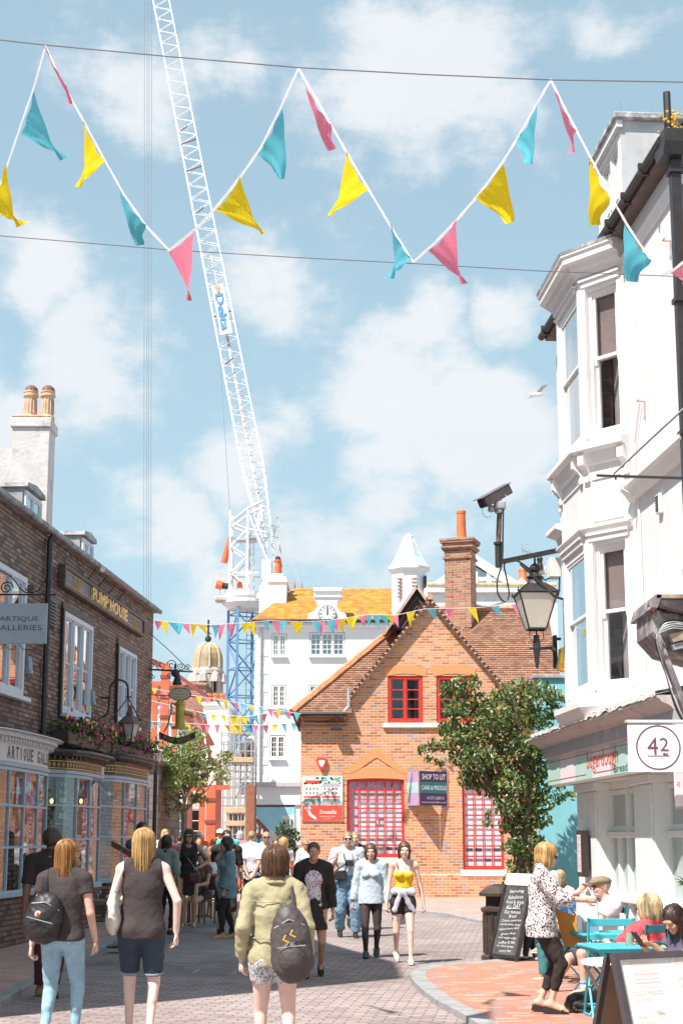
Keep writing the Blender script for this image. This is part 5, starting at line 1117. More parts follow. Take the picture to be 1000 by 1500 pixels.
def tiles(mb, A, B, C, D, m, step=.10, lift=.022):
    A, B, C, D = map(Vector, (A, B, C, D)); L = (D-A).length; n = max(2, int(L/step)); nn = (B-A).cross(D-A).normalized()
    if nn.z < 0: nn = -nn
    for k in range(n):
        t0, t1 = k/n, (k+1)/n; l0, l1 = A.lerp(D,t0), A.lerp(D,t1); r0, r1 = B.lerp(C,t0), B.lerp(C,t1)
        mb.add([l0+nn*lift, r0+nn*lift, r1, l1, l0, r0], [(0,1,2,3),(4,5,1,0)], m)
m_tile = brick('brown clay tiles', [(.36,.19,.125),(.42,.25,.17),(.27,.14,.10)], (.17,.09,.07), 'roof', .17, .10, .010, (.45,.4,.4), .55, .9, .004, .85, accent=(.50,.34,.22), acc=1.0)
m_tilex = brick('brown clay tiles side', [(.36,.19,.125),(.42,.25,.17),(.27,.14,.10)], (.17,.09,.07), 'roofx', .17, .10, .010, (.45,.4,.4), .55, .9, .004, .85, accent=(.50,.34,.22), acc=1.0)
m_ridge = P('orange ridge tile', (.55,.27,.15), .8, .25, 9)
rd = 3.3; zr = at(700, 893, BZ+rd).z; xr0 = (at(614, 893, BZ+rd)-b0)[0]; zg = zr
ov = .28; ez = zE+.0
mb = MB()
L_ = math.hypot(rd+ov, zr-ez); n = int(L_/.10); ny = Vector((0,-(zr-ez),rd+ov)).normalized()*.022
def gspan(z): f = min(1, max(0, (z-gz0+.1)/(zt0_-gz0+.1))); return gx0-.12+(gax-gx0+.12)*f, gx1+.12+(gax-gx1-.12)*f
zt0_ = gaz+.10
for k in range(n):
    t0, t1 = k/n, (k+1)/n; y0, y1 = -ov+(rd+ov)*t0, -ov+(rd+ov)*t1; z0, z1 = ez+(zr-ez)*t0, ez+(zr-ez)*t1; xl = -.25+(xr0+.25)*t0; a_, b_ = gspan(z0)
    for (u, v_) in ((xl, max(xl, a_)), (b_, XR)):
        if v_-u > .01: mb.add([(u,y0+ny.y,z0+ny.z),(v_,y0+ny.y,z0+ny.z),(v_,y1,z1),(u,y1,z1),(u,y0,z0),(v_,y0,z0)],[(0,1,2,3),(4,5,1,0)],m_tile)
tiles(mb, (-.25,7.3,ez), (-.25,-ov,ez), (xr0-.35,rd-.02,zr-.3), (xr0-.35,rd+.02,zr-.3), m_tilex)
mb.quad((XR,7.3,ez),(-.25,7.3,ez),(xr0,rd,zr),(XR,rd,zr), m_tile)
mb.build('main_roof', bb)
mb = MB(); A_, B_ = Vector((-.25,-ov,ez+.03)), Vector((xr0-.05,rd,zr+.02)); mb.tube([A_.lerp(B_, k/14)+Vector((0,0,.02*(k%2))) for k in range(15)], .11, m_ridge, 6); mb.tube([B_, (XR,rd,zr+.04)], .10, m_ridge, 6); mb.build('ridge_tiles', bb)
mb = MB(); mb.tube([(-.3,-ov-.06,ez-.02),(gx0-.25,-ov-.06,ez-.02)], .06, m_black, 6); mb.box(-.28,gx0-.28,-ov,-.002,ez-.05,ez-.01,m_dark); mb.tube([(gx0-.2,-.05,gz0+.1),(gx0-.2,-.12,zE+.2),(gx0-.35,-.2,zE+.02)], .05, m_steel, 6); mb.build('gutter', bb)
gz_ = at(614,858,BZ+rd-1.2).z; gxm = xr0-.15
mb = MB(); w = .85; y0 = rd-1.35
yb = rd; mb.prism([(gxm-w,gz_-1.35),(gxm+w,gz_-1.35),(gxm,gz_-.12)],'y',y0,y0+.05,m_dark)
for k in range(1,4): f = 1-k*.24; mb.tube([(gxm-w*f,y0-.02,gz_-1.3),(gxm,y0-.02,gz_-.1-k*.27),(gxm+w*f,y0-.02,gz_-1.3)], .035, P('dark carved timber',(.10,.075,.075),.7), 4)
mb.build('gablet', bb)
mb = MB()
for s in (-1,1): mb.add([(gxm+s*(w+.14),y0-.12,gz_-1.45),(gxm,y0-.12,gz_),(gxm,yb+1,gz_),(gxm+s*(w+.14),yb+1,gz_-1.45),(gxm+s*(w+.14),y0-.12,gz_-1.58),(gxm,y0-.12,gz_-.14)],[(0,1,2,3),(0,4,5,1)],m_tile); mb.tube([(gxm+s*(w+.14),y0-.13,gz_-1.5),(gxm,y0-.13,gz_-.06)], .06, P('pale barge board',(.45,.36,.30),.8,.2), 4)
mb.build('gablet_roof', bb)
mb = MB(); zt_ = gaz+.10
for s, gx in ((-1,gx0),(1,gx1)):
    e = Vector((gx+s*.18,-.16,gz0-.10)); t = Vector((gax,-.16,zt_)); yk = rd*.98
    tiles(mb, *( [e, e+Vector((0,yk+.16,0)), t+Vector((0,yk+.16,0)), t] if s > 0 else [e+Vector((0,yk+.16,0)), e, t, t+Vector((0,yk+.16,0))]), m_tilex)
mb.build('gable_roof', bb)
mb = MB()
for s, gx in ((-1,gx0),(1,gx1)):
    e = Vector((gx+s*.18,-.17,gz0-.12)); t = Vector((gax,-.17,zt_-.02)); n = 46
    for k in range(n): p = e.lerp(t,(k+.5)/n); mb.bbox(p.x-.035,p.x+.035,-.20,-.02,p.z-.055,p.z+.0,m_dark if k%2 else m_ridge,.004)
    mb.tube([e+Vector((0,.06,-.08)), t+Vector((0,.06,-.08))], .03, P('pale mortar verge',(.60,.50,.42),.9), 4)
mb.build('verge', bb)
mb = MB(); mb.tube([(gax,-.18,zt_+.03),(gax,rd*.9,zt_+.03)], .09, m_ridge, 6); mb.build('gable_ridge', bb)
for w_ in gw: window(bb, w_[0]+.01, w_[1]-.01, w_[2], w_[3]-.01, .03, m_redw, 2, 1, 4, .075, .03, dep=.08, mull=.05, gm=glass('leaded dark glass',(.35,.36,.4),.10), back='plain')
mb = MB(); mb.bbox(gw[0][0]-.15, gw[1][1]+.15, -.09, .05, gw[0][2]-.14, gw[0][2]-.003, m_stone, .015); mb.build('sill', bb)
m_paper = P('white notice paper', (.82,.81,.83), .8, .02)
def notice_window(r, cols, rows, seed, side):
    o = window(bb, r[0]+.005, r[1]-.005, r[2]+.005, r[3]-.005, .05, m_redw, 1, cols, rows, .06, .028, dep=.08, gm=glass('shop front glass',(.97,.95,.98),.0, 0, .25), back=None)
    rn = random.Random(seed); mb = MB(); W = r[1]-r[0]; Hh = r[3]-r[2]
    mb.box(r[0],r[1],.20,.24,r[2],r[3],P('lilac blind',(.66,.58,.67),.9,.05)); mb.box(r[0],r[0]+.01,.14,.2,r[2],r[3],m_dark); mb.box(r[1]-.01,r[1],.14,.2,r[2],r[3],m_dark)
    for i in range(cols):
        for j in range(rows):
            if side and i == 0: continue
            if rn.random() < .92 and j < rows-(2 if side else 0):
                x = r[0]+.06+(W-.12)*(i+.5)/cols; z = r[2]+.08+(Hh-.14)*(j+.5)/rows; hw = W/cols*.42; hh = Hh/rows*.40; mb.box(x-hw,x+hw,.150,.155,z-hh,z+hh,m_paper)
                c_ = rn.choice([(.2,.22,.25),(.45,.42,.48),(.12,.16,.2),(.5,.35,.3)]); mb.box(x-hw*.8,x+hw*.8,.146,.149,z-hh*.1,z+hh*.7 if j < 2 else z-hh*.02,P('printed block %s'%str(c_),c_,.8,.3,30) if j < 2 else P('faint print',(.55,.53,.58),.8,.1,40))
    mb.build('notices', o)
    return o
o = notice_window(ga, 6, 8, 3, True)
mb = MB(); mb.text('Clement Newsbroke Ltd', (ga[0]+ga[1])/2+.12, ga[3]-.43, 1.0, .09, .140, P('notice print',(.10,.08,.1),.8)); mb.box(ga[0]+.25,ga[1]-.08,.143,.145,ga[3]-.62,ga[3]-.33,P('beige header',(.58,.50,.55),.8)); 
for k in range(3): mb.box(ga[0]+.45,ga[1]-.3,.139,.142,ga[3]-.70-.08*k,ga[3]-.685-.08*k,P('faint print',(.55,.53,.58)))
for x in (.55,1.05,1.25): mb.lathe([(.012,0),(.03,.05),(.008,.1),(.008,.16)], (ga[0]+x,.142,ga[3]-.24), m_black, 6)
mb.build('lettering', o)
notice_window(gb, 4, 8, 8, False)
mb = MB(); mb.bbox(gb[0]-.06,gb[1]+.06,-.07,.05,gb[2]-.18,gb[2]-.003,m_stone,.01); mb.build('sill', bb); mb = MB(); mb.bbox(ga[0]-.06,ga[1]+.06,-.07,.05,ga[2]-.16,ga[2]-.003,m_stone,.01); mb.build('sill', bb)
cbz = BZ+rd-.3; xa, xb = at(648,850,cbz).x, at(700,850,cbz).x; zb0, zb1 = at(650,893,cbz).z-.6, at(672,792,cbz).z
o = thing('brick_chimney', 'tall corbelled brick chimney with one orange pot on the ridge of the gabled building', 'chimney', ((xa+xb)/2, cbz, 0), -.32)
m_cb = brick('chimney brick', [(.40,.18,.11),(.50,.27,.17),(.30,.14,.10)], (.40,.30,.24), 'wall', .225, .075, .012, (.45,.4,.4), .6, .8, .006, .85, accent=(.45,.37,.34), acc=.95)
w = .40; mb = MB(); h = zb1-zb0; mb.box(-w,w,-.36,.36,zb0,zb1-.62,m_cb)
for s in (-.2,.2): mb.box(s-.03,s+.03,-.375,-.361,zb0,zb1-.95,m_cb)
for k, (e, z, t) in enumerate(((.05,.62,.07),(.0,.55,.20),(.06,.35,.06),(.10,.29,.06),(.05,.23,.10),(.11,.13,.06),(.13,.07,.07))): mb.box(-w-e,w+e,-.36-e,.36+e,zb1-z+.001,zb1-z+t-.001,m_cb)
mb.build('stack', o)
mb = MB(); pz = at(679,748,cbz).z; mb.lathe([(.16,zb1),(.19,zb1+.04),(.155,zb1+.10),(.135,pz-.12),(.15,pz-.10),(.15,pz-.04),(.13,pz),(.10,pz),(.10,pz-.1)], (.05,0,0), P('orange clay pot',(.62,.17,.06),.7,.15,5), 16); mb.build('pot', o)
def bthing(name, label, cat, px, py, off=0): v = at(px, py, BZ-off); return thing(name, label, cat, v)
o = bthing('floodlight', 'small dark floodlight under the eaves of the brick building', 'floodlight', 493, 1068, .0)
mb = MB(); mb.bbox(-.16,.16,-.34,-.18,-.05,.03,m_black,.01); mb.build('head', o); mb = MB(); mb.tube([(0,0,.04),(0,-.2,.02)], .025, m_black, 5); mb.build('arm', o)
o = bthing('alarm_box', 'red shield shaped alarm box with white centre above the town poster', 'alarm', 471, 1119)
mb = MB(); sh = [(-.13,.15),(.13,.15),(.14,.05),(.06,-.12),(0,-.17),(-.06,-.12),(-.14,.05)]; mb.prism([p for p in sh][::-1],'y',-.10,-.001,P('red alarm plastic',(.75,.05,.04),.35)); mb.build('cover', o); mb = MB(); mb.prism([(p[0]*.6,p[1]*.6+.01) for p in sh][::-1],'y',-.106,-.101,m_paper); mb.build('shield', o)
v0, v1 = at(442,1203,BZ), at(502,1137,BZ); o = thing('restaurant_poster', 'poster of cartoon street houses above a red band with a white arrow', 'poster', ((v0.x+v1.x)/2, BZ, (v0.z+v1.z)/2)); w, h = (v1.x-v0.x)/2, (v1.z-v0.z)/2
mb = MB(); mb.bbox(-w,w,-.04,-.002,-h,h,P('poster board',(.58,.70,.66),.6,.12,6),.004); bo = mb.build('board', o)
mb = MB(); y = -.042; rn = random.Random(2); pr_ = P('poster red',(.72,.08,.05),.6); pw = P('poster white',(.74,.70,.66),.6); pg = P('poster green',(.12,.30,.22),.7,.3); pgr = P('poster grey',(.42,.42,.46),.7)
F_ = lambda x0,x1,z0,z1,m,k=0: mb.quad((x0,y-.001*k,z0),(x1,y-.001*k,z0),(x1,y-.001*k,z1),(x0,y-.001*k,z1),m)
F_(-w+.01,w-.01,-h+.01,-h*.30,pr_); F_(-w+.01,w-.01,-h*.30,-h*.12,pgr)
for (x, ww, zt) in ((-.28,.22,.40),(.24,.24,.32)):
    F_(x-ww,x+ww,-.08,zt,pw,1); mb.add([(x-ww*1.15,y-.002,zt),(x+ww*1.15,y-.002,zt),(x+ww*.8,y-.002,zt+.1),(x-ww*.8,y-.002,zt+.1)],[(0,1,2,3)],pgr if x > 0 else pr_)
    F_(x-ww*1.05,x+ww*1.05,.02,.07,pr_,2); F_(x-ww,x+ww,-.08,.0,pg,2)
    for i in range(4):
        for j in range(2): F_(x-ww*.8+i*ww*.45,x-ww*.8+i*ww*.45+.04,.12+j*.12,.18+j*.12,P('poster window',(.15,.17,.2),.6),2)
for k in range(30): x, z = rn.uniform(-w+.05,w-.05), rn.uniform(.4,h-.04); F_(x-.03,x+.03,z-.02,z+.02,pg,2)
for k in range(16): x, z = rn.uniform(-w+.1,w-.05), rn.uniform(-.18,-.1); F_(x-.01,x+.01,z,z+.07,rn.choice([pg,pr_,pgr]),3)
for a_, b_, c_ in (((-.42,-.30),(-.30,-.20),(-.45,-.12)),): mb.add([(p[0],y-.003,p[1]) for p in ((-.50,-.27),(-.40,-.17),(-.30,-.27))],[(0,1,2)],pw)
mb.add([(p[0],y-.003,p[1]) for p in ((-.45,-.27),(-.36,-.27),(-.31,-.40),(-.18,-.50),(-.16,-.58),(-.36,-.47))],[(0,1,2,3,4,5)],pw)
mb.build('picture', bo); mb = MB(); mb.text('Donatello', .16, -.36, .46, .11, y-.003, pw, bold=.02); mb.text('restaurant.co.uk', .14, -.48, .42, .04, y-.003, pw); mb.text('01273 775477', .14, -.545, .24, .025, y-.003, pw); mb.build('lettering', bo)
v = at(655, 1155, BZ); q2 = lambda px, py, off: at(px, py, BZ-off)-v
o = thing('to_let_sign', 'purple and teal V shaped SHOP TO LET board on the brick wall', 'sign', v)
m_p = P('purple board', (.07,.035,.10), .5, .05); m_t = P('teal band', (.03,.20,.21), .5, .05); m_wl = P('white vinyl lettering', (.75,.72,.76), .6)
A_, B_ = Vector((0,-.02,0)), Vector(q2(615,1155,.62)); B_.z = 0; zt0, zt1 = q2(634,1180,.3)[2], q2(634,1130,.3)[2]; hh = zt1-zt0
U = (A_-B_).normalized(); N = Vector((0,0,1)); nrm_ = Vector((U.y,-U.x,0)) 
mb = MB(); mb.M = Matrix.Translation(B_) @ Matrix.Rotation(math.atan2(U.y,U.x), 4, 'Z'); L = (A_-B_).length
mb.box(0,L,0,.02,zt0,zt1,m_p); mb.box(.0,L,-.003,-.001,zt0+hh*.36,zt0+hh*.68,m_t); bo = mb.build('front_board', o)
mb = MB(); mb.M = Matrix.Translation(B_) @ Matrix.Rotation(math.atan2(U.y,U.x), 4, 'Z')
mb.text('SHOP TO LET', L/2, zt0+hh*.84, L*.86, hh*.16, -.004, m_wl, bold=.02); mb.text('CARR & PRIDDLE', L/2, zt0+hh*.52, L*.9, hh*.13, -.005, m_wl, bold=.02); mb.text('01273 208010', L*.55, zt0+hh*.22, L*.62, hh*.085, -.004, m_wl); mb.text('www.carrpriddle.co.uk', L/2, zt0+hh*.09, L*.9, hh*.075, -.004, m_wl); mb.build('lettering', bo)
C_ = Vector((B_.x-.30, 0, 0)); U2 = (B_-C_).normalized()
mb = MB(); mb.M = Matrix.Translation(C_) @ Matrix.Rotation(math.atan2(U2.y,U2.x), 4, 'Z'); L2 = (B_-C_).length-.03; mb.box(0,L2,-.02,0,zt0,zt1,P('lilac side board',(.40,.30,.48),.5)); mb.box(0,L2,-.024,-.021,zt0+hh*.36,zt0+hh*.68,P('pale teal band',(.35,.55,.58),.5)); mb.box(L2-.04,L2,-.025,-.0205,zt0,zt1,m_ridge); mb.build('side_board', o)
mb = MB(); mb.box(-.01,.01,-.03,-.001,zt0-.02,zt1+.05,m_ridge); mb.build('batten', o)
CZ_ = 75.0; c0 = at(372, 1150, CZ_); c0.z = 0; q = lambda px, py, Z=CZ_: at(px, py, Z)-c0
m_cw = P('bright stucco', (.76,.76,.77), .85, .02, 1); m_lich = P('orange lichen tiles', (.52,.25,.045), .95, .4, 2.5, .03, 3, dirt=(.30,.18,.10), ds=1.6, dlo=.50, dhi=.66)
wb = thing('clock_building', 'white stucco building with orange lichen covered roof and a clock in a curved gable', 'building', c0)
XC = q(790,1000)[0]; zce = q(372,911)[2]
W_l = []
for (a, b, c, d) in ((398,420,962,928),(453,505,962,926),(398,419,1037,1003),(452,475,1037,1003),(395,418,1112,1077),(595,613,950,926)): W_l.append((q(a,(c+d)/2)[0], q(b,(c+d)/2)[0], q(a,c)[2], q(a,d)[2]))
zs1, zs0 = q(400,1179)[2], q(400,1150)[2]
mb = MB(); wall(mb, 0, XC, zs0, zce, W_l, 0, .15, m_cw); mb.box(-.75,q(440,1120)[0]+14,-.5,9,zs1,zs0,m_cw); mb.box(0,XC,9,9.1,0,zs1,m_cw); mb.quad((XC,0,0),(XC,9,0),(XC,9,zs1),(XC,0,zs1),m_cw); mb.quad((0,0,0),(0,9,0),(0,9,zce),(0,0,zce), m_cw); mb.quad((XC,0,0),(XC,9,0),(XC,9,zce),(XC,0,zce), m_cw); mb.quad((0,9,0),(0,9,zce),(XC,9,zce),(XC,9,0), m_cw); mb.build('wall', wb)
mb = MB(); mb.bbox(-.85,14,-.70,-.5,zs0-.10,zs0+.12,P('grey fascia trim',(.50,.47,.50),.7)); mb.bbox(-.12,XC,-.22,-.001,zce-.28,zce-.02,m_cw,.05); mb.tube([(-.2,-.36,zce+.02),(q(572,911)[0],-.36,zce+.02)], .09, m_black, 6)
k = 0; z = zs0+.1
while z < zce-.5: mb.box(-.02,.45 if k%2 else .65,-.03,-.002,z,z+.42,m_cw); z += .45; k += 1
mb.build('moulding', wb); mb = MB(); xd = q(382,1000)[0]; mb.tube([(xd,-.10,zs0+.1),(xd,-.10,zce-.1),(xd,-.3,zce)], .055, m_steel, 6); mb.build('downpipe', wb)
for i, w_ in enumerate(W_l):
    L_ = {0:2,1:3,2:2,3:2,4:2,5:2}[i]; window(wb, w_[0]+.02, w_[1]-.02, w_[2]+.02, w_[3]-.02, .02, m_white, L_, 2, 4, .07, .035, mull=.10, back='plain', gm=m_glass if i < 2 else m_glassd, sill=.18)
x_l = q(367,1200)[0]-.1; mb = MB(); mb.box(-.45,x_l,-.44,-.05,0,zs1,m_cw); x0, x1 = q(368,1200)[0], q(432,1200)[0]; mb.box(x0-.1,x0,-.3,-.1,0,zs1,P('shop frame grey',(.25,.22,.24),.5)); mb.box(x1,x1+.5,-.4,-.1,0,zs1,m_cw); mb.box(x0,x1+.1,-.3,-.2,zs1-.12,zs1-.001,P('shop frame grey',(.25,.22,.24))); mb.box(x0,x1,-.3,-.1,0,.7,m_cw); mb.build('shopfront', wb)
mb = MB(); zA_, zB2 = .7, zs1-.12; hh = zB2-zA_; y = -.46; mb.box(x0,x1,y,y+.05,zA_,zB2,P('hoarding sky blue',(.30,.62,.72),.6,.15,1)); ho = mb.build('hoarding', wb); mb = MB()
F_ = lambda u0,u1,v0,v1,m,k=1: mb.quad((x0+(x1-x0)*u0,y-.003*k,zA_+hh*v0),(x0+(x1-x0)*u1,y-.003*k,zA_+hh*v0),(x0+(x1-x0)*u1,y-.003*k,zA_+hh*v1),(x0+(x1-x0)*u0,y-.003*k,zA_+hh*v1),m)
def G_(pts, m, k=2): mb.add([(x0+(x1-x0)*u, y-.003*k, zA_+hh*v) for u, v in pts], [tuple(range(len(pts)))], m)
hb_, hw_, ht_ = P('hoarding brick',(.25,.10,.09),.7,.2), P('hoarding white',(.62,.66,.66),.7,.05), P('hoarding teal',(.07,.26,.32),.6,.2)
F_(0,1,0,.25,ht_); G_([(0,.2),(.42,.3),(.42,.55),(0,.92)],hb_); G_([(0,.05),(.42,.2),(.42,.36),(0,.42)],ht_,3); G_([(.42,.25),(.7,.28),(.7,.5),(.42,.58)],hw_); G_([(.7,.15),(1,.1),(1,.88),(.7,.82)],hw_,3)
for i in range(4): G_([(.04+.1*i,.52-.02*i),(.09+.1*i,.52-.02*i),(.09+.1*i,.70-.06*i),(.04+.1*i,.72-.06*i)],hw_,4)
for i in range(3):
    for j in range(3): F_(.74+.09*i,.78+.09*i,.3+.18*j,.4+.18*j,ht_,5)
G_([(0,0),(1,0),(.6,.22),(.45,.24)],hw_,4)
mb.build('picture', ho)
zrg = at(500,862,CZ_+5).z; xrl = (at(431,862,CZ_+5)-c0)[0]; xrr = (at(573,862,CZ_+5)-c0)[0]
mb = MB(); tiles(mb, (-.3,-.35,zce), (XC,-.35,zce), (XC,5,zrg), (xrl,5,zrg), m_lich, .2, .014); tiles(mb, (-.3,9.3,zce), (-.3,-.35,zce), (xrl,4.99,zrg), (xrl,5.01,zrg), m_lich, .2, .014); mb.quad((XC,9.3,zce),(-.3,9.3,zce),(xrl,5,zrg),(XC,5,zrg), m_lich); mb.build('roof', wb)
cg = [q(449,911),q(452,900),q(460,897),q(466,888),q(463,882),q(459,877),(q(461,866)),q(500,866),q(499,877),q(494,883),q(493,890),q(498,897),q(506,900),q(509,911)]
mb = MB(); mb.prism([(p[0],p[2]) for p in cg][::-1],'y',-.30,.35,m_cw); mb.bbox(q(459,866)[0],q(502,866)[0],-.42,.4,q(480,868)[2],q(480,862.5)[2],m_cw,.04); mb.bbox(q(459,866)[0]+.0,q(502,866)[0]-.0,-.38,.38,q(480,877)[2],q(480,875)[2],m_cw,.03); mb.build('clock_gable', wb)
cx, _, cz = q(479.5,901); r = 13*CZ_/F; mb = MB(); circ = lambda r_, n=32: [(cx+r_*math.cos(2*math.pi*k/n), cz+r_*math.sin(2*math.pi*k/n)) for k in range(n)]
m_ck = P('clock grey', (.13,.13,.17), .5); mb.prism(circ(r)[::-1],'y',-.40,-.301,m_ck); mb.prism(circ(r*.90)[::-1],'y',-.41,-.401,m_cw); fc = mb.build('clock_face', wb)
mb = MB()
for k in range(12):
    a = k*math.pi/6; c_, s_ = math.sin(a), math.cos(a); w_ = .028 if k % 3 else .045; px_, pz_ = s_, -c_
    mb.add([(cx+c_*r*f+px_*w_*g, -.413, cz+s_*r*f+pz_*w_*g) for f, g in ((.66,-1),(.66,1),(.86,1),(.86,-1))], [(0,1,2,3)], m_ck)
for k in range(48):
    a, b = 2*math.pi*k/48, 2*math.pi*(k+1)/48; mb.add([(cx+rr*math.sin(w_), -.413, cz+rr*math.cos(w_)) for rr, w_ in ((r*.58,a),(r*.58,b),(r*.62,b),(r*.62,a))], [(0,1,2,3)], m_ck)
mb.build('numerals', fc); mb = MB(); mb.box(cx-.02,cx+.02,-.43,-.42,cz-.08,cz+r*.78,m_black); mb.box(cx-.035,cx+.035,-.42,-.414,cz-.05,cz+r*.5,m_black); mb.build('hands', fc)
v = at(409, 880, CZ_+3); o = thing('white_chimney', 'white moulded chimney stack with orange pots at the left end of the lichen roof', 'chimney', v); q3 = lambda px, py: at(px,py,CZ_+3)-v
mb = MB(); x0, x1 = q3(394,860)[0], q3(420,860)[0]; z1 = q3(409,842)[2]; mb.box(x0,x1,-.5,2.2,-1.2,z1-.5,m_cw); mb.bbox(x0-.08,x1+.08,-.58,2.28,z1-.499,z1-.38,m_cw,.03); mb.bbox(x0-.0,x1+.0,-.5,2.2,z1-.379,z1-.2,m_cw); mb.bbox(x0+.12,x1-.12,-.4,2.1,z1-.199,z1,m_cw,.05); mb.box(x0-.5,x0-.002,-.2,1.5,-1.5,z1-.6,m_cw); mb.build('stack', o)
for i in range(3):
    mb = MB(); mb.lathe([(.17,0),(.15,.65),(.19,.68),(.19,.78),(.13,.80)], (x0+.45,-.1+i*.75,z1), P('orange clay pot',(.62,.17,.06)), 12); mb.ball((x0+.45,-.1+i*.75,z1+.82), .17, m_dark, 10, 5); mb.build('pot', o)
TZ_ = 70.0; v = at(599, 900, TZ_); q3 = lambda px, py: at(px,py,TZ_)-v; o = thing('cupola', 'white louvred turret with a flared pale copper roof behind the brick gable', 'turret', v)
m_cop = P('pale verdigris', (.50,.60,.56), .7, .08, 1.5, dirt=(.62,.68,.66), ds=2); W8 = 27*TZ_/F; z1 = q3(599,836)[2]
mb = MB(); mb.lathe([(W8*1.0,-3.5),(W8*1.0,z1)], (0,0,0), m_cw, 8, math.pi/8, 2*math.pi+math.pi/8)
mb.lathe([(W8*1.0,z1-.15),(W8*1.18,z1),(W8*1.22,z1+.12),(0,z1+.14)], (0,0,0), m_cw, 8, math.pi/8, 2*math.pi+math.pi/8); mb.build('drum', o)
mb = MB(); R_ = lambda px: px*TZ_/F; zz2 = lambda py: q3(599,py)[2]; mb.lathe([(R_(33),zz2(836)),(R_(28),zz2(829)),(R_(21),zz2(818)),(R_(15),zz2(805)),(R_(11),zz2(795)),(R_(8.5),zz2(791)),(R_(7.5),zz2(786)),(R_(3),zz2(782)),(0,zz2(781))], (0,0,0), m_cop, 8, math.pi/8, 2*math.pi+math.pi/8)
for k in range(8):
    a = math.pi/8+k*math.pi/4; mb.tube([(R_(p)*math.cos(a),R_(p)*math.sin(a),zz2(y_)) for p, y_ in ((33,836),(28,829),(21,818),(15,805),(11,795),(8,789))], .035, m_cop, 4)
mb.build('turret_roof', o)
mb = MB()
for fx in (-.55, .25):
    for k in range(6): z = z1-.55-k*.17; mb.box(fx*W8-.11,fx*W8+.11,-W8*.95,-W8*.80,z,z+.07,P('rust louvre',(.32,.18,.14),.8))
mb.box(W8*.80,W8*.94,-.62,-.12,z1-1.45,z1-.35,m_dark); mb.build('louvres', o)
GZ2 = 58.0; v = at(745, 893, GZ2); v.z = 0; q3 = lambda px, py: at(px,py,GZ2)-v; o = thing('white_gable_building', 'white building with glazed gable and lichen topped parapet behind the tiled roof', 'building', v)
zp = q3(745,858)[2]; xa, xb = q3(625,870)[0], q3(815,870)[0]; mb = MB(); mb.box(xa,xb,0,5,0,zp,m_cw); mb.bbox(xa,xb,-.2,-.001,zp-.30,zp-.12,m_cw,.03); mb.build('wall', o)
mb = MB(); mb.bbox(xa,xb,-.15,.35,zp+.001,zp+.10,P('lichen coping',(.62,.50,.25),.9,.4,4),.02); mb.build('coping', o); mb = MB(); cx, _, cz = q3(712,877); mb.add([(cx-.9,-.02,cz),(cx,-.02,cz-.32),(cx+.9,-.02,cz),(cx,-.02,cz+.32)],[(0,1,2,3)],P('diamond panel',(.66,.66,.68),.8)); mb.tube([(cx-.9,-.03,cz),(cx,-.03,cz-.32),(cx+.9,-.03,cz),(cx,-.03,cz+.32),(cx-.9,-.03,cz)], .03, m_cw, 4); mb.build('panel', o)
def gable(pl, pt, pr, Z, lb, nm):
    L_, T_, R2 = q3(*pl), q3(*pt), q3(*pr); mb = MB(); y0 = Z
    t = .42; 
    for a, b in ((L_,T_),(T_,R2)): mb.add([(a[0],y0,a[2]),(b[0],y0,b[2]),(b[0],y0,b[2]-t),(a[0],y0,a[2]-t),(a[0],y0+4,a[2]),(b[0],y0+4,b[2])],[(0,1,2,3),(0,4,5,1)],m_cw)
    mb.build(nm, o); g = MB(); g.add([(L_[0],y0+.2,L_[2]),(R2[0],y0+.2,R2[2]),(T_[0],y0+.2,T_[2])],[(0,1,2)],glass('gable glass',(.3,.38,.42),.45)); g.add([(L_[0],y0+.6,L_[2]),(R2[0],y0+.6,R2[2]),(T_[0],y0+.6,T_[2])],[(0,1,2)],P('dim blue room',(.16,.24,.28),.9)); go = g.build('pane', o)
    f = MB(); zc_ = L_[2]+(T_[2]-L_[2])*.30
    for px in (699,719): f.box(q3(px,850)[0]-.09,q3(px,850)[0]+.09,y0+.06,y0+.18,L_[2],T_[2]-.7,m_cw)
    f.box(L_[0]+1,R2[0]-1,y0+.08,y0+.17,zc_-.08,zc_+.08,m_cw); f.build('glazing_bars', go)
gable((622,858),(698,806),(782,860),.8,'','gable')
mb = MB(); mb.prism([(q3(752,858)[0],q3(752,858)[2]),(q3(770,836)[0],q3(770,836)[2]),(q3(792,858)[0],q3(792,858)[2])],'y',1.5,3.5,m_cw); mb.build('side_gable', o); mb = MB(); x = q3(775,830)[0]; z = q3(775,838)[2]; mb.lathe([(.2,z),(.17,z+.42),(.21,z+.45),(.16,z+.55)], (x,2.2,0), P('orange clay pot',(.62,.17,.06)), 10); mb.build('pot', o)
v = at(764,805,GZ2); o = thing('tv_antenna', 'thin rooftop television aerial against the sky left of the lantern', 'aerial', v); mb = MB(); mb.tube([(0,0,-1.2),(0,0,.25)], .02, m_steel, 4); mb.tube([(-.05,0,0),(.5,.3,-.12)], .02, m_steel, 4)
for k in range(6): p = Vector((-.05+.1*k,.06*k,-.02*k)); mb.tube([p+Vector((-.04,0,-.12)), p+Vector((.04,0,.12))], .012, m_steel, 3)
mb.tube([(-.05,0,.22),(.3,0,.2)], .014, m_steel, 3); mb.build('mast', o)
KZ = 95.0; k0 = at(355.5, 1200, KZ); k0.z = 0; q = lambda px, py, Z=KZ: at(px, py, Z)-k0
m_cb_ = P('blue crane mast paint', (.13,.26,.46), .5, .1, 2); m_wc = P('white crane paint', (.70,.70,.71), .5, .03, 2)
kr = thing('tower_crane', 'tall luffing tower crane with blue mast and long white lattice jib behind the white building', 'crane', k0)
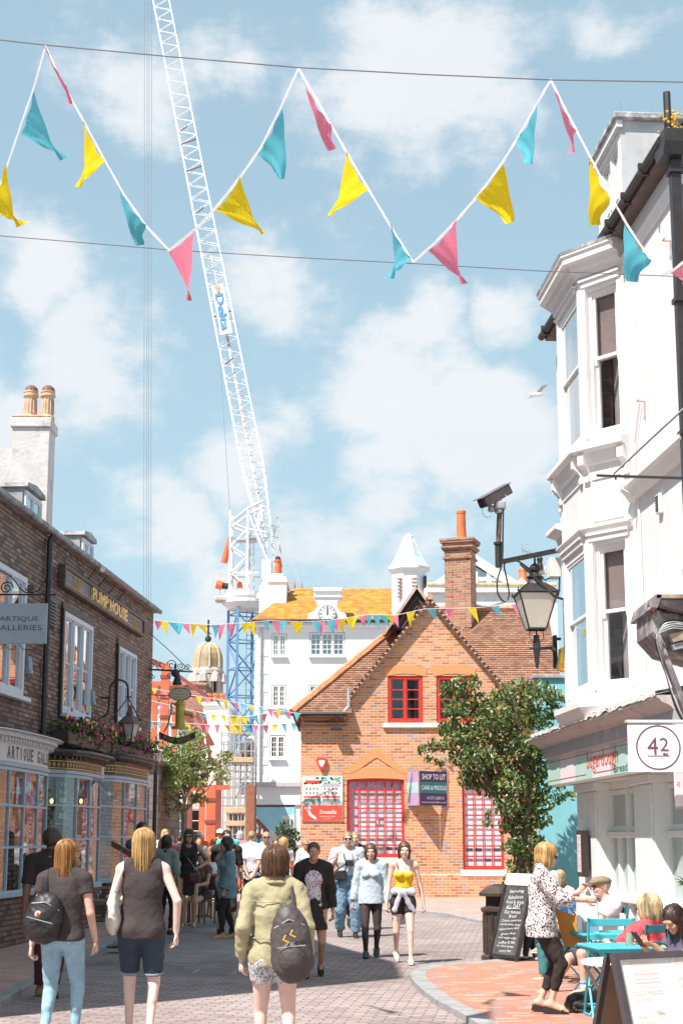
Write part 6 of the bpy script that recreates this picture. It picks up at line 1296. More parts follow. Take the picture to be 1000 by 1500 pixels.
mb = MB(); zt = q(355,893)[2]; w = .82; th = R(25); cs = [(w*(sx_*math.cos(th)-sy_*math.sin(th)), w*(sx_*math.sin(th)+sy_*math.cos(th))) for sx_, sy_ in ((-1,-1),(1,-1),(1,1),(-1,1))]
for c in cs: mb.tube([(c[0],c[1],0),(c[0],c[1],zt)], .115, m_cb_, 4)
z = 0; k = 0
while z < zt-.5:
    z2 = min(z+1.75, zt)
    for i in range(4):
        a, b = cs[i], cs[(i+1)%4]; mb.tube([(a[0],a[1],z2),(b[0],b[1],z2)], .05, m_cb_, 4)
        p, r = (a, b) if (k+i)%2 else (b, a); mb.tube([(p[0],p[1],z),(r[0],r[1],z2)], .055, m_cb_, 4)
    for s in range(4): mb.tube([(.1,.1,z+s*.44),(.5,.1,z+s*.44)], .02, m_cb_, 3)
    z = z2; k += 1
mb.tube([(.1,.1,0),(.1,.1,zt)], .03, m_cb_, 4); mb.tube([(.5,.1,0),(.5,.1,zt)], .03, m_cb_, 4)
mb.build('mast', kr)
mb = MB(); q2 = lambda px, py: tuple(q(px, py))
g_ = P('grey crane steel', (.48,.46,.45), .6, .2, 3); og_ = P('orange red machinery', (.72,.13,.06), .5, .15, 3)
mb.lathe([(1.05,-.05),(1.35,.25),(1.45,.35),(1.45,.55),(1.15,.62),(1.15,.75),(1.3,.8),(1.3,1.05)], (0,0,zt), m_wc, 18); mb.lathe([(1.47,.33),(1.47,.38)], (0,0,zt), g_, 18)
zd = q(355,872)[2]; x0, x1 = q(316,872)[0], q(440,872)[0]; mb.bbox(-1.1,x1,-1.0,1.0,zd-.35,zd,m_wc,.03); mb.bbox(x0,-1.1,-.9,.4,zd-.45,zd-.2,g_,.03)
mb.bbox(q(424,870)[0],q(432,870)[0],-1.2,1.2,zd-.8,q(424,855)[2],P('grey counterweight',(.38,.38,.40),.8,.1)); mb.bbox(q(435,870)[0],q(443,870)[0],-1.2,1.2,zd-.8,q(435,856)[2],P('grey counterweight',(.38,.38,.40)))
mb.bbox(q(384,850)[0],q(398,850)[0],-.6,.9,zd,q(390,822)[2],P('pale machine housing',(.60,.62,.64),.6)); mb.build('slewing_platform', kr)
mb = MB()
for px in (313,322,330): mb.tube([q2(px,872), q2(px,841)], .03, g_, 4)
for py in (841,855): mb.tube([q2(313,py), q2(335,py)], .025, g_, 4)
for px in (385,395,405): mb.tube([q2(px,868), q2(px,840)], .025, g_, 4)
mb.tube([q2(385,840), q2(408,840)], .025, g_, 4); mb.build('railing', kr)
mb = MB(); mb.M = Matrix.Rotation(R(90),4,'Y'); mb.M = None
mb.tube([q2(317,856), q2(326,858)], .28, og_, 10); mb.tube([q2(326,858), q2(334,859)], .2, m_dark, 8); mb.tube([q2(347,857), q2(355,856)], .22, og_, 8); mb.build('winch', kr)
mb = MB()
yo = (-.8,.8)
for y_ in yo:
    Y = Vector((0,y_,0)); T = lambda px, py: q(px, py)+Y
    mb.tube([T(338,868), T(339,752)], .085, m_wc, 5); mb.tube([T(363,866), T(364.5,750)], .095, m_wc, 5)
    mb.tube([T(339,769), T(364,749), T(386,738)], .09, m_wc, 5); mb.tube([T(339,769), T(364,779), T(392,784)], .07, m_wc, 5)
    for a, b in (((339,803),(363,779)),((339,803),(363,818)),((339,842),(363,818)),((339,842),(362,860)),((364,752),(398,838)),((339,842),(380,842)),((385,738),(376,776)),((339,803),(339,769))): mb.tube([T(*a), T(*b)], .065, m_wc, 4)
for a in ((339,769),(364,749),(363,779),(363,818),(339,803),(339,842),(392,784)): mb.tube([q(*a)+Vector((0,-.8,0)), q(*a)+Vector((0,.8,0))], .05, m_wc, 4)
for k in range(14): z_ = 868-k*8; mb.tube([q(366,z_), q(372,z_)], .018, g_, 3)
mb.tube([q(366,868), q(366,750)], .025, g_, 3); mb.tube([q(372,868), q(372,750)], .025, g_, 3)
mb.bbox(*(lambda a, b: (a[0], b[0], -.5, .5, a[2], a[2]+.12))(q(345,793),q(376,793)), g_); mb.build('a_frame', kr)
mb = MB(); mb.tube([q2(337.5,786), q2(333,806), q2(328,824)], [.16,.20,.22], og_, 8); mb.build('windsock', kr)
mb = MB()
for a, b in (((406,757),(437,850)),((418,762),(408,757)),((406,757),(412,820)),((395,775),(406,757)),((358,722),(345,762)),((408,800),(400,772)),((403,770),(412,812)),((393,768),(408,772)),((396,785),(408,788)),((399,802),(411,805)),((404,772),(398,800))): mb.tube([q2(*a), q2(*b)], .035, g_, 4)
mb.build('stay', kr)
J0, J1 = at(402,845,KZ), at(236,0,112.0); ax = (J1-J0); Lj = ax.length; u = ax.normalized(); sd_ = Vector((0,-1,0)); sd_ = (sd_-u*sd_.dot(u)).normalized(); rt_ = u.cross(sd_).normalized()
J0 -= k0; Lx = Lj*1.18; mb = MB(); dk = MB()
def hw(t):
    s = t*Lx
    if s < 8.5: return .12+(.72-.12)*s/8.5
    return .72-.10*(s-8.5)/(Lx-8.5)
def jp(t, i, j): h = hw(t); return J0+u*(t*Lx)+rt_*h*i+sd_*h*j
n = 46
for i, j in ((-1,-1),(1,-1),(1,1),(-1,1)):
    mb.tube([jp(0,i,j), jp(8.5/Lx,i,j), jp(1,i,j)], .06, m_wc, 4)
rn = random.Random(5)
for k in range(2, n):
    t0, t1 = k/n, (k+1)/n; tm = (t0+t1)/2
    for (a, b, c) in (((-1,-1),(1,-1),0),((-1,1),(1,1),1),((-1,-1),(-1,1),0),((1,-1),(1,1),1)):
        r_ = .028 if c == 0 else .022
        mb.tube([jp(t0,*a), jp(tm,*b)], r_, m_wc, 4); mb.tube([jp(tm,*b), jp(t1,*a)], r_, m_wc, 4)
    if k in (12,15,16,22,25,27,28): dk.tube([jp(t0,-.9,1.05), jp(t0+.004,.9,1.02)] if k%2 else [jp(t0,-.7,1.0), jp(t0+.006,.2,1.0)], .05, P('rusty pin',(.16,.06,.05),.8), 4)
mb.build('jib', kr); dk.build('cross_pin', kr)
mb = MB(); mb.tube([jp(.10,0,0), jp(.35,0,0)], .12, g_, 6); mb.tube([jp(.03,-.5,0)+Vector((0,0,.2)), jp(.42,0,.2)], .05, g_, 4); mb.build('walkway', kr)
tA = (at(322,392,100)-k0-J0).dot(u)/Lx; tB = (at(337,470,99)-k0-J0).dot(u)/Lx; tB, tA = min(tA,tB), max(tA,tB)
mb = MB(); mb.quad(jp(tB,-.6,1.12),jp(tB,.6,1.12),jp(tA,.6,1.12),jp(tA,-.6,1.12),P('pale banner mesh',(.50,.60,.68),.7,.04)); bo = mb.build('banner', kr)
mb = MB(); cpt = (jp(tA,0,1.2)+jp(tB,0,1.2))/2; Lb = (jp(tA,0,0)-jp(tB,0,0)).length
mb.text('Delta', 0, 0, Lb*.74, .58, 0, P('banner blue',(.025,.16,.40),.6), bold=.03, O=cpt-u*Lb*.06, U=-u, N=rt_)
for du, rr in ((.44,.22),(.37,.15)): c = cpt+u*Lb*du; mb.add([c+rt_*rr*math.cos(a*math.pi/6)+u*rr*math.sin(a*math.pi/6) for a in range(12)],[tuple(range(12))],P('banner orange',(.85,.25,.10),.6))
mb.build('lettering', bo)
mb = MB()
for dx_ in (212,216,219,222.5): mb.tube([at(dx_+.0,-60,108)-k0, at(dx_-1.5,1010,108)-k0], .022, P('hoist rope',(.26,.33,.38),.7), 3)
mb.tube([at(312,380,100)-k0, at(343,840,96)-k0], .02, P('hoist rope',(.26,.33,.38)), 3); mb.build('hoist_rope', kr)
DZ = 125.0; v = at(304,1000,DZ); v.z = 0; q = lambda px, py: at(px,py,DZ)-v; s = DZ/F
o = thing('domed_tower', 'distant stone tower with a ribbed orange grey dome and a weather vane', 'tower', v)
m_st = P('weathered stone', (.50,.43,.38), .9, .2, .8, dirt=(.25,.20,.19), ds=.8, dlo=.55, dhi=.72); m_dm = P('dome stone', (.42,.31,.20), .9, .35, .6, dirt=(.50,.32,.11), ds=.5, dlo=.5, dhi=.6)
z_ = lambda py: q(304,py)[2]; mb = MB(); prof = [(20.5,979),(20.5,966),(19.5,958),(16.5,950),(11,945),(4,942.5),(0,942)]
mb.lathe([(a*s, z_(b)) for a, b in prof], (0,0,0), m_dm, 16); 
for k in range(8):
    a = k*math.pi/4+.2; mb.tube([((r_+.4)*s*math.cos(a),(r_+.4)*s*math.sin(a),z_(y_)) for r_, y_ in prof[:-1]], .11, m_st, 4)
mb.build('dome', o)
mb = MB(); mb.lathe([(20,1100),(20,1042),(24.5,1040),(24,1036),(17,1035)] and [(a*s, z_(b)) for a, b in ((20,1240),(20,1042),(24,1040),(24,1036),(14,1035),(14,990),(23,988),(23.5,983),(21,979),(0,978))], (0,0,0), m_st, 16)
for k in range(8):
    a = k*math.pi/4+.2; mb.tube([(20*s*math.cos(a),20*s*math.sin(a),z_(1036)),(20*s*math.cos(a),20*s*math.sin(a),z_(990))], .20, m_st, 6); a2 = a+.25; mb.tube([(19*s*math.cos(a2),19*s*math.sin(a2),z_(1036)),(19*s*math.cos(a2),19*s*math.sin(a2),z_(992))], .13, m_st, 5)
    a = a+math.pi/8; mb.lathe([(.5,0),(.35,.6),(.1,.9)], (22*s*math.cos(a),22*s*math.sin(a),z_(1000)), m_st, 6)
mb.build('drum', o); mb = MB()
for k in range(8):
    a = k*math.pi/4+.2+math.pi/8; c, d = math.cos(a), math.sin(a); mb.M = Matrix.Translation((14.3*s*c,14.3*s*d,0)) @ Matrix.Rotation(a,4,'Z'); mb.bbox(-.1,.12,-.32,.32,z_(1030),z_(998),m_dark); mb.M = None
mb.build('opening', o); mb = MB(); mb.tube([(0,0,z_(942)),(0,0,z_(908))], .09, m_black, 5); mb.ball((0,0,z_(936)), .28, m_black, 8, 6); mb.tube([(-.45,0,z_(918)),(.55,0,z_(917))], .05, m_black, 4); mb.tube([(0,0,z_(926)),(.25,0,z_(929))], .05, m_black, 4); mb.build('weather_vane', o)
m_osteel = P('orange steel paint', (.62,.15,.07), .6, .15, 1.5); m_rsteel = P('dark red steel', (.26,.07,.06), .6, .2, 2)
SZ_ = 62.0; v = at(265,1200,SZ_); v.z = 0; q = lambda px, py, Z=SZ_: tuple(at(px,py,Z)-v)
o = thing('steel_frame', 'orange painted steel frame of a building going up behind the street tree', 'steel frame', v)
for (px, y0, y1, Z, wd) in ((237,972,1250,60,.16),(222,1000,1250,66,.12),(252,1030,1250,66,.12),(277,1050,1250,64,.10),(308,1150,1255,56,.17),(319,1120,1255,58,.10),(295,1140,1250,64,.12)):
    a, b = Vector(q(px,y1,Z)), Vector(q(px,y0,Z)); mb = MB(); mb.box(a.x-wd,a.x+wd,a.y-wd,a.y+wd,0,b.z,m_osteel if wd > .11 else m_rsteel)
    if wd > .15:
        for k in range(7): z = b.z-.6-k*.8; mb.box(a.x-wd-.03,a.x+wd+.03,a.y-wd-.03,a.y+wd+.03,z,z+.12,m_rsteel)
    mb.build('column', o)
mb = MB()
for (a, b, Z, r_, m) in (((206,1001),(268,1002),62,.13,m_osteel),((206,1012),(275,1018),64,.09,m_rsteel),((205,962),(238,975),62,.16,m_rsteel),((240,975),(306,1022),66,.12,m_rsteel),((250,1157),(336,1153),57,.12,m_osteel),((206,1092),(262,1090),62,.08,m_osteel),((262,1030),(300,1096),60,.14,m_rsteel),((285,1040),(312,1092),62,.12,m_rsteel),((300,1050),(308,1115),61,.10,m_rsteel),((250,1045),(285,1045),63,.08,m_osteel),((206,1060),(250,1060),64,.06,m_rsteel),((235,1150),(246,1206),58,.16,m_osteel),((242,1150),(238,1205),58,.12,m_osteel),((240,1195),(262,1198),57,.14,m_osteel),((205,1175),(260,1172),60,.07,m_rsteel),((225,1010),(248,1056),61,.05,m_rsteel)): mb = MB(); mb.tube([q(*a,Z), q(*b,Z)], r_, m, 4); mb.build('beam', o)
def house(label, px0, px1, pyt, Z, m, wins=(), dep=6, roof=None, nm='far_building'):
    v = at((px0+px1)/2,1200,Z); v.z = 0; x0 = (at(px0,1100,Z)-v)[0]; x1 = (at(px1,1100,Z)-v)[0]; zt = at(px0,pyt,Z).z; o = thing(nm, label, 'building', v)
    H_ = [((at(a,1100,Z)-v)[0],(at(b,1100,Z)-v)[0],at(300,d,Z).z,at(300,c,Z).z) for a, b, c, d in wins]
    mb = MB(); wall(mb, x0, x1, 0, zt, H_, 0, .1, m); mb.quad((x0,0,0),(x0,dep,0),(x0,dep,zt),(x0,0,zt),m); mb.quad((x1,0,0),(x1,0,zt),(x1,dep,zt),(x1,dep,0),m); mb.quad((x0,dep,0),(x0,dep,zt),(x1,dep,zt),(x1,dep,0),m); mb.build('wall', o)
    for h in H_: window(o, h[0]+.01, h[1]-.01, h[2]+.01, h[3]-.01, .03, m_white, 1, 2, 3, .06, .04, back='plain')
    mb = MB(); mb.bbox(x0-.1,x1+.1,-.15,dep+.1,zt+.001,zt+.2,roof or m,.05); mb.build('coping', o); return o, v, x0, x1, zt
m_fw = P('far white render', (.74,.73,.73), .9, .04, .5); m_fp = P('far pink brick', (.46,.30,.25), .9, .2, 1.5); m_fb = brick('far red brick', [(.40,.15,.09),(.46,.20,.13),(.34,.12,.08)], (.4,.3,.25), 'wall', .3, .12, .02)
house('far red brick terrace behind the orange steel frame', 195, 300, 1005, 92, m_fb, [(216,224,1040,1075),(228,234,1040,1075),(243,252,1040,1075),(262,268,1045,1080)], nm='terrace_building')
house('pale blue and white far building seen through the orange steel frame', 190, 262, 1040, 84, P('pale blue panels',(.50,.62,.70),.6,.1,.4), [(212,226,1075,1100),(230,244,1075,1100)], nm='office_building')
o, v, x0, x1, zt = house('plain white gable wall with three clay chimney pots below the domed tower', 297, 332, 1034, 82, m_fw, nm='gable_building')
for i, px in enumerate((304,314,324)):
    x = (at(px,1034,82)-v)[0]; mb = MB(); mb.lathe([(.17,zt+.1),(.15,zt+.6),(.19,zt+.63),(.17,zt+.75)], (x,.8,0), P('orange clay pot',(.62,.17,.06)), 10); mb.build('pot', o)
house('low pale building with open ground floor behind the scaffolding', 255, 372, 1075+40, 78, P('dusty cream render',(.60,.52,.46),.9,.1,.8), [(262,300,1185,1235),(336,372,1190,1240)], nm='site_building')
house('dim grey block building at the left beyond the pub', 196, 233, 1122, 44, brick('grey concrete block', [(.20,.17,.16),(.26,.22,.20),(.16,.13,.12)], (.12,.1,.1), 'wall', .45, .22, .012), nm='block_building')
YZ = 72.0; v = at(345,1200,YZ); v.z = 0; q = lambda px, py, d=0: tuple(at(px,py,YZ)-v+Vector((0,d,0))); o = thing('scaffolding', 'grey tube scaffolding with timber boards around the foot of the crane', 'scaffolding', v)
mb = MB(); rn = random.Random(4)
for d in (0,1.4):
    for px in (323,333,341,349,358,367,372): mb.tube([(q(px,1200)[0],d,0),(q(px,1200)[0],d,q(px,rn.choice([1070,1085,1040]))[2])], .045, m_steel, 4)
    for py in (1075,1088,1100,1118,1128,1140,1152,1168,1180,1205): mb.tube([q(322,py,d), q(373,py+rn.uniform(-2,2),d)], .04, m_steel, 4)
for a, b in (((333,1200),(349,1160)),((349,1160),(367,1118)),((358,1152),(372,1118)),((323,1140),(341,1100))): mb.tube([q(*a), q(*b)], .04, m_steel, 4)
mb.build('tubes', o); mb = MB()
for py in (1113,1187,1206): mb = MB(); z = q(345,py)[2]; mb.bbox(q(330 if py > 1115 else 336,py)[0],q(371,py)[0],-.1,1.5,z-.12,z+.12,P('scaffold board',(.55,.40,.25),.8,.2,2)); mb.build('board', o)
mb = MB(); mb.bbox(q(360,1186)[0],q(373,1186)[0],-.15,1.4,0,q(370,1150)[2],P('brown hoarding',(.30,.12,.07),.8,.2)); mb.build('hoarding', o); mb = MB(); mb.bbox(q(336,1190)[0],q(352,1190)[0],.2,1.2,q(345,1075)[2],q(345,1050)[2],P('yellow sheeting',(.75,.45,.05),.7,.15)); mb.build('sheeting', o)
mb = MB(); A_, B_, C_ = Vector(q(334,1112,1.8)), Vector(q(369,1074,1.8)), Vector(q(369,1112,1.8)); mb.add([A_,C_,B_],[(0,1,2)],P('brown gable infill',(.36,.14,.08),.8,.3,1)); mb.tube([A_,B_], .22, m_wc, 4); mb.build('raking_gable', o)
for i, (px, Z, a) in enumerate(((322,47,.5),(335,50,.1),(352,50,-.1),(366,48,.2),(384,47,-.2),(400,46,.15),(416,45,-.1))):
    v = at(px,1240,Z); v.z = 0; lab = ['leftmost and most turned','second from the left','third from the left','fourth from the left','fifth from the left','second from the right','rightmost'][i]
    o = thing('plastic_barrier', 'orange plastic pedestrian barrier before the site, %s of seven' % lab, 'barrier', v, a, 'orange barriers in front of the building site')
    mb = MB(); m_ob_ = P('orange barrier plastic', (.90,.17,.04), .45, .08)
    for (x0,x1,z0,z1) in ((-.5,.5,.82,1.0),(-.5,.5,.12,.25),(-.5,-.42,.25,.82),(.42,.5,.25,.82),(-.5,.5,.45,.55),(-.05,.05,.25,.45)): mb.bbox(x0,x1,-.03,.03,z0,z1,m_ob_,.01)
    mb.build('panel', o); mb = MB()
    for s in (-.4,.4): mb.bbox(s-.04,s+.04,-.25,.25,.0,.06,m_black,.01); mb.box(s-.03,s+.03,-.02,.02,.06,.12,m_black)
    mb.build('foot', o); mb = MB(); mb.box(-.2,.2,-.036,-.031,.60,.78,m_paper); mb.build('reflector', o)
v = at(226.5,1200,37.5); v.z = 0; o = thing('lamp_post', 'slim black lamp post with a pale head beyond the flower boxes', 'lamp post', v); mb = MB(); zt = (at(226,1118,37.5)-v)[2]; mb.tube([(0,0,0),(0,0,.9),(0,0,.95),(0,0,zt)], [.10,.10,.06,.05], m_black, 8); mb.build('pole', o); mb = MB(); mb.lathe([(.05,0),(.10,.02),(.16,.28),(.18,.30),(.05,.42),(0,.45)], (0,0,zt), P('pale lamp head',(.55,.55,.58),.5), 8); mb.build('lamp_head', o)
v = at(786,578,60); o_ = MB(); 
def tri(*p): o_.add([tuple(x) for x in p],[(0,1,2)],P('gull grey',(.50,.46,.46),.8))
o_.ball((0,0,0), (.34,.12,.10), P('gull white',(.75,.74,.74),.8), 10, 6); o_.add([(-.1,0,.05),(.12,0,.05),(.42,-.3,.34),(.18,-.25,.30)],[(0,1,2,3)],P('gull grey',(.50,.46,.46))); o_.add([(.42,-.3,.34),(.18,-.25,.30),(.60,-.45,.38)],[(0,1,2)],P('gull grey',(.50,.46,.46))); o_.add([(-.1,0,.05),(.1,0,.05),(-.05,.35,.02),(-.35,.55,-.02)],[(0,1,2,3)],P('gull grey',(.50,.46,.46))); o_.add([(-.3,0,0),(-.55,.07,-.02),(-.55,-.07,-.02)],[(0,1,2)],P('gull white',(.75,.74,.74)))
g_o = o_.build('seagull'); g_o.location = v; tag(g_o, 'grey and white seagull gliding in the sky left of the white building', 'gull')
def leafmat(name, c):
    t = NT(name); c = (*c, 1); d = t.n('BsdfDiffuse', {0: c}); tr = t.n('BsdfTranslucent', {0: (c[0]*1.3, c[1]*1.25, c[2]*.7, 1)}); mx = t.n('MixShader', {0: .38, 1: d, 2: tr}); g = t.n('BsdfGlossy', {'Color': (.8,.85,.8,1), 'Roughness': .42}); m2 = t.n('MixShader', {0: .07, 1: mx, 2: g}); t.t.links.new(m2.outputs[0], t.out.inputs[0]); return t.m
m_bark = P('brown bark', (.20,.13,.09), .9, .3, 12, .01, 30); m_bark2 = P('grey bark', (.26,.24,.22), .9, .3, 12, .01, 30)
def limb(mb, p0, p1, r0, r1, m, rn, wob=.12, n=6):
    p0, p1 = Vector(p0), Vector(p1); L = (p1-p0).length; pts = [p0]
    for k in range(1, n+1): pts.append(p0.lerp(p1, k/n)+Vector((rn.gauss(0,1), rn.gauss(0,1), rn.gauss(0,.6)))*wob*L/n*.6)
    mb.tube(pts, [r0+(r1-r0)*k/n for k in range(n+1)], m, 6); return pts
def canopy(name, o, clusters, rn, leaf, per, mats, wts, droop=.5, spread=.85):
    mb = MB()
    for (c, r) in clusters:
        k = int(per*(r*r*r)**.75)
        for _ in range(k):
            while True:
                d = Vector((rn.uniform(-1,1), rn.uniform(-1,1), rn.uniform(-1,1)))
                if .12 < d.length < 1: break
            p = Vector(c)+Vector((d.x*r, d.y*r, d.z*r*spread)); leafcard(mb, p, leaf*rn.uniform(.7,1.25), rn.choices(mats, wts)[0], rn, droop)
    return mb.build(name, o)
rn = random.Random(11); TZ2 = 23.6; v = at(762,1300,TZ2); v.z = 0; q = lambda px, py, d=0.0: at(px,py,TZ2+d)-v
o = thing('street_tree', 'leafy green street tree between the orange brick building and the bakery', 'tree', v)
mb = MB(); base = Vector((0,0,0)); f1_ = q(756,1235); limb(mb, base, f1_, .11, .08, m_bark, rn); limb(mb, base+Vector((.08,.05,0)), q(772,1190), .08, .06, m_bark, rn)
tips = [q(735,1190), q(700,1150,.2), q(660,1090,-.1), q(640,1040), q(690,1020,.3), q(735,1060), q(770,1080,.2), q(790,1040,-.2), q(800,1120,.1), q(760,1150)]
a_ = limb(mb, f1_, q(728,1170), .07, .05, m_bark, rn); b_ = limb(mb, q(772,1190), q(768,1100), .06, .04, m_bark, rn)
for t in (q(700,1100,.1), q(660,1088,-.1), q(690,1020,.2), q(645,1025,0), q(720,1050,-.2)): limb(mb, q(728,1170), t, .035, .012, m_bark, rn, .2)
for t in (q(780,1030,.2), q(810,1060,0), q(750,1030,-.2), q(800,1130,.2), q(740,1090,.3), q(735,1200,-.2)): limb(mb, b_[3], t, .030, .010, m_bark, rn, .2)
limb(mb, q(700,1100,.1), q(622,1095,-.2), .02, .006, m_bark, rn, .2); mb.build('trunk', o)
cl = []
def C(px, py, r, d=0.0): cl.append((q(px,py,d), r*TZ2/F))
for (px, py, r, d) in ((672,1005,18,0),(655,1010,14,.1),(690,1000,14,-.1),(700,1035,24,.1),(668,1040,20,-.1),(660,1068,18,.2),(735,1020,18,0),(762,1010,20,.2),(790,1015,22,-.1),(812,1022,16,0),(815,1045,14,.1),(728,1050,26,-.2),(760,1048,28,.2),(790,1052,20,.1),(700,1072,26,0),(740,1085,26,.3),(680,1082,18,-.1),(655,1092,14,0),(636,1092,12,.1),(620,1098,9,0),(628,1112,7,0),(645,1115,9,.1),(672,1110,16,.1),(700,1110,26,-.2),(730,1120,26,.1),(765,1090,24,-.2),(785,1095,20,.1),(690,1140,20,.1),(682,1138,12,0),(715,1150,22,.2),(745,1150,26,-.1),(775,1130,26,.1),(790,1120,16,.1),(740,1180,18,-.2),(765,1175,26,.1),(785,1160,18,.1),(800,1175,14,0),(810,1150,12,0),(715,1205,9,.1),(716,1192,6,-.1),(745,1210,16,0),(770,1205,24,.1),(792,1200,16,.1),(750,1240,16,-.1),(770,1240,22,0),(785,1235,14,.1),(752,1268,12,0),(770,1275,18,.1),(755,1290,12,0),(775,1300,15,0),(758,1322,15,0),(772,1335,15,.1),(763,1350,12,-.1),(788,1262,16,0),(742,1290,9,0),(820,1170,10,.3),(835,1165,8,.3),(822,1150,8,.2)): C(px, py, r*1.06, d)
canopy('crown', o, cl, rn, .095, 5400, [leafmat('tree leaf mid',(.13,.19,.06)), leafmat('tree leaf dark',(.06,.11,.035)), leafmat('tree leaf light',(.24,.31,.11)), leafmat('tree leaf lime',(.32,.36,.10)), leafmat('tree leaf amber',(.40,.20,.05))], [5,4,3,1.2,.7], .9)
rn = random.Random(13); TZ3 = 46.0; v = at(271,1270,TZ3); v.z = 0; q = lambda px, py, d=0.0: at(px,py,TZ3+d)-v
o = thing('young_tree', 'airy small leaved tree in the distance below the hanging pump sign', 'tree', v); mb = MB(); limb(mb, (0,0,0), q(270,1190), .13, .09, m_bark2, rn, .04)
for t in ((232,1120,.6),(250,1090,-.5),(275,1080,.4),(300,1090,-.3),(318,1110,.3),(240,1160,0),(295,1150,.5),(330,1125,0),(268,1110,.8)): limb(mb, q(270,1195-rn.random()*20), q(*t), .05, .012, m_bark2, rn, .2)
mb.build('trunk', o); cl = []
for _ in range(75):
    px = rn.gauss(266,30); py = rn.gauss(1128,30); 
    if 214 < px < 332 and 1070 < py < 1192 and not (px > 300 and py > 1150): cl.append((q(px,py,rn.uniform(-1.2,1.2)), rn.uniform(8,15)*TZ3/F))
for px, py in ((322,1108),(330,1118),(318,1130),(335,1108),(230,1090),(290,1082),(225,1130)): cl.append((q(px,py), 9*TZ3/F))
canopy('crown', o, cl, rn, .15, 1350, [leafmat('pale leaf',(.24,.29,.09)), leafmat('olive leaf',(.13,.17,.05)), leafmat('grey leaf',(.36,.40,.22))], [4,3,2], .3)
rn = random.Random(17); v = at(421,1290,46.5); v.z = 0; q = lambda px, py, d=0.0: at(px,py,46.5+d)-v; o = thing('bush', 'dark green bush in front of the shop hoarding beside the brick building', 'bush', v)
mb = MB(); limb(mb, (0,0,0), q(422,1240), .05, .02, m_bark, rn); mb.build('stem', o); canopy('foliage', o, [(q(415,1215),.28),(q(428,1225),.30),(q(418,1240),.36),(q(430,1255),.33),(q(415,1262),.33),(q(424,1280),.4)], rn, .12, 2400, [m_lf[0], m_lf[1], m_lf[2]], [3,2,2])
def clothmat(name, c):
    t = NT(name); d = t.n('BsdfDiffuse', {0: c}); tr = t.n('BsdfTranslucent', {0: c}); mx = t.n('MixShader', {0: .5, 1: d, 2: tr}); t.t.links.new(mx.outputs[0], t.out.inputs[0]); return t.m
FC = {'y': clothmat('yellow bunting cloth', (.88,.66,.03,1)), 't': clothmat('teal bunting cloth', (.14,.54,.66,1)), 'p': clothmat('pink bunting cloth', (.92,.26,.38,1))}
m_tape = clothmat('white bunting tape', (.92,.91,.92,1))
def flag(o, a, b, t, c, wav=.05, n=8):
    a, b, t = Vector(a), Vector(b), Vector(t); mb = MB(); nn = (b-a).cross(t-a).normalized(); V = []; Fc = []; L = (b-a).length; ph = random.random()*6
    for i in range(n+1):
        s = i/n; p0, p1 = a.lerp(t, s), b.lerp(t, s)
        for j in range(n+1):
            r_ = j/n; p = p0.lerp(p1, r_); p += nn*L*wav*(math.sin(r_*4.0*(1-s*.5)+ph+s*2.0)*(.15+s*1.2)+.5*math.sin(s*4+ph)*s); p += nn*L*.012*math.sin(r_*15+s*8+ph); p += Vector((0,0,-1))*L*.05*math.sin(math.pi*r_)*(1-s); V.append(tuple(p))
    for i in range(n):
        for j in range(n): k = i*(n+1)+j; Fc.append((k,k+1,k+n+2,k+n+1))
    mb.add(V, Fc, FC[c]); return mb.build('pennant', o, smooth=True)
HB = 6.90
def pl(px, py): d = ray(px, py); t_ = (HB-CH)/d.z; return Vector((d.x*t_, d.y*t_, HB))
path = [(-60,420),(-20,330),(10,245),(30,186),(50,128),(67,68),(95,128),(125,181),(150,228),(182,285),(215,332),(248,367),(290,333),(317,303),(350,262),(381,218),(408,164),(437,100),(455,131),(508,224),(540,278),(571,330),(605,384),(635,357),(668,323),(700,286),(734,240),(760,198),(785,153),(806,117),(830,165),(866,234),(893,286),(920,333),(968,404),(985,396),(1010,376),(1060,320)]
o = thing('bunting_garland', 'zigzag string of big pink, teal and yellow pennants high above the street in front', 'bunting', pl(437,100)); o0 = o.location.copy()
mb = MB()
def ribbon(mb, pts, r, m):
    pts = [Vector(p) for p in pts]
    q_ = []; rs = []
    for i in range(len(pts)-1):
        for k in range(6): q_.append(pts[i].lerp(pts[i+1], k/6)); rs.append(r*(1+.18*math.sin(k*1.7+i)))
    for i in range(len(q_)-1):
        a, b = q_[i], q_[i+1]; d = (b-a).normalized(); w_ = (Vector((0,0,1))*.8+Vector((0,-.6,0))); w_ = (w_-d*w_.dot(d)).normalized()
        mb.add([a-w_*rs[i], b-w_*rs[i+1], b+w_*rs[i+1], a+w_*rs[i]], [(0,1,2,3)], m)
ribbon(mb, [pl(*p)-o0 for p in path], .0145, m_tape); mb.build('tape', o)
random.seed(31)
for a, b, t, c in (((8,245),(-14,305),(31,328),'y'),((50,138),(32,193),(88,232),'t'),((67,68),(95,122),(98,152),'p'),((123,180),(152,232),(122,272),'y'),((180,282),(210,325),(200,358),'t'),((249,366),(282,340),(280,437),'p'),((350,262),(317,304),(378,343),'y'),((408,166),(381,220),(420,258),'t'),((452,130),(481,178),(480,219),'p'),((508,225),(537,274),(491,316),'y'),((571,328),(600,375),(577,406),'t'),((666,325),(629,364),(674,414),'p'),((732,242),(699,285),(747,323),'y'),((785,152),(758,200),(771,237),'t'),((814,135),(840,187),(832,222),'p'),((866,235),(892,286),(872,327),'y'),((919,333),(950,377),(920,410),'t'),((983,398),(1010,376),(1003,415),'p')):
    A, B = pl(*a), pl(*b); T_ = at(t[0], t[1], (A.y+B.y)/2+.0); flag(o, A-o0+(A-B)*.10, B-o0+(B-A)*.10, T_-o0+(T_-(A+B)/2)*.04, c, .045, 10)
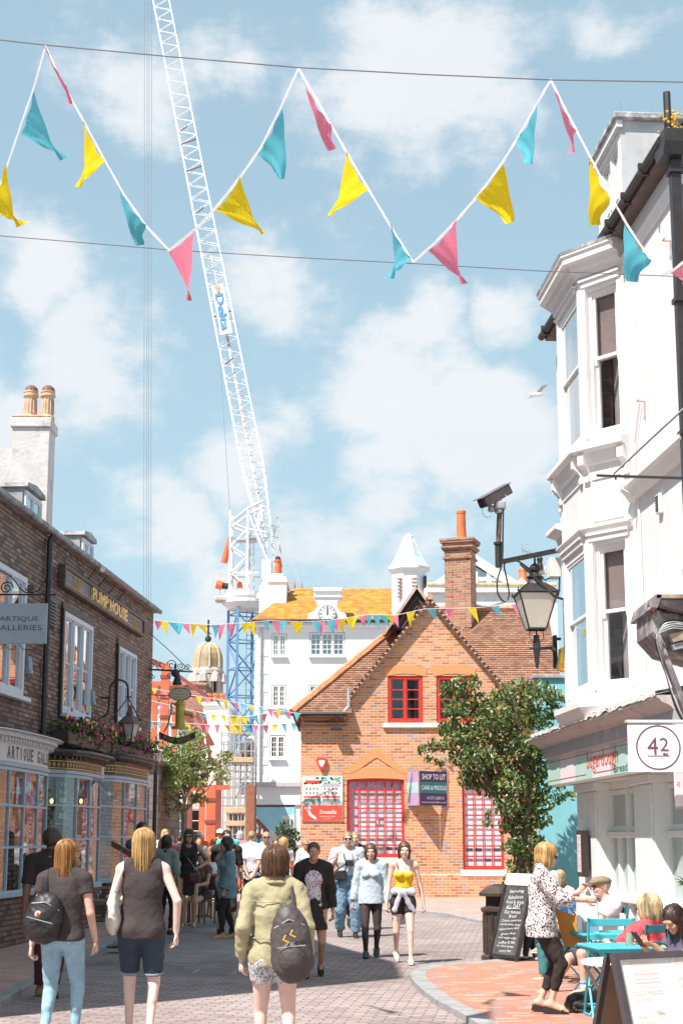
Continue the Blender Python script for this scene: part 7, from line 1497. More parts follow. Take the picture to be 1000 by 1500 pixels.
m_wire = P('purple grey wire', (.13,.11,.14), .6, .1)
for nm, pts, Z, lb in (('support_wire', [(-40,54),(67,66),(250,83),(437,99),(620,109),(806,117),(1040,121)], 9.62, 'higher of two thin wires carrying the big pennants across the street'), ('support_wire', [(-40,342),(248,366),(430,377),(605,386),(790,397),(968,404),(1050,408)], 13.1, 'lower of two thin wires carrying the big pennants across the street')):
    mb = MB(); A = at(*pts[2], Z); mb.tube([at(p[0], p[1], Z)-A for p in pts], .0044, m_wire, 4); w_ = mb.build(nm); w_.location = A; tag(w_, lb, 'wire', 'wires above the street')
def garland(label, pts, Z0, Z1, flags, size, seed, r=.010, rowdy=.3):
    rn = random.Random(seed); P_ = []
    x0, x1 = pts[0][0], pts[-1][0]; Zf = lambda px: Z0+(Z1-Z0)*(px-x0)/(x1-x0)
    def yy(px):
        for a, b in zip(pts, pts[1:]):
            if a[0] <= px <= b[0]: return a[1]+(b[1]-a[1])*(px-a[0])/(b[0]-a[0])
        return pts[-1][1]
    A = at(pts[0][0], pts[0][1], Zf(pts[0][0])); o = thing('bunting_garland', label, 'bunting', A)
    mb = MB(); mb.tube([at(p[0],p[1],Zf(p[0]))-A for p in pts], r, m_tape, 4); mb.build('tape', o)
    for (px, c) in flags:
        Z = Zf(px); w = size*rn.uniform(.8,1.15); h = size*rn.uniform(1.2,1.9); dx_ = rn.uniform(-.2,1.0)*w; px2 = px+w
        a, b = at(px,yy(px)+.5,Z)-A, at(px2,yy(px2)+.5,Z)-A; t = at(px+w*.5+dx_, yy(px)+h, Z+rn.uniform(-.1,.1))-A; flag(o, a, b, t, c, .08, 5)
    return o
garland('long string of small pennants from the pub corner across the clock building to the right', [(216,907),(260,912),(310,915),(360,912),(395,909),(440,911),(480,909),(540,900),(580,901),(620,892),(700,890),(800,879)], 38.3, 41.4, [(226,'p'),(233,'y'),(246,'t'),(256,'t'),(264,'p'),(279,'y'),(288,'y'),(311,'t'),(317,'p'),(333,'p'),(353,'y'),(362,'y'),(384,'t'),(398,'p'),(407,'t'),(425,'y'),(433,'y'),(456,'t'),(463,'p'),(478,'t'),(486,'p'),(495,'y'),(505,'y'),(513,'y'),(525,'p'),(534,'t'),(545,'t'),(553,'t'),(563,'y'),(570,'p'),(595,'y'),(625,'t'),(652,'p'),(684,'y'),(718,'t'),(748,'p')], 12.5, 41)
cyc = 'ypttpyptyptytp'
garland('string of tiny pennants passing behind the hanging pump, upper of three', [(212,1006),(260,1015),(330,1026),(380,1035),(441,1046)], 40, 41, [(x, cyc[i%14]) for i, x in enumerate(range(222,436,13))], 8, 42)
garland('string of tiny pennants passing behind the hanging pump, middle of three', [(212,1024),(300,1045),(360,1050),(441,1036)], 44, 43.5, [(x, cyc[(i*3+1)%14]) for i, x in enumerate(range(218,436,15))], 8.5, 43)
garland('string of tiny pennants low over the tree, lowest of three', [(212,1056),(300,1061),(380,1062),(441,1058)], 48, 47, [(x, cyc[(i*5+2)%14]) for i, x in enumerate(range(216,436,14))], 8.5, 44)
m_tq = P('turquoise metal', (.05,.42,.50), .4, .06, 8); m_tqd = P('dark turquoise metal', (.03,.14,.17), .45, .1, 8)
def frame_of(A, B):
    e = (B-A); e.z = 0; L = e.length; e.normalize(); return e, L
A, B = ground(717,1411), ground(745,1417); e = Vector((.52,-.85,0)).normalized(); L = .56; nrm2 = Vector((e.y,-e.x,0))
if nrm2.x > 0: nrm2 = -nrm2
o = thing('chalkboard_sign', 'black A-shaped chalkboard covered in white handwriting with a checked header', 'a-board', A); up = Vector((0,0,1))
bk = -nrm2; hz_ = 1.17; top = bk*.36+up*hz_
v_ = lambda s, t, d=0.0: e*(s*L)+top*t+nrm2*d
m_chalkb = P('chalkboard black', (.055,.055,.06), .7, .3, 5, dirt=(.12,.12,.13), ds=4, dlo=.45, dhi=.7); m_chalk = P('chalk', (.66,.66,.68), .9, .1)
mb = MB()
def panel(mb, s0, s1, t0, t1, d0, d1, m, vv=None):
    vv = vv or v_; V = [vv(s,t,d) for d in (d0,d1) for s,t in ((s0,t0),(s1,t0),(s1,t1),(s0,t1))]; mb.add(V, [(3,2,1,0),(4,5,6,7),(0,1,5,4),(1,2,6,5),(2,3,7,6),(3,0,4,7)], m)
panel(mb, .03,.97,.10,.86,0,.02,m_chalkb); bo = mb.build('board', o)
mb = MB(); panel(mb,-.04,.04,0,.88,-.01,.035,m_black); panel(mb,.96,1.04,0,.88,-.01,.035,m_black); panel(mb,.04,.96,.08,.11,-.01,.03,m_black); mb.build('frame', o)
mb = MB(); panel(mb,-.03,1.03,.87,1.0,-.01,.035,P('header board',(.68,.70,.68),.6)); 
for k in range(9): panel(mb,-.03+.118*k,-.01+.118*k,.88,.99,.036,.037,P('header pink line',(.62,.42,.42),.7))
for k in range(4): panel(mb,-.02,1.02,.89+.028*k,.896+.028*k,.0375,.0385,P('header green line',(.35,.55,.50),.7))
mb.build('header', o)
mb = MB(); rear = lambda s, t, d=0.0: e*(s*L)+bk*(.36+.42*(1-t))+up*hz_*t*.98+nrm2*d
panel(mb,-.03,.05,0,.9,-.02,.02,m_black,rear); panel(mb,.95,1.03,0,.9,-.02,.02,m_black,rear); panel(mb,.05,.95,.12,.85,-.01,.01,m_chalkb,rear); mb.build('rear_frame', o)
mb = MB(); rn = random.Random(3)
Ud, Nd = e, top.normalized(); Ht = top.length
rows = [('Serving',.80,.6,.065),('fabulous',.74,.62,.06),('food & drink',.685,.74,.055),('ALL DAY',.635,.6,.065),('Our famous',.575,.68,.055),('Bread',.53,.3,.05),('Cakes pastries',.48,.8,.045),('sandwiches soup',.435,.84,.045),('baked here daily',.39,.82,.045),('gluten free',.335,.6,.045),('and vegan cake',.29,.75,.045),('coffee & tea',.245,.66,.045),('to take away',.20,.7,.045),('every day',.15,.5,.045)]
for k, (tx_, t, w, h) in enumerate(rows): mb.text(tx_, 0, 0, w*L*.9, h*.85, 0, m_chalk, O=v_(.5+rn.uniform(-.03,.03), t, .0235), U=(Ud+Nd*rn.uniform(.0,.12)).normalized(), N=Nd)
panel(mb,.25,.75,.612,.617,.022,.024,m_chalk); mb.build('lettering', bo)
A = ground(728,1409); o = thing('litter_bin', 'dark brown cast litter bin with a hooded top beside the chalkboard', 'litter bin', A+Vector((.05,.25,0)))
m_bin = P('dark bronze bin', (.06,.042,.035), .5, .3, 8, dirt=(.14,.09,.07), ds=6); mb = MB(); mb.lathe([(.24,0),(.24,.06),(.20,.09),(.20,.62),(.24,.66),(.24,.70),(.19,.72)], (0,0,0), m_bin, 12)
for k in range(12): a = k*math.pi/6; mb.box(.205*math.cos(a)-.012,.205*math.cos(a)+.012,.205*math.sin(a)-.012,.205*math.sin(a)+.012,.1,.62,m_bin)
mb.build('drum', o); mb = MB(); mb.lathe([(.17,.72),(.17,.86)], (0,0,0), m_dark, 12); mb.build('opening', o); mb = MB(); mb.lathe([(.26,.86),(.26,.90),(.15,.99),(.05,1.02),(0,1.02)], (0,0,0), m_bin, 12); mb.build('hood', o)
JZ = 8.0; A = at(893,1398,JZ); a_ = R(27); e = Vector((math.cos(a_), math.sin(a_), 0)); n_ = Vector((math.sin(a_), -math.cos(a_), 0)); base = Vector((A.x,A.y,0)); hz_ = A.z
o = thing('juice_bar_sign', 'large cream A-board in a dark frame listing juices, bowls and cakes, in the right foreground', 'a-board', base)
W_b = .72; dn = -up*hz_+n_*.30; Hh = dn.length; dn_ = dn.normalized()
v_ = lambda s, t, d=0.0: up*hz_+e*s+dn_*t+dn_.cross(e).normalized()*(-d)
fr_n = dn_.cross(e).normalized(); 
if fr_n.dot(n_) < 0: fr_n = -fr_n
v_ = lambda s, t, d=0.0: up*hz_+e*s+dn_*t+fr_n*d
m_frm = P('dark frame', (.07,.055,.06), .45, .15, 8); m_cream = P('cream board', (.76,.74,.69), .5, .02)
mb = MB(); panel(mb,.03,W_b-.03,.03,Hh-.14,0,.012,m_cream); bo = mb.build('board', o)
mb = MB(); panel(mb,0,.032,0,Hh,-.01,.028,m_frm); panel(mb,W_b-.032,W_b,0,Hh,-.01,.028,m_frm); panel(mb,.032,W_b-.032,0,.032,-.01,.028,m_frm); panel(mb,.032,W_b-.032,Hh-.16,Hh-.13,-.01,.028,m_frm); mb.build('frame', o)
mb = MB(); rdn = (-up*hz_-n_*.34); RH = rdn.length; rdn_ = rdn.normalized(); rv = lambda s, t, d=0.0: up*(hz_-.01)-n_*.03+e*s+rdn_*t-fr_n*d
panel(mb,0,.032,0,RH,0,.03,m_frm,rv); panel(mb,W_b-.032,W_b,0,RH,0,.03,m_frm,rv); panel(mb,.032,W_b-.032,.05,RH-.14,.005,.02,P('brown backing board',(.30,.18,.13),.8,.15),rv)
mb.tube([v_(.016,.55,-.01), rv(.016,.57,0)], .008, m_steel, 4); mb.build('rear_frame', o)
mb = MB(); tg = P('grey brown print', (.50,.44,.43), .7); tg2 = P('pale orange print', (.68,.50,.38), .7); U = e; N = -dn_
for tt, s, t, w, h, m in (('COLD PRESSED',.155,.185,.20,.021,tg),('JUICES',.115,.22,.10,.021,tg),('SMOOTHIE',.42,.125,.13,.021,tg),('BOWLS',.42,.158,.085,.021,tg),('VEGAN FOODS',.135,.305,.17,.019,tg2),('& CAKES',.12,.338,.10,.019,tg2),('SUPER',.40,.345,.08,.022,tg),('SMOOTHIES',.42,.38,.14,.022,tg)): mb.text(tt, 0, 0, w, h, 0, m, O=v_(s+.03,t+.02,.0135), U=U, N=N)
mb.build('lettering', bo); mb = MB(); rn = random.Random(6)
c4 = [P('print blush',(.72,.58,.50),.7), P('print grey',(.62,.62,.62),.7), P('print rose',(.68,.50,.47),.7), P('print sand',(.74,.66,.55),.7)]
panel(mb,.10,.25,.045,.065,.0125,.0130,c4[0]); 
for k in range(5): panel(mb,.12,.27+.003*k,.08+.022*k,.092+.022*k,.0125,.0130,c4[k%2+1])
for k in range(14): panel(mb,.125+.01*k,.131+.01*k,.115,.135,.0132,.0136,c4[rn.randrange(3)])
def disc(s, t, r, m, d=.013):
    mb.add([v_(s+r*math.cos(a*math.pi/12), t+r*.8*math.sin(a*math.pi/12), d) for a in range(24)], [tuple(range(23,-1,-1))], m)
for s, t, r in ((.42,.06,.062),(.46,.24,.08),(.14,.42,.07),(.45,.45,.07)):
    disc(s,t,r,c4[1],.0125); disc(s,t,r*.9,m_cream,.0130)
    for k in range(7): disc(s+rn.uniform(-.5,.5)*r, t+rn.uniform(-.4,.4)*r, r*.2, c4[rn.randrange(4)], .0135+.0002*k)
panel(mb,.315,.345,.11,.20,.0125,.013,c4[1]); panel(mb,.32,.34,.09,.11,.0125,.013,c4[1]); panel(mb,.37,.66,.285,.31,.0125,.0128,c4[3]); disc(.27,.33,.022,c4[1]); disc(.285,.37,.016,c4[1])
for k in range(8): disc(.235+rn.uniform(-.02,.02), .30+rn.uniform(-.012,.012), .007, c4[2], .0145+.0002*k)
mb.build('picture', bo)
def bistro_table(label, x, y, rz, w=.57, d=.57, h=.72, m=None, round_=False, leg=None):
    m = m or m_tq; o = thing('cafe_table', label, 'cafe table', (x,y,.06), rz, 'cafe tables outside the bakery'); mb = MB()
    if round_: mb.lathe([(w/2-.01,h-.03),(w/2,h-.025),(w/2,h-.005),(w/2-.01,h)], (0,0,0), m, 32)
    else: mb.bbox(-w/2,w/2,-d/2,d/2,h-.025,h,m,.01); mb.box(-w/2+.02,w/2-.02,-d/2+.02,d/2-.02,h-.045,h-.026,m)
    mb.build('tabletop', o); lm = leg or m
    for s in (-1,1):
        mb = MB(); y_ = s*(d/2-.08); mb.tube([(-w/2+.05,y_,0),(w/2-.07,y_,h-.04)], .013, lm, 5); mb.tube([(w/2-.05,y_-.02*s,0),(-w/2+.07,y_-.02*s,h-.04)], .013, lm, 5); mb.build('leg', o)
    mb = MB(); mb.tube([(-w/2+.05,-d/2+.08,.01),(-w/2+.05,d/2-.08,.01)], .011, lm, 5); mb.tube([(w/2-.05,-d/2+.1,.01),(w/2-.05,d/2-.1,.01)], .011, lm, 5); mb.build('foot_bar', o); return o
def bistro_chair(label, x, y, rz, m=None):
    m = m or m_tq; o = thing('bistro_chair', label, 'cafe chair', (x,y,.06), rz, 'folding chairs outside the bakery')
    mb = MB()
    for k in range(5): mb.bbox(-.19,.19,-.19+.078*k,-.125+.078*k,.445,.458,m,.003)
    mb.build('seat', o)
    mb = MB(); mb.bbox(-.19,.19,.235,.25,.80,.865,m,.004); mb.bbox(-.19,.19,.225,.24,.68,.73,m,.004); mb.build('backrest', o)
    for s in (-1,1):
        mb = MB(); mb.tube([(s*.20,-.22,0),(s*.20,.15,.45),(s*.20,.25,.87)], .012, m, 5); mb.build('back_leg', o)
        mb = MB(); mb.tube([(s*.175,.22,0),(s*.175,-.18,.45)], .012, m, 5); mb.build('leg', o)
    mb = MB(); mb.tube([(-.2,-.15,.09),(.2,-.15,.09)], .009, m, 5); mb.tube([(-.175,.15,.09),(.175,.15,.09)], .009, m, 5); mb.build('stretcher', o); return o
def wpos(px, py, z): d = ray(px, py); t = (z-CH)/d.z; return (d.x*t, d.y*t)
tb1 = wpos(893,1366,.78); bistro_table('turquoise cafe table in front of the man in the flat cap', tb1[0], tb1[1]+.1, .1, .62, .6)
tb2 = wpos(905,1384,.78); bistro_table('nearer turquoise cafe table beside the woman in red', tb2[0]+.02, tb2[1], .15)
ch1 = (at(882,1400,14.3).x, 14.0); bistro_chair('empty turquoise folding chair with its back to the flat cap man', ch1[0], ch1[1], R(178))
bistro_chair('dark folding chair under the man in the flat cap', at(878,1400,16.2).x, 16.2, R(-75), m_tqd)
bistro_chair('dark green folding chair under the woman in the red top', at(958,1400,13.1).x, 13.05, R(-165), m_tqd)
bistro_chair('turquoise folding chair under the dark haired woman with a phone', at(1003,1400,12.3).x, 12.3, R(-65), m_tq)
bistro_chair('dark folding chair under the person in the blue shirt', at(833,1400,17.2).x, 17.2, R(-110), m_tqd)
tw = wpos(905,1407,.80); bistro_table('white round topped cafe table just behind the juice board', tw[0]+.06, tw[1]+.05, .5, .62, .5, .74, P('white enamel',(.76,.74,.72),.3,.02), True, P('taupe metal',(.30,.24,.22),.5))
m_gl = NT('clear tumbler'); g_ = m_gl.n('BsdfGlass', {'Color': (.96,.98,.98,1), 'Roughness': .02, 'IOR': 1.3}); m_gl.t.links.new(g_.outputs[0], m_gl.out.inputs[0]); m_gl = m_gl.m
def tumbler(label, x, y, z, c=(.75,.70,.50), h=.125):
    mb = MB(); mb.lathe([(.030,0),(.036,h),(.033,h),(.027,.008),(0,.008)], (0,0,0), m_gl, 14); o = mb.build('drinking_glass'); o.location = (x,y,z); tag(o, label, 'glass'); q = MB(); q.lathe([(.0265,.009),(.031,h*.72),(0,h*.72)], (0,0,0), P('drink %s'%str(c), c, .3, .05), 12); q.build('drink', o); return o
tumbler('glass of cloudy lemonade on the nearer turquoise table', tb2[0]+.08, tb2[1]-.05, .781); tumbler('glass of pale juice in front of the flat cap man', tb1[0]-.22, tb1[1]+.05, .781, (.70,.55,.40)); tumbler('glass of water at the right of the flat cap man', tb1[0]+.22, tb1[1]+.1, .781, (.6,.7,.75))
p_ = wpos(999,1380,.80); mb = MB(); mb.lathe([(.03,0),(.033,.01),(.033,.13),(.012,.16),(.012,.18),(0,.18)], (0,0,0), P('blue bottle',(.12,.20,.55),.3), 12); b_ = mb.build('water_bottle'); b_.location = (p_[0], p_[1], .78); tag(b_, 'small blue topped water bottle at the right edge of the cafe', 'bottle')
g0 = ground(880,1450)
def soft(name, label, cat, loc, rz, prims, h, mat, cuts=(), fa=.006, fs=28, grp=None, holes=()):
    v, f = iso(prims, h, cuts, fa, fs, None, holes); o = np_mesh(name, [(v, f, 0)], [mat]); o.location = loc; o.rotation_euler = (0,0,rz); return tag(o, label, cat, grp)
m_canvas = P('pale canvas', (.70,.66,.58), .9, .06, 8, .003, 60)
b_ = soft('canvas_bag', 'pale canvas bag slumped on the ground under the turquoise chair', 'bag', (g0.x, g0.y+.25, .06), .3, [(Ell((0,0,.15),(.19,.11,.17)),0),(Ell((.03,0,.06),(.21,.12,.08)),0)], .014, m_canvas, [((0,0,.003),(0,0,-1))], .012, 30)
mb = MB(); mb.tube([(-.1,-.02,.28),(-.06,-.02,.42),(.06,-.02,.42),(.1,-.02,.28)], .012, m_canvas, 5); mb.build('handle', b_)
mb = MB(); rn = random.Random(2); A = at(1006,1296,12.5)
for k in range(12):
    a = rn.uniform(2.2,4.0); l = rn.uniform(.05,.13); d = Vector((math.cos(a), rn.uniform(-.5,.5), math.sin(a)*.5+.45)); mb.tube([(0,0,0), d*l*.6, d*l+Vector((0,0,-.02))], [.006,.005,.001], m_lf[2], 4)
mb.tube([(0,0,0),(.02,0,-1.2)], .015, m_bark, 5); b_ = mb.build('palm_plant'); b_.location = A; tag(b_, 'narrow leaved potted palm just touching the right edge of the picture', 'plant')
def pub_table(label, x, y, rz, L=.9, W=.65):
    o = thing('pub_table', label, 'pub table', (x,y,.075), rz, 'wooden pub tables'); mb = MB()
    for k in range(5): mb.bbox(-L/2,L/2,-W/2+k*W/5+.004,-W/2+(k+1)*W/5-.004,.72,.75,P('dark table wood',(.13,.08,.06),.5,.3,4),.004)
    mb.build('tabletop', o)
    for sx_ in (-1,1):
        for sy_ in (-1,1): mb = MB(); mb.bbox(sx_*(L/2-.06)-.03,sx_*(L/2-.06)+.03,sy_*(W/2-.06)-.03,sy_*(W/2-.06)+.03,0,.72,m_black,.004); mb.build('leg', o)
    return o
T_ = at(150,1280,20.5); pub_table('wooden pub table set with glasses and folded cloth beside the bow window', T_.x-.05, 20.6, .08, 1.0, .7)
pub_table('dark pub table between the seated drinkers', at(318,1300,29.5).x-.2, 29.6, .1, .8, .6)
rn = random.Random(8)
for k in range(9):
    x, y = T_.x-.45+rn.random()*.6, 20.35+rn.random()*.4; mb = MB(); h = rn.uniform(.12,.2); mb.lathe([(.03,0),(.004,.006),(.004,h*.45),(.035,h*.6),(.032,h),(.03,h),(.032,h*.6),(0,h*.5)], (0,0,0), m_gl, 10); g_ = mb.build('wine_glass'); g_.location = (x,y,.826); tag(g_, 'stemmed wine glass standing on the pub table beside the bow window', 'glass', 'wine glasses on the pub table')
soft('napkin_cloth', 'crumpled pale grey cloth lying on the pub table', 'cloth', (T_.x+.28, 20.5, .83), 0, [(Ell((0,0,.03),(.22,.2,.05)),0),(Ell((.08,-.1,.05),(.12,.1,.05)),0)], .012, P('pale grey cloth',(.55,.56,.60),.9), [((0,0,.0),(0,0,-1))], .018, 45)
A = at(178,1243,22.5); o = thing('menu_lectern', 'tilted framed menu tray on a thin stand beside the far bow window', 'menu stand', (A.x, 22.5, .075)); zz3 = A.z-.075
mb = MB(); mb.M = Matrix.Translation((0,0,zz3)) @ Matrix.Rotation(.5,4,'Y') @ Matrix.Rotation(-.35,4,'X'); mb.bbox(-.17,.17,-.13,.13,-.012,.010,P('brass edge wood',(.30,.20,.10),.5)); mb.quad((-.14,-.10,.012),(.14,-.10,.012),(.14,.10,.012),(-.14,.10,.012),P('menu paper blue grey',(.45,.52,.58),.4)); mb.build('tray', o); mb = MB(); mb.tube([(0,0,0),(0,0,zz3)], .012, m_steel, 6); mb.lathe([(.18,0),(.18,.02),(.03,.04)], (0,0,0), m_black, 12); mb.build('stand', o)
def skin(name, c): return P(name, c, .5, .06, 12, spec=.35)
SK = {'fair': skin('fair skin', (.66,.40,.31)), 'tan': skin('tanned skin', (.50,.28,.19)), 'pale': skin('pale skin', (.74,.51,.43)), 'brown': skin('brown skin', (.20,.10,.065))}
m_eye = P('eye dark', (.03,.02,.02), .2); m_lip = P('lip', (.50,.16,.14), .4); m_sole = P('shoe sole', (.10,.09,.09), .7); m_lens = P('sunglass lens', (.012,.012,.016), .08, spec=.8)
def hairmat(name, c1, c2, sc=38):
    t = NT(name); o = t.n('Mapping', {0: t.obj(), 3: (1,1,.12)}).outputs[0]; n1 = t.noise(o, sc, 4, .6)
    return t.done(t.mix(t.ramp(n1,.32,.68), c1, c2), .42, 0, .5, n1, .004, .7)
HM_ = {'blonde': hairmat('blonde hair', (.28,.14,.045), (.68,.44,.18)), 'brown': hairmat('brown hair', (.05,.022,.012), (.16,.075,.035)), 'dark': hairmat('dark hair', (.014,.009,.008), (.06,.036,.030)), 'auburn': hairmat('auburn ombre hair', (.13,.045,.015), (.52,.26,.08)), 'grey': hairmat('grey hair', (.35,.33,.31), (.65,.62,.58)), 'sandy': hairmat('sandy hair', (.22,.12,.06), (.50,.32,.17)), 'roots': hairmat('pale blonde hair', (.36,.24,.12), (.78,.62,.38))}
def fabric(name, c, var=.12, bump=.004, rough=.85): return P(name, c, rough, var, 14, bump, 50)
def pattern(name, base, cols, sc, thr):
    t = NT(name); o = t.obj(); col = t.mix(0.0, base, base)
    for i, c in enumerate(cols):
        v = t.n('TexVoronoi', {'Vector': t.n('Mapping', {0: o, 1: (i*3.1, i*1.7, i*.9)}).outputs[0], 'Scale': sc*(1+.25*i), 'Randomness': 1.0}); n_ = t.noise(o, sc*2, 2)
        f = t.math('LESS_THAN', t.math('ADD', v.outputs[0], t.math('MULTIPLY', t.math('SUBTRACT', n_, .5), .35)), thr); col = t.mix(f, col, c)
    return t.done(col, .85, 0, .3)
def stripes(name, a, b, w):
    t = NT(name); z = t.n('SeparateXYZ', {0: t.obj()}).outputs[2]; f = t.math('GREATER_THAN', t.math('FRACT', t.math('DIVIDE', z, w)), .62); return t.done(t.mix(f, a, b), .85, 0, .3)
class Person:
    def __init__(s, label, x, y, rz, body, sk='fair', h=.012, z=0.0, group=None, cat='person', feet=True):
        s.b = body; s.h = h; s.o = thing('person', label, cat, (x, y, z), rz, group); s.sk = SK[sk]; b = body; g = b.H
        v, f = iso([(p, 0) for p in b.P], h); parts = [(v, f, 0)]+(finger_parts(b) if h < .017 else finger_parts(b))
        if h < .016:
            mb = MB(); Q = lambda x_, y_, z_: tuple(b.h(x_, y_, z_))
            for q in (-1, 1):
                mb.ball(Q(q*.0175,-.0505,.004), (.0072*g,.0045*g,.0036*g), 0, 8, 5)
            n0 = len(mb.f); me = MB()
            for q in (-1, 1):
                me.ball(Q(q*.0175,-.0535,.004), (.0036*g,.0028*g,.0034*g), 0, 6, 4); me.tube([Q(q*.010,-.0545,.0125), Q(q*.018,-.0545,.0150), Q(q*.027,-.0490,.0125)], .0016*g, 0, 4)
            ml = MB(); ml.ball(Q(0,-.0575,-.033), (.0115*g,.004*g,.0035*g), 0, 8, 5)
            parts += [(np.array(mb.v), mb.f, 2), (np.array(me.v), me.f, 1), (np.array(ml.v), ml.f, 3)]
        np_mesh('body', parts, [s.sk, m_eye, P('eye white', (.7,.68,.66), .3), m_lip], s.o)
    def wear(s, name, prims, mat, cuts=(), fa=.004, fs=26, holes=(), h=None, disp=None):
        v, f = iso(prims, h or s.h, cuts, fa, fs, disp, holes)
        return np_mesh(name, [(v, f, 0)], [mat] if not isinstance(mat, list) else mat, s.o) if len(v) else None
    def top(s, mat, hem=.50, neck=.815, sleeve=0.0, inf=.010, name='top', width=None, fa=.004, sl=.004, open_=None, vneck=0, flare=0, arm=None):
        b = s.b; g = b.H; T = b.T; pr = [(p, inf) for p in b.pick('torso')]; pr += [(p, inf) for p in b.pick('pelvis')]
        dn = T@np.array((0,0,-1.)); upv = T@np.array((0,-.25,1.)); cuts = [(b.t(0,0,hem*g), dn)]; nk = neck < .80
        if nk: cuts.append((b.t(0,-.02*g,neck*g), upv))
        if flare: pr.append((Cone(b.t(0,0,.66*g), b.t(0,0,(hem-.01)*g), .085*g, (.10+flare)*g, .04, '', T@np.array((0,1.,0)), .72), inf))
        if sleeve or arm:
            pr += [(p, inf*.9) for p in b.pick('yoke')]
            for q in (-1, 1):
                u = [p for p in b.P if p.tag == 'uarm%d' % q][0]; fo = [p for p in b.P if p.tag == 'farm%d' % q][0]; e = inf+sl
                pr.append((u.part(0, min(sleeve,1), e, sleeve < 1), 0))
                if sleeve > 1: pr.append((fo.part(0, sleeve-1, e, True), 0))
        else:
            pr += [(p, inf*.8) for p in b.pick('yoke')] if not nk else []; w = (width or .088)*g
            for q in (-1, 1): cuts.append((b.t(q*w,0,.78*g), T@np.array((q*1.,0,.12))))
        holes = [] if nk else [Ell(b.t(0,-.010*g,(neck+.045)*g), np.array((.040,.044,.046))*g, T)]
        if vneck: holes.append(Ell(b.t(0,-.06*g,.80*g), np.array((.035,.05,.05+vneck))*g, T))
        if open_: holes.append(Ell(b.t(0,-.10*g,.62*g), np.array((open_,.075,.24))*g, T))
        return s.wear(name, pr, mat, cuts, fa, 24, holes)
    def trousers(s, mat, leg=1.92, inf=.009, waist=.60, name='trousers', loose=0.0, fa=.004, fs=34):
        b = s.b; g = b.H; T = b.T; pr = [(p, inf) for p in b.pick('pelvis')]+[(p, inf) for p in b.pick('torso')[:1]]
        for q in (-1, 1):
            th = [p for p in b.P if p.tag == 'thigh%d' % q][0]; shs = [p for p in b.P if p.tag == 'shin%d' % q]
            pr.append((th.part(0, min(leg,1), inf+loose*.6, leg < 1), 0))
            if leg > 1:
                pr.append((shs[0].part(0, leg-1, inf+loose, True), 0)); pr.append((shs[1], inf+loose*.3)) if leg > 1.6 else None
        return s.wear(name, pr, mat, [(b.t(0,0,waist*g), T@np.array((0,0,1.)))], fa, fs)
    def skirt(s, mat, hem=.30, w=.115, waist=.60, name='skirt', fa=.006):
        b = s.b; g = b.H; T = b.T; c = Cone(b.t(0,.004*g,.54*g), b.t(0,-.0,hem*g), .085*g, w*g, .03, '', T@np.array((0,1.,0)), .80, True)
        return s.wear(name, [(p, .010) for p in b.pick('pelvis')]+[(c, .004)], mat, [(b.t(0,0,waist*g), T@np.array((0,0,1.)))], fa, 30)
    def shoes(s, mat, high=.045, inf=.006, sole=m_sole, name='shoe', heel=0):
        b = s.b
        for q in (-1, 1):
            a, fd, up_, hl, ball, toe = b.ft[q]; v, f = iso([(p, inf) for p in b.pick('foot%d' % q)], min(s.h, .010), [(a-up_*(.045-high)*b.H*0+up_*(high-.040)*b.H, up_), (a-up_*.047*b.H, -up_)], 0)
            o = np_mesh(name, [(v, f, 0)], [mat], s.o)
            v, f = iso([(Cone(hl-up_*.012*b.H, ball-up_*.010*b.H, .021*b.H, .023*b.H, .01, '', up_, .35), .003), (Cone(ball-up_*.010*b.H, toe-up_*.008*b.H, .023*b.H, .016*b.H, .01, '', up_, .35), .003)], min(s.h,.009), [(a-up_*.056*b.H, -up_)], 0)
            np_mesh('sole', [(v, f, 0)], [sole], o)
    def sandals(s, mat, heel=0.0):
        b = s.b
        for q in (-1, 1):
            a, fd, up_, hl, ball, toe = b.ft[q]; g = b.H; mb = MB(); sd = np.cross(fd, up_)
            base = lambda p, k: p-up_*k*g
            for i, (p, w_, hh) in enumerate(((hl, .020, heel),(ball, .023, heel*.35),(toe, .018, heel*.3))): pass
            P_ = [hl-fd*.018*g, hl+fd*.02*g, ball, toe+fd*.012*g]; W_ = [.014,.018,.024,.015]; Hh = [heel+.006, heel+.006, .010+heel*.3, .008+heel*.3]; V = []
            for p, w_, hh in zip(P_, W_, Hh):
                c = a + fd*float((p-a)@fd)
                for sx_ in (-1, 1):
                    V.append(tuple(c+sd*sx_*w_*g-up_*.043*g)); V.append(tuple(c+sd*sx_*w_*g-up_*(.043*g+hh)))
            Fc = [(0,1,3,2),(12,14,15,13)]
            for i in range(3): k = 4*i; Fc += [(k,k+4,k+5,k+1),(k+2,k+3,k+7,k+6),(k,k+2,k+6,k+4),(k+1,k+5,k+7,k+3)]
            mb.add(V, Fc, mat); mb.tube([ball-sd*.023*g-up_*.008*g, ball+up_*.013*g+fd*.005*g, ball+sd*.023*g-up_*.008*g], .007*g, mat, 5); mb.tube([a-sd*.019*g-fd*.01*g-up_*.02*g, a-fd*.022*g-up_*.004*g, a+sd*.019*g-fd*.01*g-up_*.02*g], .004*g, mat, 5); mb.build('sandal', s.o)
    def hair(s, style, col, L=.2, vol=1.0, strands=0, seed=1, face=True):
        b = s.b; g = b.H; HM = b.HM; m = HM_[col]; E = lambda c, r, k=.015: Ell(b.h(*c), np.array(r)*g, HM, k); pr = [(E((0,.010,.018),(.0535*vol,.063*vol,.060*vol)), 0)]
        hole = [Ell(b.h(0,-.072,-.016), np.array((.040,.046,.055))*g, HM)] if face else []; cuts = []
        dsp = (lambda X, Y, Z: .0018*np.sin(X*310+np.sin(Z*23)*1.5)+.0018*np.sin(Y*270+np.sin(Z*19+1)*1.4)) if s.h < .013 else None
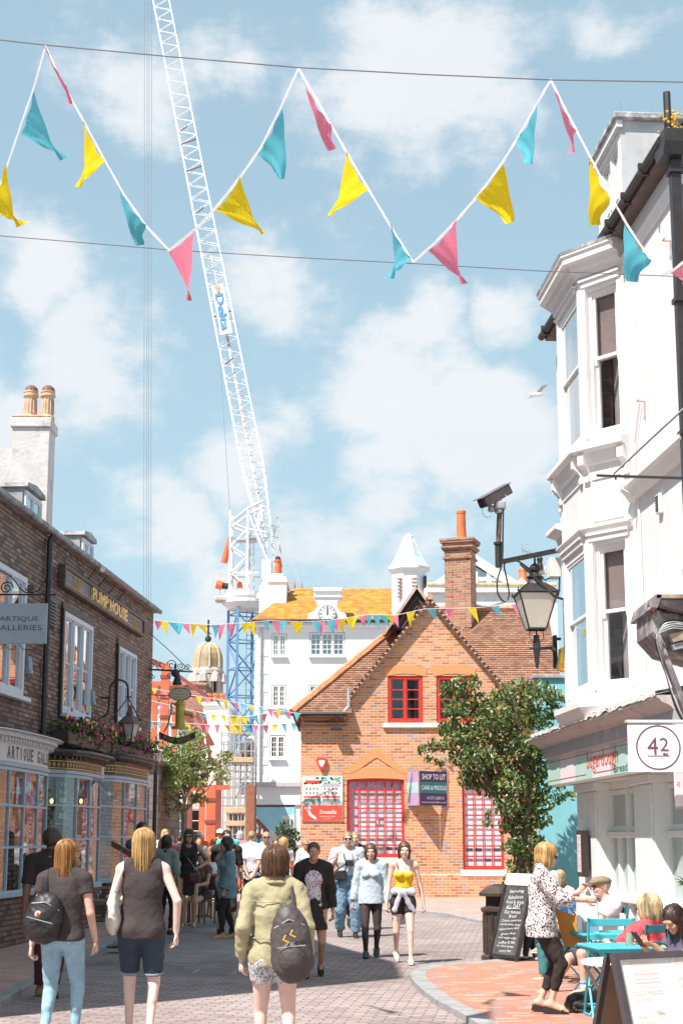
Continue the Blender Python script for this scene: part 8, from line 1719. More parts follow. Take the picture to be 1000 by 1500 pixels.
        if style == 'short': pr = [(E((0,.010,.018),(.0488*vol,.0595*vol,.0535*vol)), 0)]; cuts = [(b.h(0,.02,-.022), HM@np.array((0,-.55,-1.)))]; hole = [Ell(b.h(0,-.075,-.012), np.array((.052,.048,.058))*g, HM)]
        if style == 'bob':
            pr += [(E((q*.028,.012,-.022),(.030*vol,.046*vol,.050)), 0) for q in (-1,1)]+[(E((0,.034,-.020),(.046*vol,.034*vol,.050)), 0)]; cuts = [(b.h(0,0,-.068*vol), HM@np.array((0,.1,-1.)))]
        if style == 'long':
            base = b.h(0,.028,-.02); dn = np.array((0,0,-1.)); bkv = b.T@np.array((0,1.,0)); e = base+dn*L*g+bkv*.018*g
            pr += [(Cone(base, e, .042*g*vol, .036*g*vol, .03, '', bkv, .55), .004)]+[(Cone(b.h(q*.030,.012,-.01), b.h(q*.034,.014,-.02)+dn*L*.72*g+bkv*.012*g, .026*g*vol, .018*g*vol, .03, '', None, 1), 0) for q in (-1,1)]
        if style == 'bun': pr = [(E((0,.010,.018),(.0495,.060,.054)), 0), (E((0,.030,.078),(.022,.022,.020)), 0)]; cuts = [(b.h(0,.02,-.035), HM@np.array((0,-.35,-1.)))]; hole = [Ell(b.h(0,-.068,-.018), np.array((.044,.042,.055))*g, HM)]
        v, f = iso(pr, min(s.h, .0085 if s.h < .013 else s.h), cuts, 0, 1, dsp, hole); parts = [(v, f, 0)]
        if strands:
            rn = random.Random(seed); mb = MB(); c = b.h(0,.010,.018)
            for _ in range(strands):
                a = rn.uniform(-2.0, 2.0)+math.pi/2; el = rn.uniform(.1,1.2); r = np.array((.0545*vol,.064*vol,.061*vol))*g*rn.uniform(.97,1.04)
                if style == 'short' or style == 'bob': ln = rn.uniform(.05,.09)
                else: ln = L*rn.uniform(.6,1.08)
                pts = []; p = None
                for t in np.linspace(el, -.15, 4): d = np.array((math.cos(a)*math.cos(t), math.sin(a)*math.cos(t), math.sin(t))); p = c+HM@(d*r); pts.append(p)
                out = HM@np.array((math.cos(a), math.sin(a), 0.)); n_ = 4; w1 = rn.uniform(-.012,.012)
                for k in range(1, n_+1): u = k/n_; q_ = p+np.array((0,0,-1.))*ln*g*u-out*(.010 if style != 'long' else .008)*g*u*u+b.T@np.array((w1,.012,0.))*u; pts.append(q_)
                mb.tube(pts, [.0016,.0028,.0030,.0030,.0030,.0028,.0022,.0008], 0, 3, cap=False)
            parts.append((np.array(mb.v), mb.f, 0))
        return np_mesh('hair', parts, [m], s.o)
    def glasses(s, m=None, name='sunglasses', r=.0135):
        b = s.b; g = b.H; mb = MB(); Q = lambda *a: tuple(b.h(*a)); 
        for q in (-1, 1):
            mb.ball(Q(q*.0185,-.0575,.003), (r*g,.006*g,.0105*g), m_lens, 10, 6); mb.tube([Q(q*.030,-.054,.007), Q(q*.047,-.02,.008), Q(q*.050,.008,.002)], .0018*g, m or m_black, 4)
        mb.tube([Q(-.008,-.061,.006), Q(.008,-.061,.006)], .0018*g, m or m_black, 4); mb.build(name, s.o, True)
    def strap(s, pts, r, m, name='strap'): mb = MB(); cable(mb, pts, r, m, 5); return mb.build(name, s.o)
A_ = np.array
def walk(H, st=.0, fem=True, lead=1, spread=.0, **k):
    a = {1: A_((.060*H, .02, .045*H)), -1: A_((-.060*H, .02, .045*H))}; a[lead][1] -= st*.5; a[-lead][1] += st*.5; a[-lead][2] += st*.16; a[1][0] += spread; a[-1][0] -= spread
    fp = {lead: -.05, -lead: st*.9}; return dict(ank=(a[-1], a[1]), fpitch=(fp[-1], fp[1]))
def hang(H, q, out=.05, fw=.02, dz=.47): return A_((q*(.112*H+out), -fw, H*dz))
m_jean = P('light blue denim', (.27,.42,.52), .85, .2, 9, .003, 70); m_blk = fabric('black cloth', (.030,.022,.022)); m_blk2 = fabric('faded black jersey', (.052,.040,.040)); m_navy = fabric('dark navy denim', (.035,.05,.075)); m_wht = fabric('white cotton', (.76,.75,.80)); 
H = 1.63; b = Body(H, True, hip=(0,0,.512*H), wr=(hang(H,-1,.06,.10,.50), hang(H,1,.07,-.02,.47)), fat=1.12, head=(.0,.05), **walk(H,.22,lead=-1))
X1 = at(95,1300,12.6).x; p = Person('woman from behind with long brown to blonde hair, black top and light blue jeans', X1, 12.6, math.pi-.08, b, 'fair', .0095)
p.top(m_blk2, hem=.50, sleeve=.42, inf=.012, name='blouse', sl=.010, flare=-.012); p.trousers(m_jean, 1.9, .007, .575, 'jeans', fa=.003, fs=60); p.hair('long', 'auburn', .165, 1.0, 150, 3); p.shoes(fabric('grey trainers',(.35,.35,.36)))
def rucksack(label, per, side, mat, logo=None, size=(.15,.085,.20), off=(0,.16,.69), tilt=0, pocket=True, rz=None, buckle=None):
    b = per.b; g = b.H; o = thing('backpack', label, 'backpack', per.o.location, per.o.rotation_euler.z); c = b.t(off[0]*g/1.65, off[1], off[2]*g); M = b.T@rotm(0,0,tilt)
    E = lambda x, y, z, r, k=.03: Ell(c+M@A_((x,y,z)), A_(r), M, k)
    pr = [(E(0,0,0,(size[0],size[1],size[2])),0),(E(0,.0,-size[2]*.45,(size[0]*1.05,size[1]*1.05,size[2]*.62)),0)]
    v, f = iso(pr, .009, [(c+M@A_((0,-size[1]*.75,0)), M@A_((0,-1.,0)))], .006, 30); np_mesh('bag_body', [(v,f,0)], [mat], o)
    if pocket: v, f = iso([(E(0,size[1]*.8,-size[2]*.35,(size[0]*.72,size[1]*.55,size[2]*.42)),0)], .008, (), .004, 40); np_mesh('pocket', [(v,f,0)], [mat], o)
    mb = MB(); T = lambda x, y, z: tuple(c+M@A_((x,y,z)))
    mb.tube([T(-size[0]*.75,size[1]*.5,size[2]*.42), T(0,size[1]*.95,size[2]*.62), T(size[0]*.75,size[1]*.5,size[2]*.42)], .005, m_steel, 4); mb.tube([T(-size[0]*.7,size[1]*1.25,-.02), T(size[0]*.7,size[1]*1.25,-.02)], .004, m_steel, 4); mb.build('zip', o)
    for s_ in ((side,) if side else (-1,1)):
        mb = MB(); sh = b.sh[s_]; x = sh[0]*.72; pts = [T(s_*size[0]*.3,-size[1]*.7,size[2]*.75), (x, sh[1]+.04, sh[2]+.055), (x, sh[1]-.02, sh[2]+.062), (x*1.02, sh[1]-.10, sh[2]-.03), (x*1.1, sh[1]-.11, sh[2]-.16), (x*1.25, sh[1]-.02, sh[2]-.27), T(s_*size[0]*.75,-size[1]*.5,-size[2]*.8)]; cable(mb, pts, .016, mat, 6); mb.build('strap', o)
    if buckle:
        mb = MB()
        for (x,z) in buckle: mb.tube([T(x,size[1]*1.35,z), T(x+.02,size[1]*1.42,z-.03), T(x-.015,size[1]*1.4,z-.05)], .006, P('yellow carabiner',(.85,.42,.03),.4), 5)
        mb.build('carabiner', o)
    if logo:
        mb = MB(); mb.add([tuple(c+M@A_((logo[0]+logo[2]*math.cos(a*math.pi/8), size[1]*logo[3], logo[1]+logo[2]*math.sin(a*math.pi/8)))) for a in range(16)], [tuple(range(16))], P('round pale badge',(.75,.55,.48),.6)); mb.ball(T(logo[0],size[1]*logo[3]+.002,logo[1]-.005), (.012,.004,.018), P('badge red',(.7,.08,.06),.5), 6, 5); mb.build('badge', o)
    return o
rucksack('black rucksack with a round pale badge on the woman in jeans', p, 1, P('black bag nylon',(.022,.02,.022),.45,.3,8), logo=(.03,.02,.028,1.0), size=(.155,.095,.20), off=(.12,.16,.62), tilt=-.25, pocket=False)
H = 1.74; b = Body(H, False, wr=(hang(H,-1,.05,.08), hang(H,1,.06,-.05,.48)), fat=1.05, head=(-.1,.08), **walk(H,.35,lead=1))
p = Person('dark haired man from behind in black t-shirt and maroon trousers, far left', at(74,1300,16.2).x, 16.2, math.pi, b, 'brown', .011); p.top(m_blk, hem=.47, sleeve=.8, inf=.016, name='t_shirt', sl=.014); p.trousers(fabric('maroon cloth',(.09,.02,.03)), 1.9, .012, .58, loose=.014); p.hair('short','dark',vol=1.22); p.shoes(fabric('tan shoe',(.30,.17,.08)))
H = 1.72
X3, Y3 = at(208,1350,13.0).x, 13.0; 
b = Body(H, True, hip=(0,0,.512*H), wr=(A_((-.29,.01,.86)), A_((.20,-.22,1.10))), hdir=(A_((-.05,-.15,-1)),A_((-.3,-.6,.5))), fat=1.14, head=(.08,.0), ehint=((-.6,.6,0),(.45,1,-.9)), **walk(H,.20,lead=1,spread=-.01))
p = Person('blonde woman from behind in a black sleeveless top and dark denim shorts', X3, Y3, math.pi+.05, b, 'pale', .0095)
p.top(m_blk2, hem=.47, sleeve=0, inf=.014, name='sleeveless_top', width=.098, flare=.012, neck=.83); sh_ = p.trousers(m_navy, .80, .012, .575, 'shorts', .012); p.hair('long','blonde',.175,1.04,190,5); p.shoes(m_blk, .02)
mb = MB(); 
for q in (-1,1):
    th = [c for c in b.P if c.tag == 'thigh%d' % q][0]; c0 = th.part(.78,.84); mb.tube([c0.a, c0.b], [c0.ra+.026, c0.rb+.026], P('turned up denim cuff',(.22,.26,.34),.8), 20, cap=True)
mb.build('cuff', p.o, True)
def tote(label, per, q, mat, c, w=.17, h=.19, t=.045, name='tote_bag', strap=True, rz=0, sh_r=.011):
    o = thing(name, label, 'bag', per.o.location, per.o.rotation_euler.z); M = rotm(rz); c = A_(c); pr = [(Ell(c+A_((0,0,-.03)), A_((t,w,h)), M, .02), 0), (Ell(c+A_((0,0,-h*.55)), A_((t*1.25,w*.98,h*.55)), M, .03), 0)]
    v, f = iso(pr, .010, [(c+A_((0,0,h*.72)), A_((0,0,1.)))], .008, 26); np_mesh('bag_body', [(v,f,0)], [mat], o)
    if strap:
        b = per.b; s_ = b.sh[q]; mb = MB(); top = A_((s_[0]*.80, s_[1]+.01, s_[2]+.062)); cable(mb, [c+M@A_((0,w*.6,h*.55)), top+A_((q*.02,.05,-.06)), top, top+A_((q*.02,-.06,-.06)), c+M@A_((0,-w*.6,h*.55))], sh_r, mat, 5); mb.build('handle', o)
    return o
tote('cream canvas tote bag tucked under the left arm of the blonde woman', p, 1, m_canvas, (.235,.03,1.06), .15, .20, .05)
H = 1.58; Y = 10.9; b = Body(H, True, hip=(0,0,.512*H), wr=(A_((-.235,-.02,.80)), A_((.235,-.06,.80))), fat=1.05, head=(0,.06), **walk(H,.18,lead=1))
p = Person('woman seen from behind with a short brown bob, pale green jacket and floral shorts', at(403,1300,Y).x, Y, math.pi+.03, b, 'pale', .0095)
p.trousers(pattern('floral shorts print',(.62,.60,.62),[(.15,.25,.45),(.55,.12,.20),(.10,.30,.14)],38,.32), .35, .012, .575, 'shorts', .012)
m_jk = P('pale green cotton', (.37,.325,.20), .85, .12, 10, .008, 24); p.top(m_jk, hem=.475, sleeve=1.95, inf=.018, name='jacket', sl=.006, fa=.008, neck=.835, flare=.004)
mb = MB(); g = H
for k in range(2): mb.tube([b.t(-.118*g,.0,.60*g-k*.004), b.t(-.075*g,.078*g,.60*g), b.t(0,.098*g,.598*g), b.t(.075*g,.078*g,.60*g), b.t(.118*g,0,.60*g)], .006, m_jk, 4)
mb.tube([b.t(-.115*g,.03*g,.765*g), b.t(-.06*g,.075*g,.755*g), b.t(0,.078*g,.755*g), b.t(.06*g,.075*g,.755*g), b.t(.115*g,.03*g,.765*g)], .004, m_jk, 4); cable(mb, [b.t(-.05*g,-.02*g,.835*g), b.t(-.045*g,.035*g,.838*g), b.t(0,.052*g,.842*g), b.t(.045*g,.035*g,.838*g), b.t(.05*g,-.02*g,.835*g)], .015, m_jk, 6); mb.build('seam', p.o, True)
p.hair('bob','brown',vol=1.14,strands=160,seed=8); p.shoes(m_wht)
rucksack('brown grey hiking backpack with yellow clips on the woman in the green jacket', p, -1, P('brown grey nylon',(.075,.060,.060),.55,.25,8), size=(.14,.11,.26), off=(-.12,.185,.585), tilt=.10, buckle=((.03,.06),(-.02,.09)))
def mid(label, px, Y, H, rz, sk, h=.011, z=0, **k):
    fem = k.pop('fem', True); b = Body(H, fem, **k); return Person(label, at(px,1300,Y).x, Y, rz, b, sk, h, z)
H = 1.60; p = mid('woman in a black cardigan, floral top and black skirt walking towards the camera', 459, 18.6, H, .05, 'tan', wr=(hang(H,-1,.04,.03), hang(H,1,.06,-.02)), head=(0,.05), fat=1.12, **walk(H,.35,lead=-1))
p.top(pattern('pink floral print',(.66,.62,.68),[(.45,.08,.16),(.35,.20,.30)],26,.30), hem=.50, sleeve=0, inf=.010, name='floral_top', neck=.79); p.top(m_blk, hem=.46, sleeve=1.85, inf=.022, name='cardigan', sl=.010, open_=.080, fa=.007, neck=.83); p.skirt(m_blk, .345, .105); p.hair('short','brown',vol=1.02); p.shoes(m_blk, .03)
H = 1.76; p = mid('man in a pale checked shirt and baggy jeans with a camera round his neck', 509, 26.0, H, .05, 'fair', fem=False, wr=(A_((-.20,-.26,1.30)), A_((.27,-.05,.86))), hdir=(A_((.1,-.3,.9)),None), fat=1.18, **walk(H,.28,lead=1,spread=.02))
p.top(pattern('pale check shirt',(.55,.62,.68),[(.42,.50,.58)],30,.25), hem=.49, sleeve=.9, inf=.014, name='shirt', sl=.014, fa=.006); p.trousers(P('mid blue denim',(.16,.27,.38),.85,.2,9), 1.95, .016, .59, 'jeans', .032, .010, 24); p.hair('short','sandy'); p.glasses(name='glasses'); p.shoes(m_blk)
pb = p.b; o = thing('camera', 'black camera hanging on a strap on the chest of the man in jeans', 'camera', p.o.location, p.o.rotation_euler.z); mb = MB(); c = pb.t(.02,-.175,.70*H); mb.bbox(c[0]-.07,c[0]+.07,c[1]-.04,c[1]+.02,c[2]-.05,c[2]+.05,m_black,.01); mb.build('camera_body', o); mb = MB(); mb.M = Matrix.Translation(c) @ Matrix.Rotation(math.pi/2,4,'X'); mb.lathe([(.04,.02),(.045,.10),(.04,.12)], (0,0,0), m_black, 12); mb.build('lens', o); mb = MB(); cable(mb, [c+A_((-.07,0,.04)), pb.t(-.07,-.10,.78*H), pb.t(-.055,.0,.83*H), pb.t(0,.05,.845*H), pb.t(.055,.0,.83*H), pb.t(.07,-.10,.78*H), c+A_((.07,0,.04))], .009, m_black, 4); mb.build('strap', o)
o = thing('camera_bag', 'black camera bag on a shoulder strap at the hip of the man in jeans', 'bag', p.o.location, p.o.rotation_euler.z); mb = MB(); c = pb.t(-.13,-.15,.585*H); mb.bbox(c[0]-.10,c[0]+.10,c[1]-.06,c[1]+.05,c[2]-.08,c[2]+.08,m_black,.02); mb.build('bag_body', o); mb = MB(); cable(mb, [c+A_((-.09,0,.07)), pb.t(-.03,-.13,.70*H), pb.t(.11,-.02,.845*H), pb.t(.1,.06,.82*H)], .011, m_black, 4); mb.build('strap', o)
tote('white plastic carrier bag with blue letters hanging from the arm of the camera man', p, -1, P('white plastic bag',(.74,.76,.80),.4,.05), (-.36,-.10,1.02), .07, .22, .12, 'carrier_bag', strap=False)
o = bpy.data.objects[[x.name for x in bpy.data.objects if x.name.startswith('carrier_bag')][-1]]; mb = MB()
for k, (w_, z_) in enumerate((('do',1.10),('the',1.02),('HAT',.93))): mb.text(w_, 0, 0, .12, .07, 0, P('blue bag print',(.10,.30,.50),.6), O=(-.36,-.205,z_-.02), U=(1,0,0), N=(0,0,1))
mb.build('lettering', o); mb = MB(); mb.tube([(-.36,-.1,1.16),(-.30,-.16,1.30),(-.22,-.22,1.33)], .01, P('orange handle',(.8,.2,.05),.5), 5); mb.build('handle', o)
H = 1.78; p = mid('fair haired man in a dark jacket half hidden behind the camera man', 520, 28.2, H, .0, 'fair', .013, fem=False, **walk(H,.7,lead=1)); p.top(m_blk, hem=.47, sleeve=1.9, inf=.02, name='jacket'); p.trousers(m_blk, 1.7, .012, .6, 'trousers', .01); p.hair('short','sandy'); p.shoes(m_blk, sole=m_wht)
H = 1.57; p = mid('long haired girl in a pale blue jumper and black trousers walking in the middle', 543, 21.6, H, -.02, 'fair', wr=(hang(H,-1,.08,.02,.47), hang(H,1,.08,.02,.47)), fat=1.0, head=(0,.05), **walk(H,.30,lead=-1,spread=-.02))
p.top(P('pale blue knit',(.50,.58,.66),.9,.06,20,.006,40), hem=.47, sleeve=1.95, inf=.018, name='jumper', sl=.014, fa=.006, flare=.012); p.trousers(m_blk2, 1.92, .007, .58, fa=.003); p.hair('long','brown',.11,1.02); p.shoes(fabric('dark grey boots',(.09,.085,.09)), .08, .012)
H = 1.60; p = mid('girl in a yellow cropped top with a grey jumper tied at her waist', 590, 20.6, H, .04, 'pale', wr=(hang(H,-1,.05,.05,.475), hang(H,1,.10,-.02,.475)), fat=1.0, head=(0,.05), roll=.03, **walk(H,.42,lead=1,spread=-.015))
p.top(fabric('mustard yellow jersey',(.80,.50,.02),.05), hem=.615, sleeve=0, inf=.007, name='crop_top', width=.072, neck=.755, fa=.002); p.trousers(m_blk, .38, .009, .605, 'shorts', .012)
b = p.b; g = H; mg = fabric('pale grey jumper', (.52,.52,.60)); p.wear('tied_jumper', [(Cone(b.t(-.07*g,-.03*g,.585*g), b.t(.07*g,-.03*g,.585*g), .035*g, .035*g, .03), 0), (Cone(b.t(0,.03*g,.59*g), b.t(.0,.05*g,.40*g), .075*g, .09*g, .04, '', (0,1,0), .35), 0), (Ell(b.t(-.02*g,-.075*g,.575*g), A_((.03,.025,.025))*g), 0), (Cone(b.t(-.03*g,-.08*g,.57*g), b.t(-.075*g,-.085*g,.435*g), .02*g, .024*g, .02, '', (0,1,0), .5), 0), (Cone(b.t(.0,-.085*g,.57*g), b.t(.075*g,-.06*g,.43*g), .018*g, .028*g, .02, '', (0,1,0), .5), 0)], mg, (), .006, 40)
mb = MB()
for q in (-1,1): cable(mb, [b.t(q*.045*g,-.055*g,.745*g), b.t(q*.06*g,-.045*g,.80*g), b.t(q*.062*g,.0,.832*g), b.t(q*.06*g,.05*g,.78*g)], .006, m_black, 4)
mb.build('strap', p.o); p.hair('long','brown',.085,1.0); p.shoes(fabric('white trainers',(.62,.56,.55)), .03, sole=P('white sole',(.7,.68,.66),.6))
H = 1.62; p = mid('woman with a topknot, sunglasses and white shirt far back by the brick corner', 447, 37.0, H, .3, 'tan', .016, **walk(H,.2)); p.top(m_wht, hem=.48, sleeve=1.6, inf=.02); p.trousers(m_blk, 1.9, .01); p.hair('bun','sandy'); p.glasses(); p.shoes(m_blk)
def stand(label, px, Y, H, rz, sk, h=.013, z=0, **k): return mid(label, px, Y, H, rz, sk, h, z, **k)
H = 1.66; b = dict(wr=(hang(H,-1,.02,.06,.46), hang(H,1,.04,.05,.46)), head=(.2,.02))
p = stand('woman in a denim jacket and black trousers with long black hair, turned to the left', 333, 25.6, H, -R(70), 'tan', .011, wr=(hang(H,-1,.02,.06,.46), A_((.18,-.10,.80))), head=(0,.02), ank=(A_((-.10,.16,.045*H)), A_((.10,-.10,.045*H))))
p.top(P('washed denim jacket',(.16,.26,.30),.85,.15,9,.004,30), hem=.40, sleeve=1.95, inf=.028, name='denim_jacket', sl=.014, fa=.008, flare=.012); p.trousers(m_blk, 1.9, .008); p.hair('long','dark',.19,1.10); p.sandals(P('silver sandal',(.5,.45,.45),.4)); mb = MB(); b = p.b; cable(mb, [b.t(.08*H,.02*H,.83*H), b.t(-.02*H,.095*H,.70*H), b.t(-.13*H,.03*H,.55*H)], .007, m_black, 4); mb.build('strap', p.o)
H = 1.80; p = stand('tall man in sunglasses and dark clothes drinking behind the woman in denim', 331, 27.0, H, .2, 'tan', .013, fem=False, wr=(A_((-.10,-.24,1.46)), None), hdir=(A_((.3,-.1,.9)),None)); p.top(m_blk, hem=.46, sleeve=.9, inf=.02); p.trousers(m_blk, 1.2, .015, .6, 'shorts', .02); p.hair('short','dark'); p.glasses(); p.shoes(m_blk)
H = 1.80; p = stand('man from behind in a white t-shirt with hands clasped behind him', 368, 30.0, H, math.pi, 'fair', .013, fem=False, wr=(A_((-.03,.20,.88)), A_((.04,.21,.88))), ehint=((-1,.6,0),(1,.6,0)), hdir=(A_((.7,.1,-.7)),A_((-.7,.1,-.7))), fat=1.1, ank=(A_((-.15,0,.08)),A_((.15,0,.08)))); p.top(m_wht, hem=.48, sleeve=.8, inf=.016, name='t_shirt', sl=.010); p.trousers(m_navy, 1.05, .016, .6, 'shorts', .02); p.hair('short','sandy',vol=.96); p.shoes(m_blk, .02)
H = 1.80; p = stand('bald man in sunglasses and a white t-shirt facing the camera', 389, 31.5, H, .15, 'tan', .014, fem=False, fat=1.2); p.top(m_wht, hem=.47, sleeve=.8, inf=.02, name='t_shirt', sl=.016); p.trousers(m_navy, 1.05, .016, .6, 'shorts', .02); p.glasses(); p.shoes(m_blk, .02)
H = 1.66; p = stand('curly blonde woman in a floral top from behind, beside the bald man', 415, 33.0, H, math.pi+.4, 'fair', .015); p.top(pattern('pale floral',(.66,.60,.62),[(.5,.25,.3)],24,.3), hem=.47, sleeve=.6, inf=.018); p.trousers(fabric('beige cotton',(.5,.42,.36)), 1.9, .012); p.hair('bob','blonde',vol=1.2); p.shoes(m_blk)
tote('brown paper shopping bag hanging from the hand of the curly blonde woman', p, -1, P('brown paper',(.55,.36,.22),.8,.1), (-.33,-.05,.62), .14, .20, .08, 'paper_bag', strap=False)
H = 1.74; p = stand('woman in a black dress and sunglasses with a hand on her hip outside the pub', 276, 27.6, H, .15, 'tan', .011, z=.07, wr=(None, A_((.19,-.06,1.06))), ehint=(None,(1,.7,.1)), hdir=(None,A_((-.8,-.3,-.3))), fat=1.15, head=(-.15,.05)); p.top(m_blk, hem=.50, sleeve=0, inf=.010, name='dress_top', neck=.80); p.skirt(m_blk, .33, .110, .62, 'dress_skirt'); p.hair('long','dark',.17,1.05,0); p.glasses(r=.016); p.sandals(P('pale sandal',(.5,.4,.38),.5))
o = thing('handbag', 'small oxblood handbag on a long strap worn by the woman in black', 'bag', p.o.location, p.o.rotation_euler.z); mb = MB(); c = p.b.t(.10,-.12,.50*H); mb.bbox(c[0]-.11,c[0]+.11,c[1]-.05,c[1]+.03,c[2]-.09,c[2]+.09,P('oxblood leather',(.10,.03,.035),.4),.03); mb.build('bag_body', o); mb = MB(); cable(mb, [c+A_((.09,0,.08)), p.b.t(-.02,-.12,.70*H), p.b.t(-.10,-.03,.84*H)], .006, m_steel, 4); mb.build('strap', o)
H = 1.62; p = stand('woman with long dark hair from behind in a grey green shirt outside the pub', 243, 25.5, H, math.pi-.3, 'tan', .013, z=.07); p.top(fabric('grey green cotton',(.22,.27,.25)), hem=.48, sleeve=1.2, inf=.022); p.trousers(m_blk, 1.9, .01); p.hair('long','dark',.15,1.12); p.shoes(m_blk)
H = 1.84; p = stand('man in sunglasses and a dark blue shirt beside the far bow window', 206, 24.0, H, .9, 'tan', .012, z=.07, fem=False, fat=1.12, wr=(A_((-.12,-.32,1.12)), A_((.14,-.30,1.12)))); p.top(fabric('dark blue shirt',(.06,.09,.12)), hem=.48, sleeve=1.9, inf=.02, name='shirt'); p.trousers(m_blk, 1.9, .012, .6, loose=.01); p.hair('short','dark',vol=.95); p.glasses(); p.shoes(m_blk)
def seated(label, x, y, H, rz, sk, h=.013, z=.06, hipz=.54, fw=.40, fem=True, lift=(0,0), **k):
    a = k.pop('ank', None) or (A_((-.10,-fw,.045*H+lift[0])), A_((.10,-fw+.05,.045*H+lift[1]))); b = Body(H, fem, hip=(0,.04,hipz), ank=a, **k); return Person(label, x, y, rz, b, sk, h, z)
H = 1.64; p = seated('seated woman in shade holding a glass, bare legs crossed at the kerb', at(302,1300,29.0).x-.1, 29.0, H, -.5, 'tan', .014, wr=(A_((-.12,-.32,.98)), A_((.14,-.30,.72))), hdir=(A_((.2,-.5,.6)),None)); p.top(fabric('brown top',(.16,.09,.08)), hem=.50, sleeve=.3, inf=.012); p.trousers(m_blk, .5, .012, .6, 'shorts'); p.hair('long','dark',.10); p.sandals(m_blk)
H = 1.62; p = seated('seated person with dark bobbed hair and a white sleeveless top', at(313,1300,31).x, 31.0, H, math.pi+.6, 'tan', .015); p.top(m_wht, hem=.50, sleeve=0, inf=.012); p.trousers(fabric('pale print shorts',(.45,.5,.58)), .6, .012, .6, 'shorts'); p.hair('bob','dark'); p.sandals(m_blk)
for px, Y, rz, nm in ((302,29.0,-.5,'wooden pub chair under the woman holding a glass'),(313,31,math.pi+.6,'wooden pub chair under the person in the white top')):
    o = thing('pub_chair', nm, 'chair', (at(px,1300,Y).x-(.1 if Y < 30 else 0), Y, .06), rz, 'wooden pub chairs'); mw = P('dark table wood',(.13,.08,.06)); mb = MB(); mb.bbox(-.2,.2,-.16,.24,.42,.45,mw,.01); mb.build('seat', o); mb = MB(); mb.bbox(-.2,.2,.22,.25,.62,.88,mw,.01); mb.build('backrest', o)
    for sx_ in (-1,1):
        mb = MB(); mb.tube([(sx_*.18,-.13,0),(sx_*.18,-.13,.42)], .018, mw, 5); mb.build('leg', o); mb = MB(); mb.tube([(sx_*.18,.22,0),(sx_*.18,.23,.9)], .018, mw, 5); mb.build('leg', o)
m_hv = fabric('orange hi vis', (.90,.22,.04), .05)
far = [('man in a turquoise t-shirt walking away towards the building site',333,39,1.92,math.pi,'fair',(.10,.55,.50),False,'short','sandy'),('pale haired woman in a pink top walking away beside the site hoarding',351,41,1.86,math.pi+.1,'fair',(.75,.28,.32),True,'bob','grey'),
       ('person in a bright red top in the far crowd left of the tree trunk',248,38,1.72,.2,'fair',(.75,.08,.06),True,'short','grey'),('woman in a white shirt with fair hair raised above the far left crowd',240,41,1.90,.6,'fair',(.70,.68,.68),True,'bob','blonde'),('person in sunglasses and a pink shirt at the left of the far crowd',236,36,1.66,.1,'fair',(.60,.35,.36),True,'bob','sandy'),
       ('person in a dark coat in the far crowd behind the black dress',262,43,1.75,math.pi,'tan',(.07,.06,.08),False,'short','dark'),('person in a blue grey shirt far back near the tree trunk',290,44,1.70,.3,'fair',(.25,.32,.40),False,'short','brown'),('woman in a brown top far back in front of the scaffold',314,45,1.66,math.pi,'tan',(.35,.2,.15),True,'long','brown'),('person in a cream top far back beside the topknot woman',403,43,1.66,.2,'fair',(.66,.60,.52),True,'bob','brown')]
for (lb, px, Y, H, rz, sk, c, fem, hs, hc) in far:
    p = stand(lb, px, Y, H, rz, sk, .021, fem=fem, **walk(H,.3)); p.top(fabric('top %s'%str(c), c), hem=.47, sleeve=.7, inf=.02); p.trousers(random.choice([m_navy, m_blk, m_jean]), 1.9, .014); p.hair(hs, hc, .1)
for (lb, px, Y, H) in (('building worker in a white hard hat and orange vest, left of the tree trunk',213,46,1.85),('building worker in a white hard hat and orange vest beside the orange column',275,47,1.80),('building worker in a white hard hat and orange vest before the open doorway',291,48,1.86),('building worker in a white hard hat and orange vest behind the turquoise t-shirt',321,50,1.95)):
    p = stand(lb, px, Y, H, .2, 'fair', .021, fem=False); p.top(m_hv, hem=.48, sleeve=1.9, inf=.024, name='hi_vis_jacket'); p.trousers(m_navy, 1.95, .016)
    b = p.b; p.wear('hard_hat', [(Ell(b.h(0,.0,.030), A_((.062,.075,.055))*H, b.HM), 0), (Ell(b.h(0,-.02,.022), A_((.066,.088,.010))*H, b.HM), 0)], P('white hard hat',(.78,.78,.78),.35,.02), [(b.h(0,0,.012), b.HM@A_((0,0,-1.)))], 0)
H = 1.53; Y = 14.3; pr_ = at(795,1300,Y)
b = Body(H, True, hip=(0,.02,.52*H), ank=(A_((-.08,-.05,.075*H)),A_((.09,.05,.075*H))), fpitch=(.25,.25), wr=(A_((-.16,-.38,1.02)),A_((.10,-.32,1.08))), ehint=((-.4,.3,-1),(.4,.3,-1)), hdir=(A_((.2,-.95,.0)),A_((.1,-.7,.7))), head=(.0,.18), lean=.03, fat=1.12)
p = Person('blonde woman standing in a leopard print blouse and cropped black trousers', pr_.x, Y, R(82), b, 'fair', .0095, .055)
p.top(pattern('leopard print',(.74,.68,.69),[(.035,.02,.025),(.07,.04,.045),(.16,.11,.11)],36,.33), hem=.44, sleeve=1.45, inf=.024, name='blouse', sl=.020, fa=.008, flare=.020, neck=.825); p.trousers(m_blk, 1.72, .008, .59, fa=.005, fs=60); p.hair('bob','blonde',vol=1.10,strands=130,seed=4); p.glasses(r=.016); p.sandals(m_blk, .045)
b = p.b; g = H
o = thing('tan_handbag', 'orange tan leather bag on the arm of the woman in leopard print', 'bag', p.o.location, p.o.rotation_euler.z); mb = MB(); c = b.el[1]+A_((.02,-.08,-.18))
mt = P('orange tan leather',(.62,.25,.035),.4,.08); mb2 = P('brown leather',(.22,.10,.07),.45,.1)
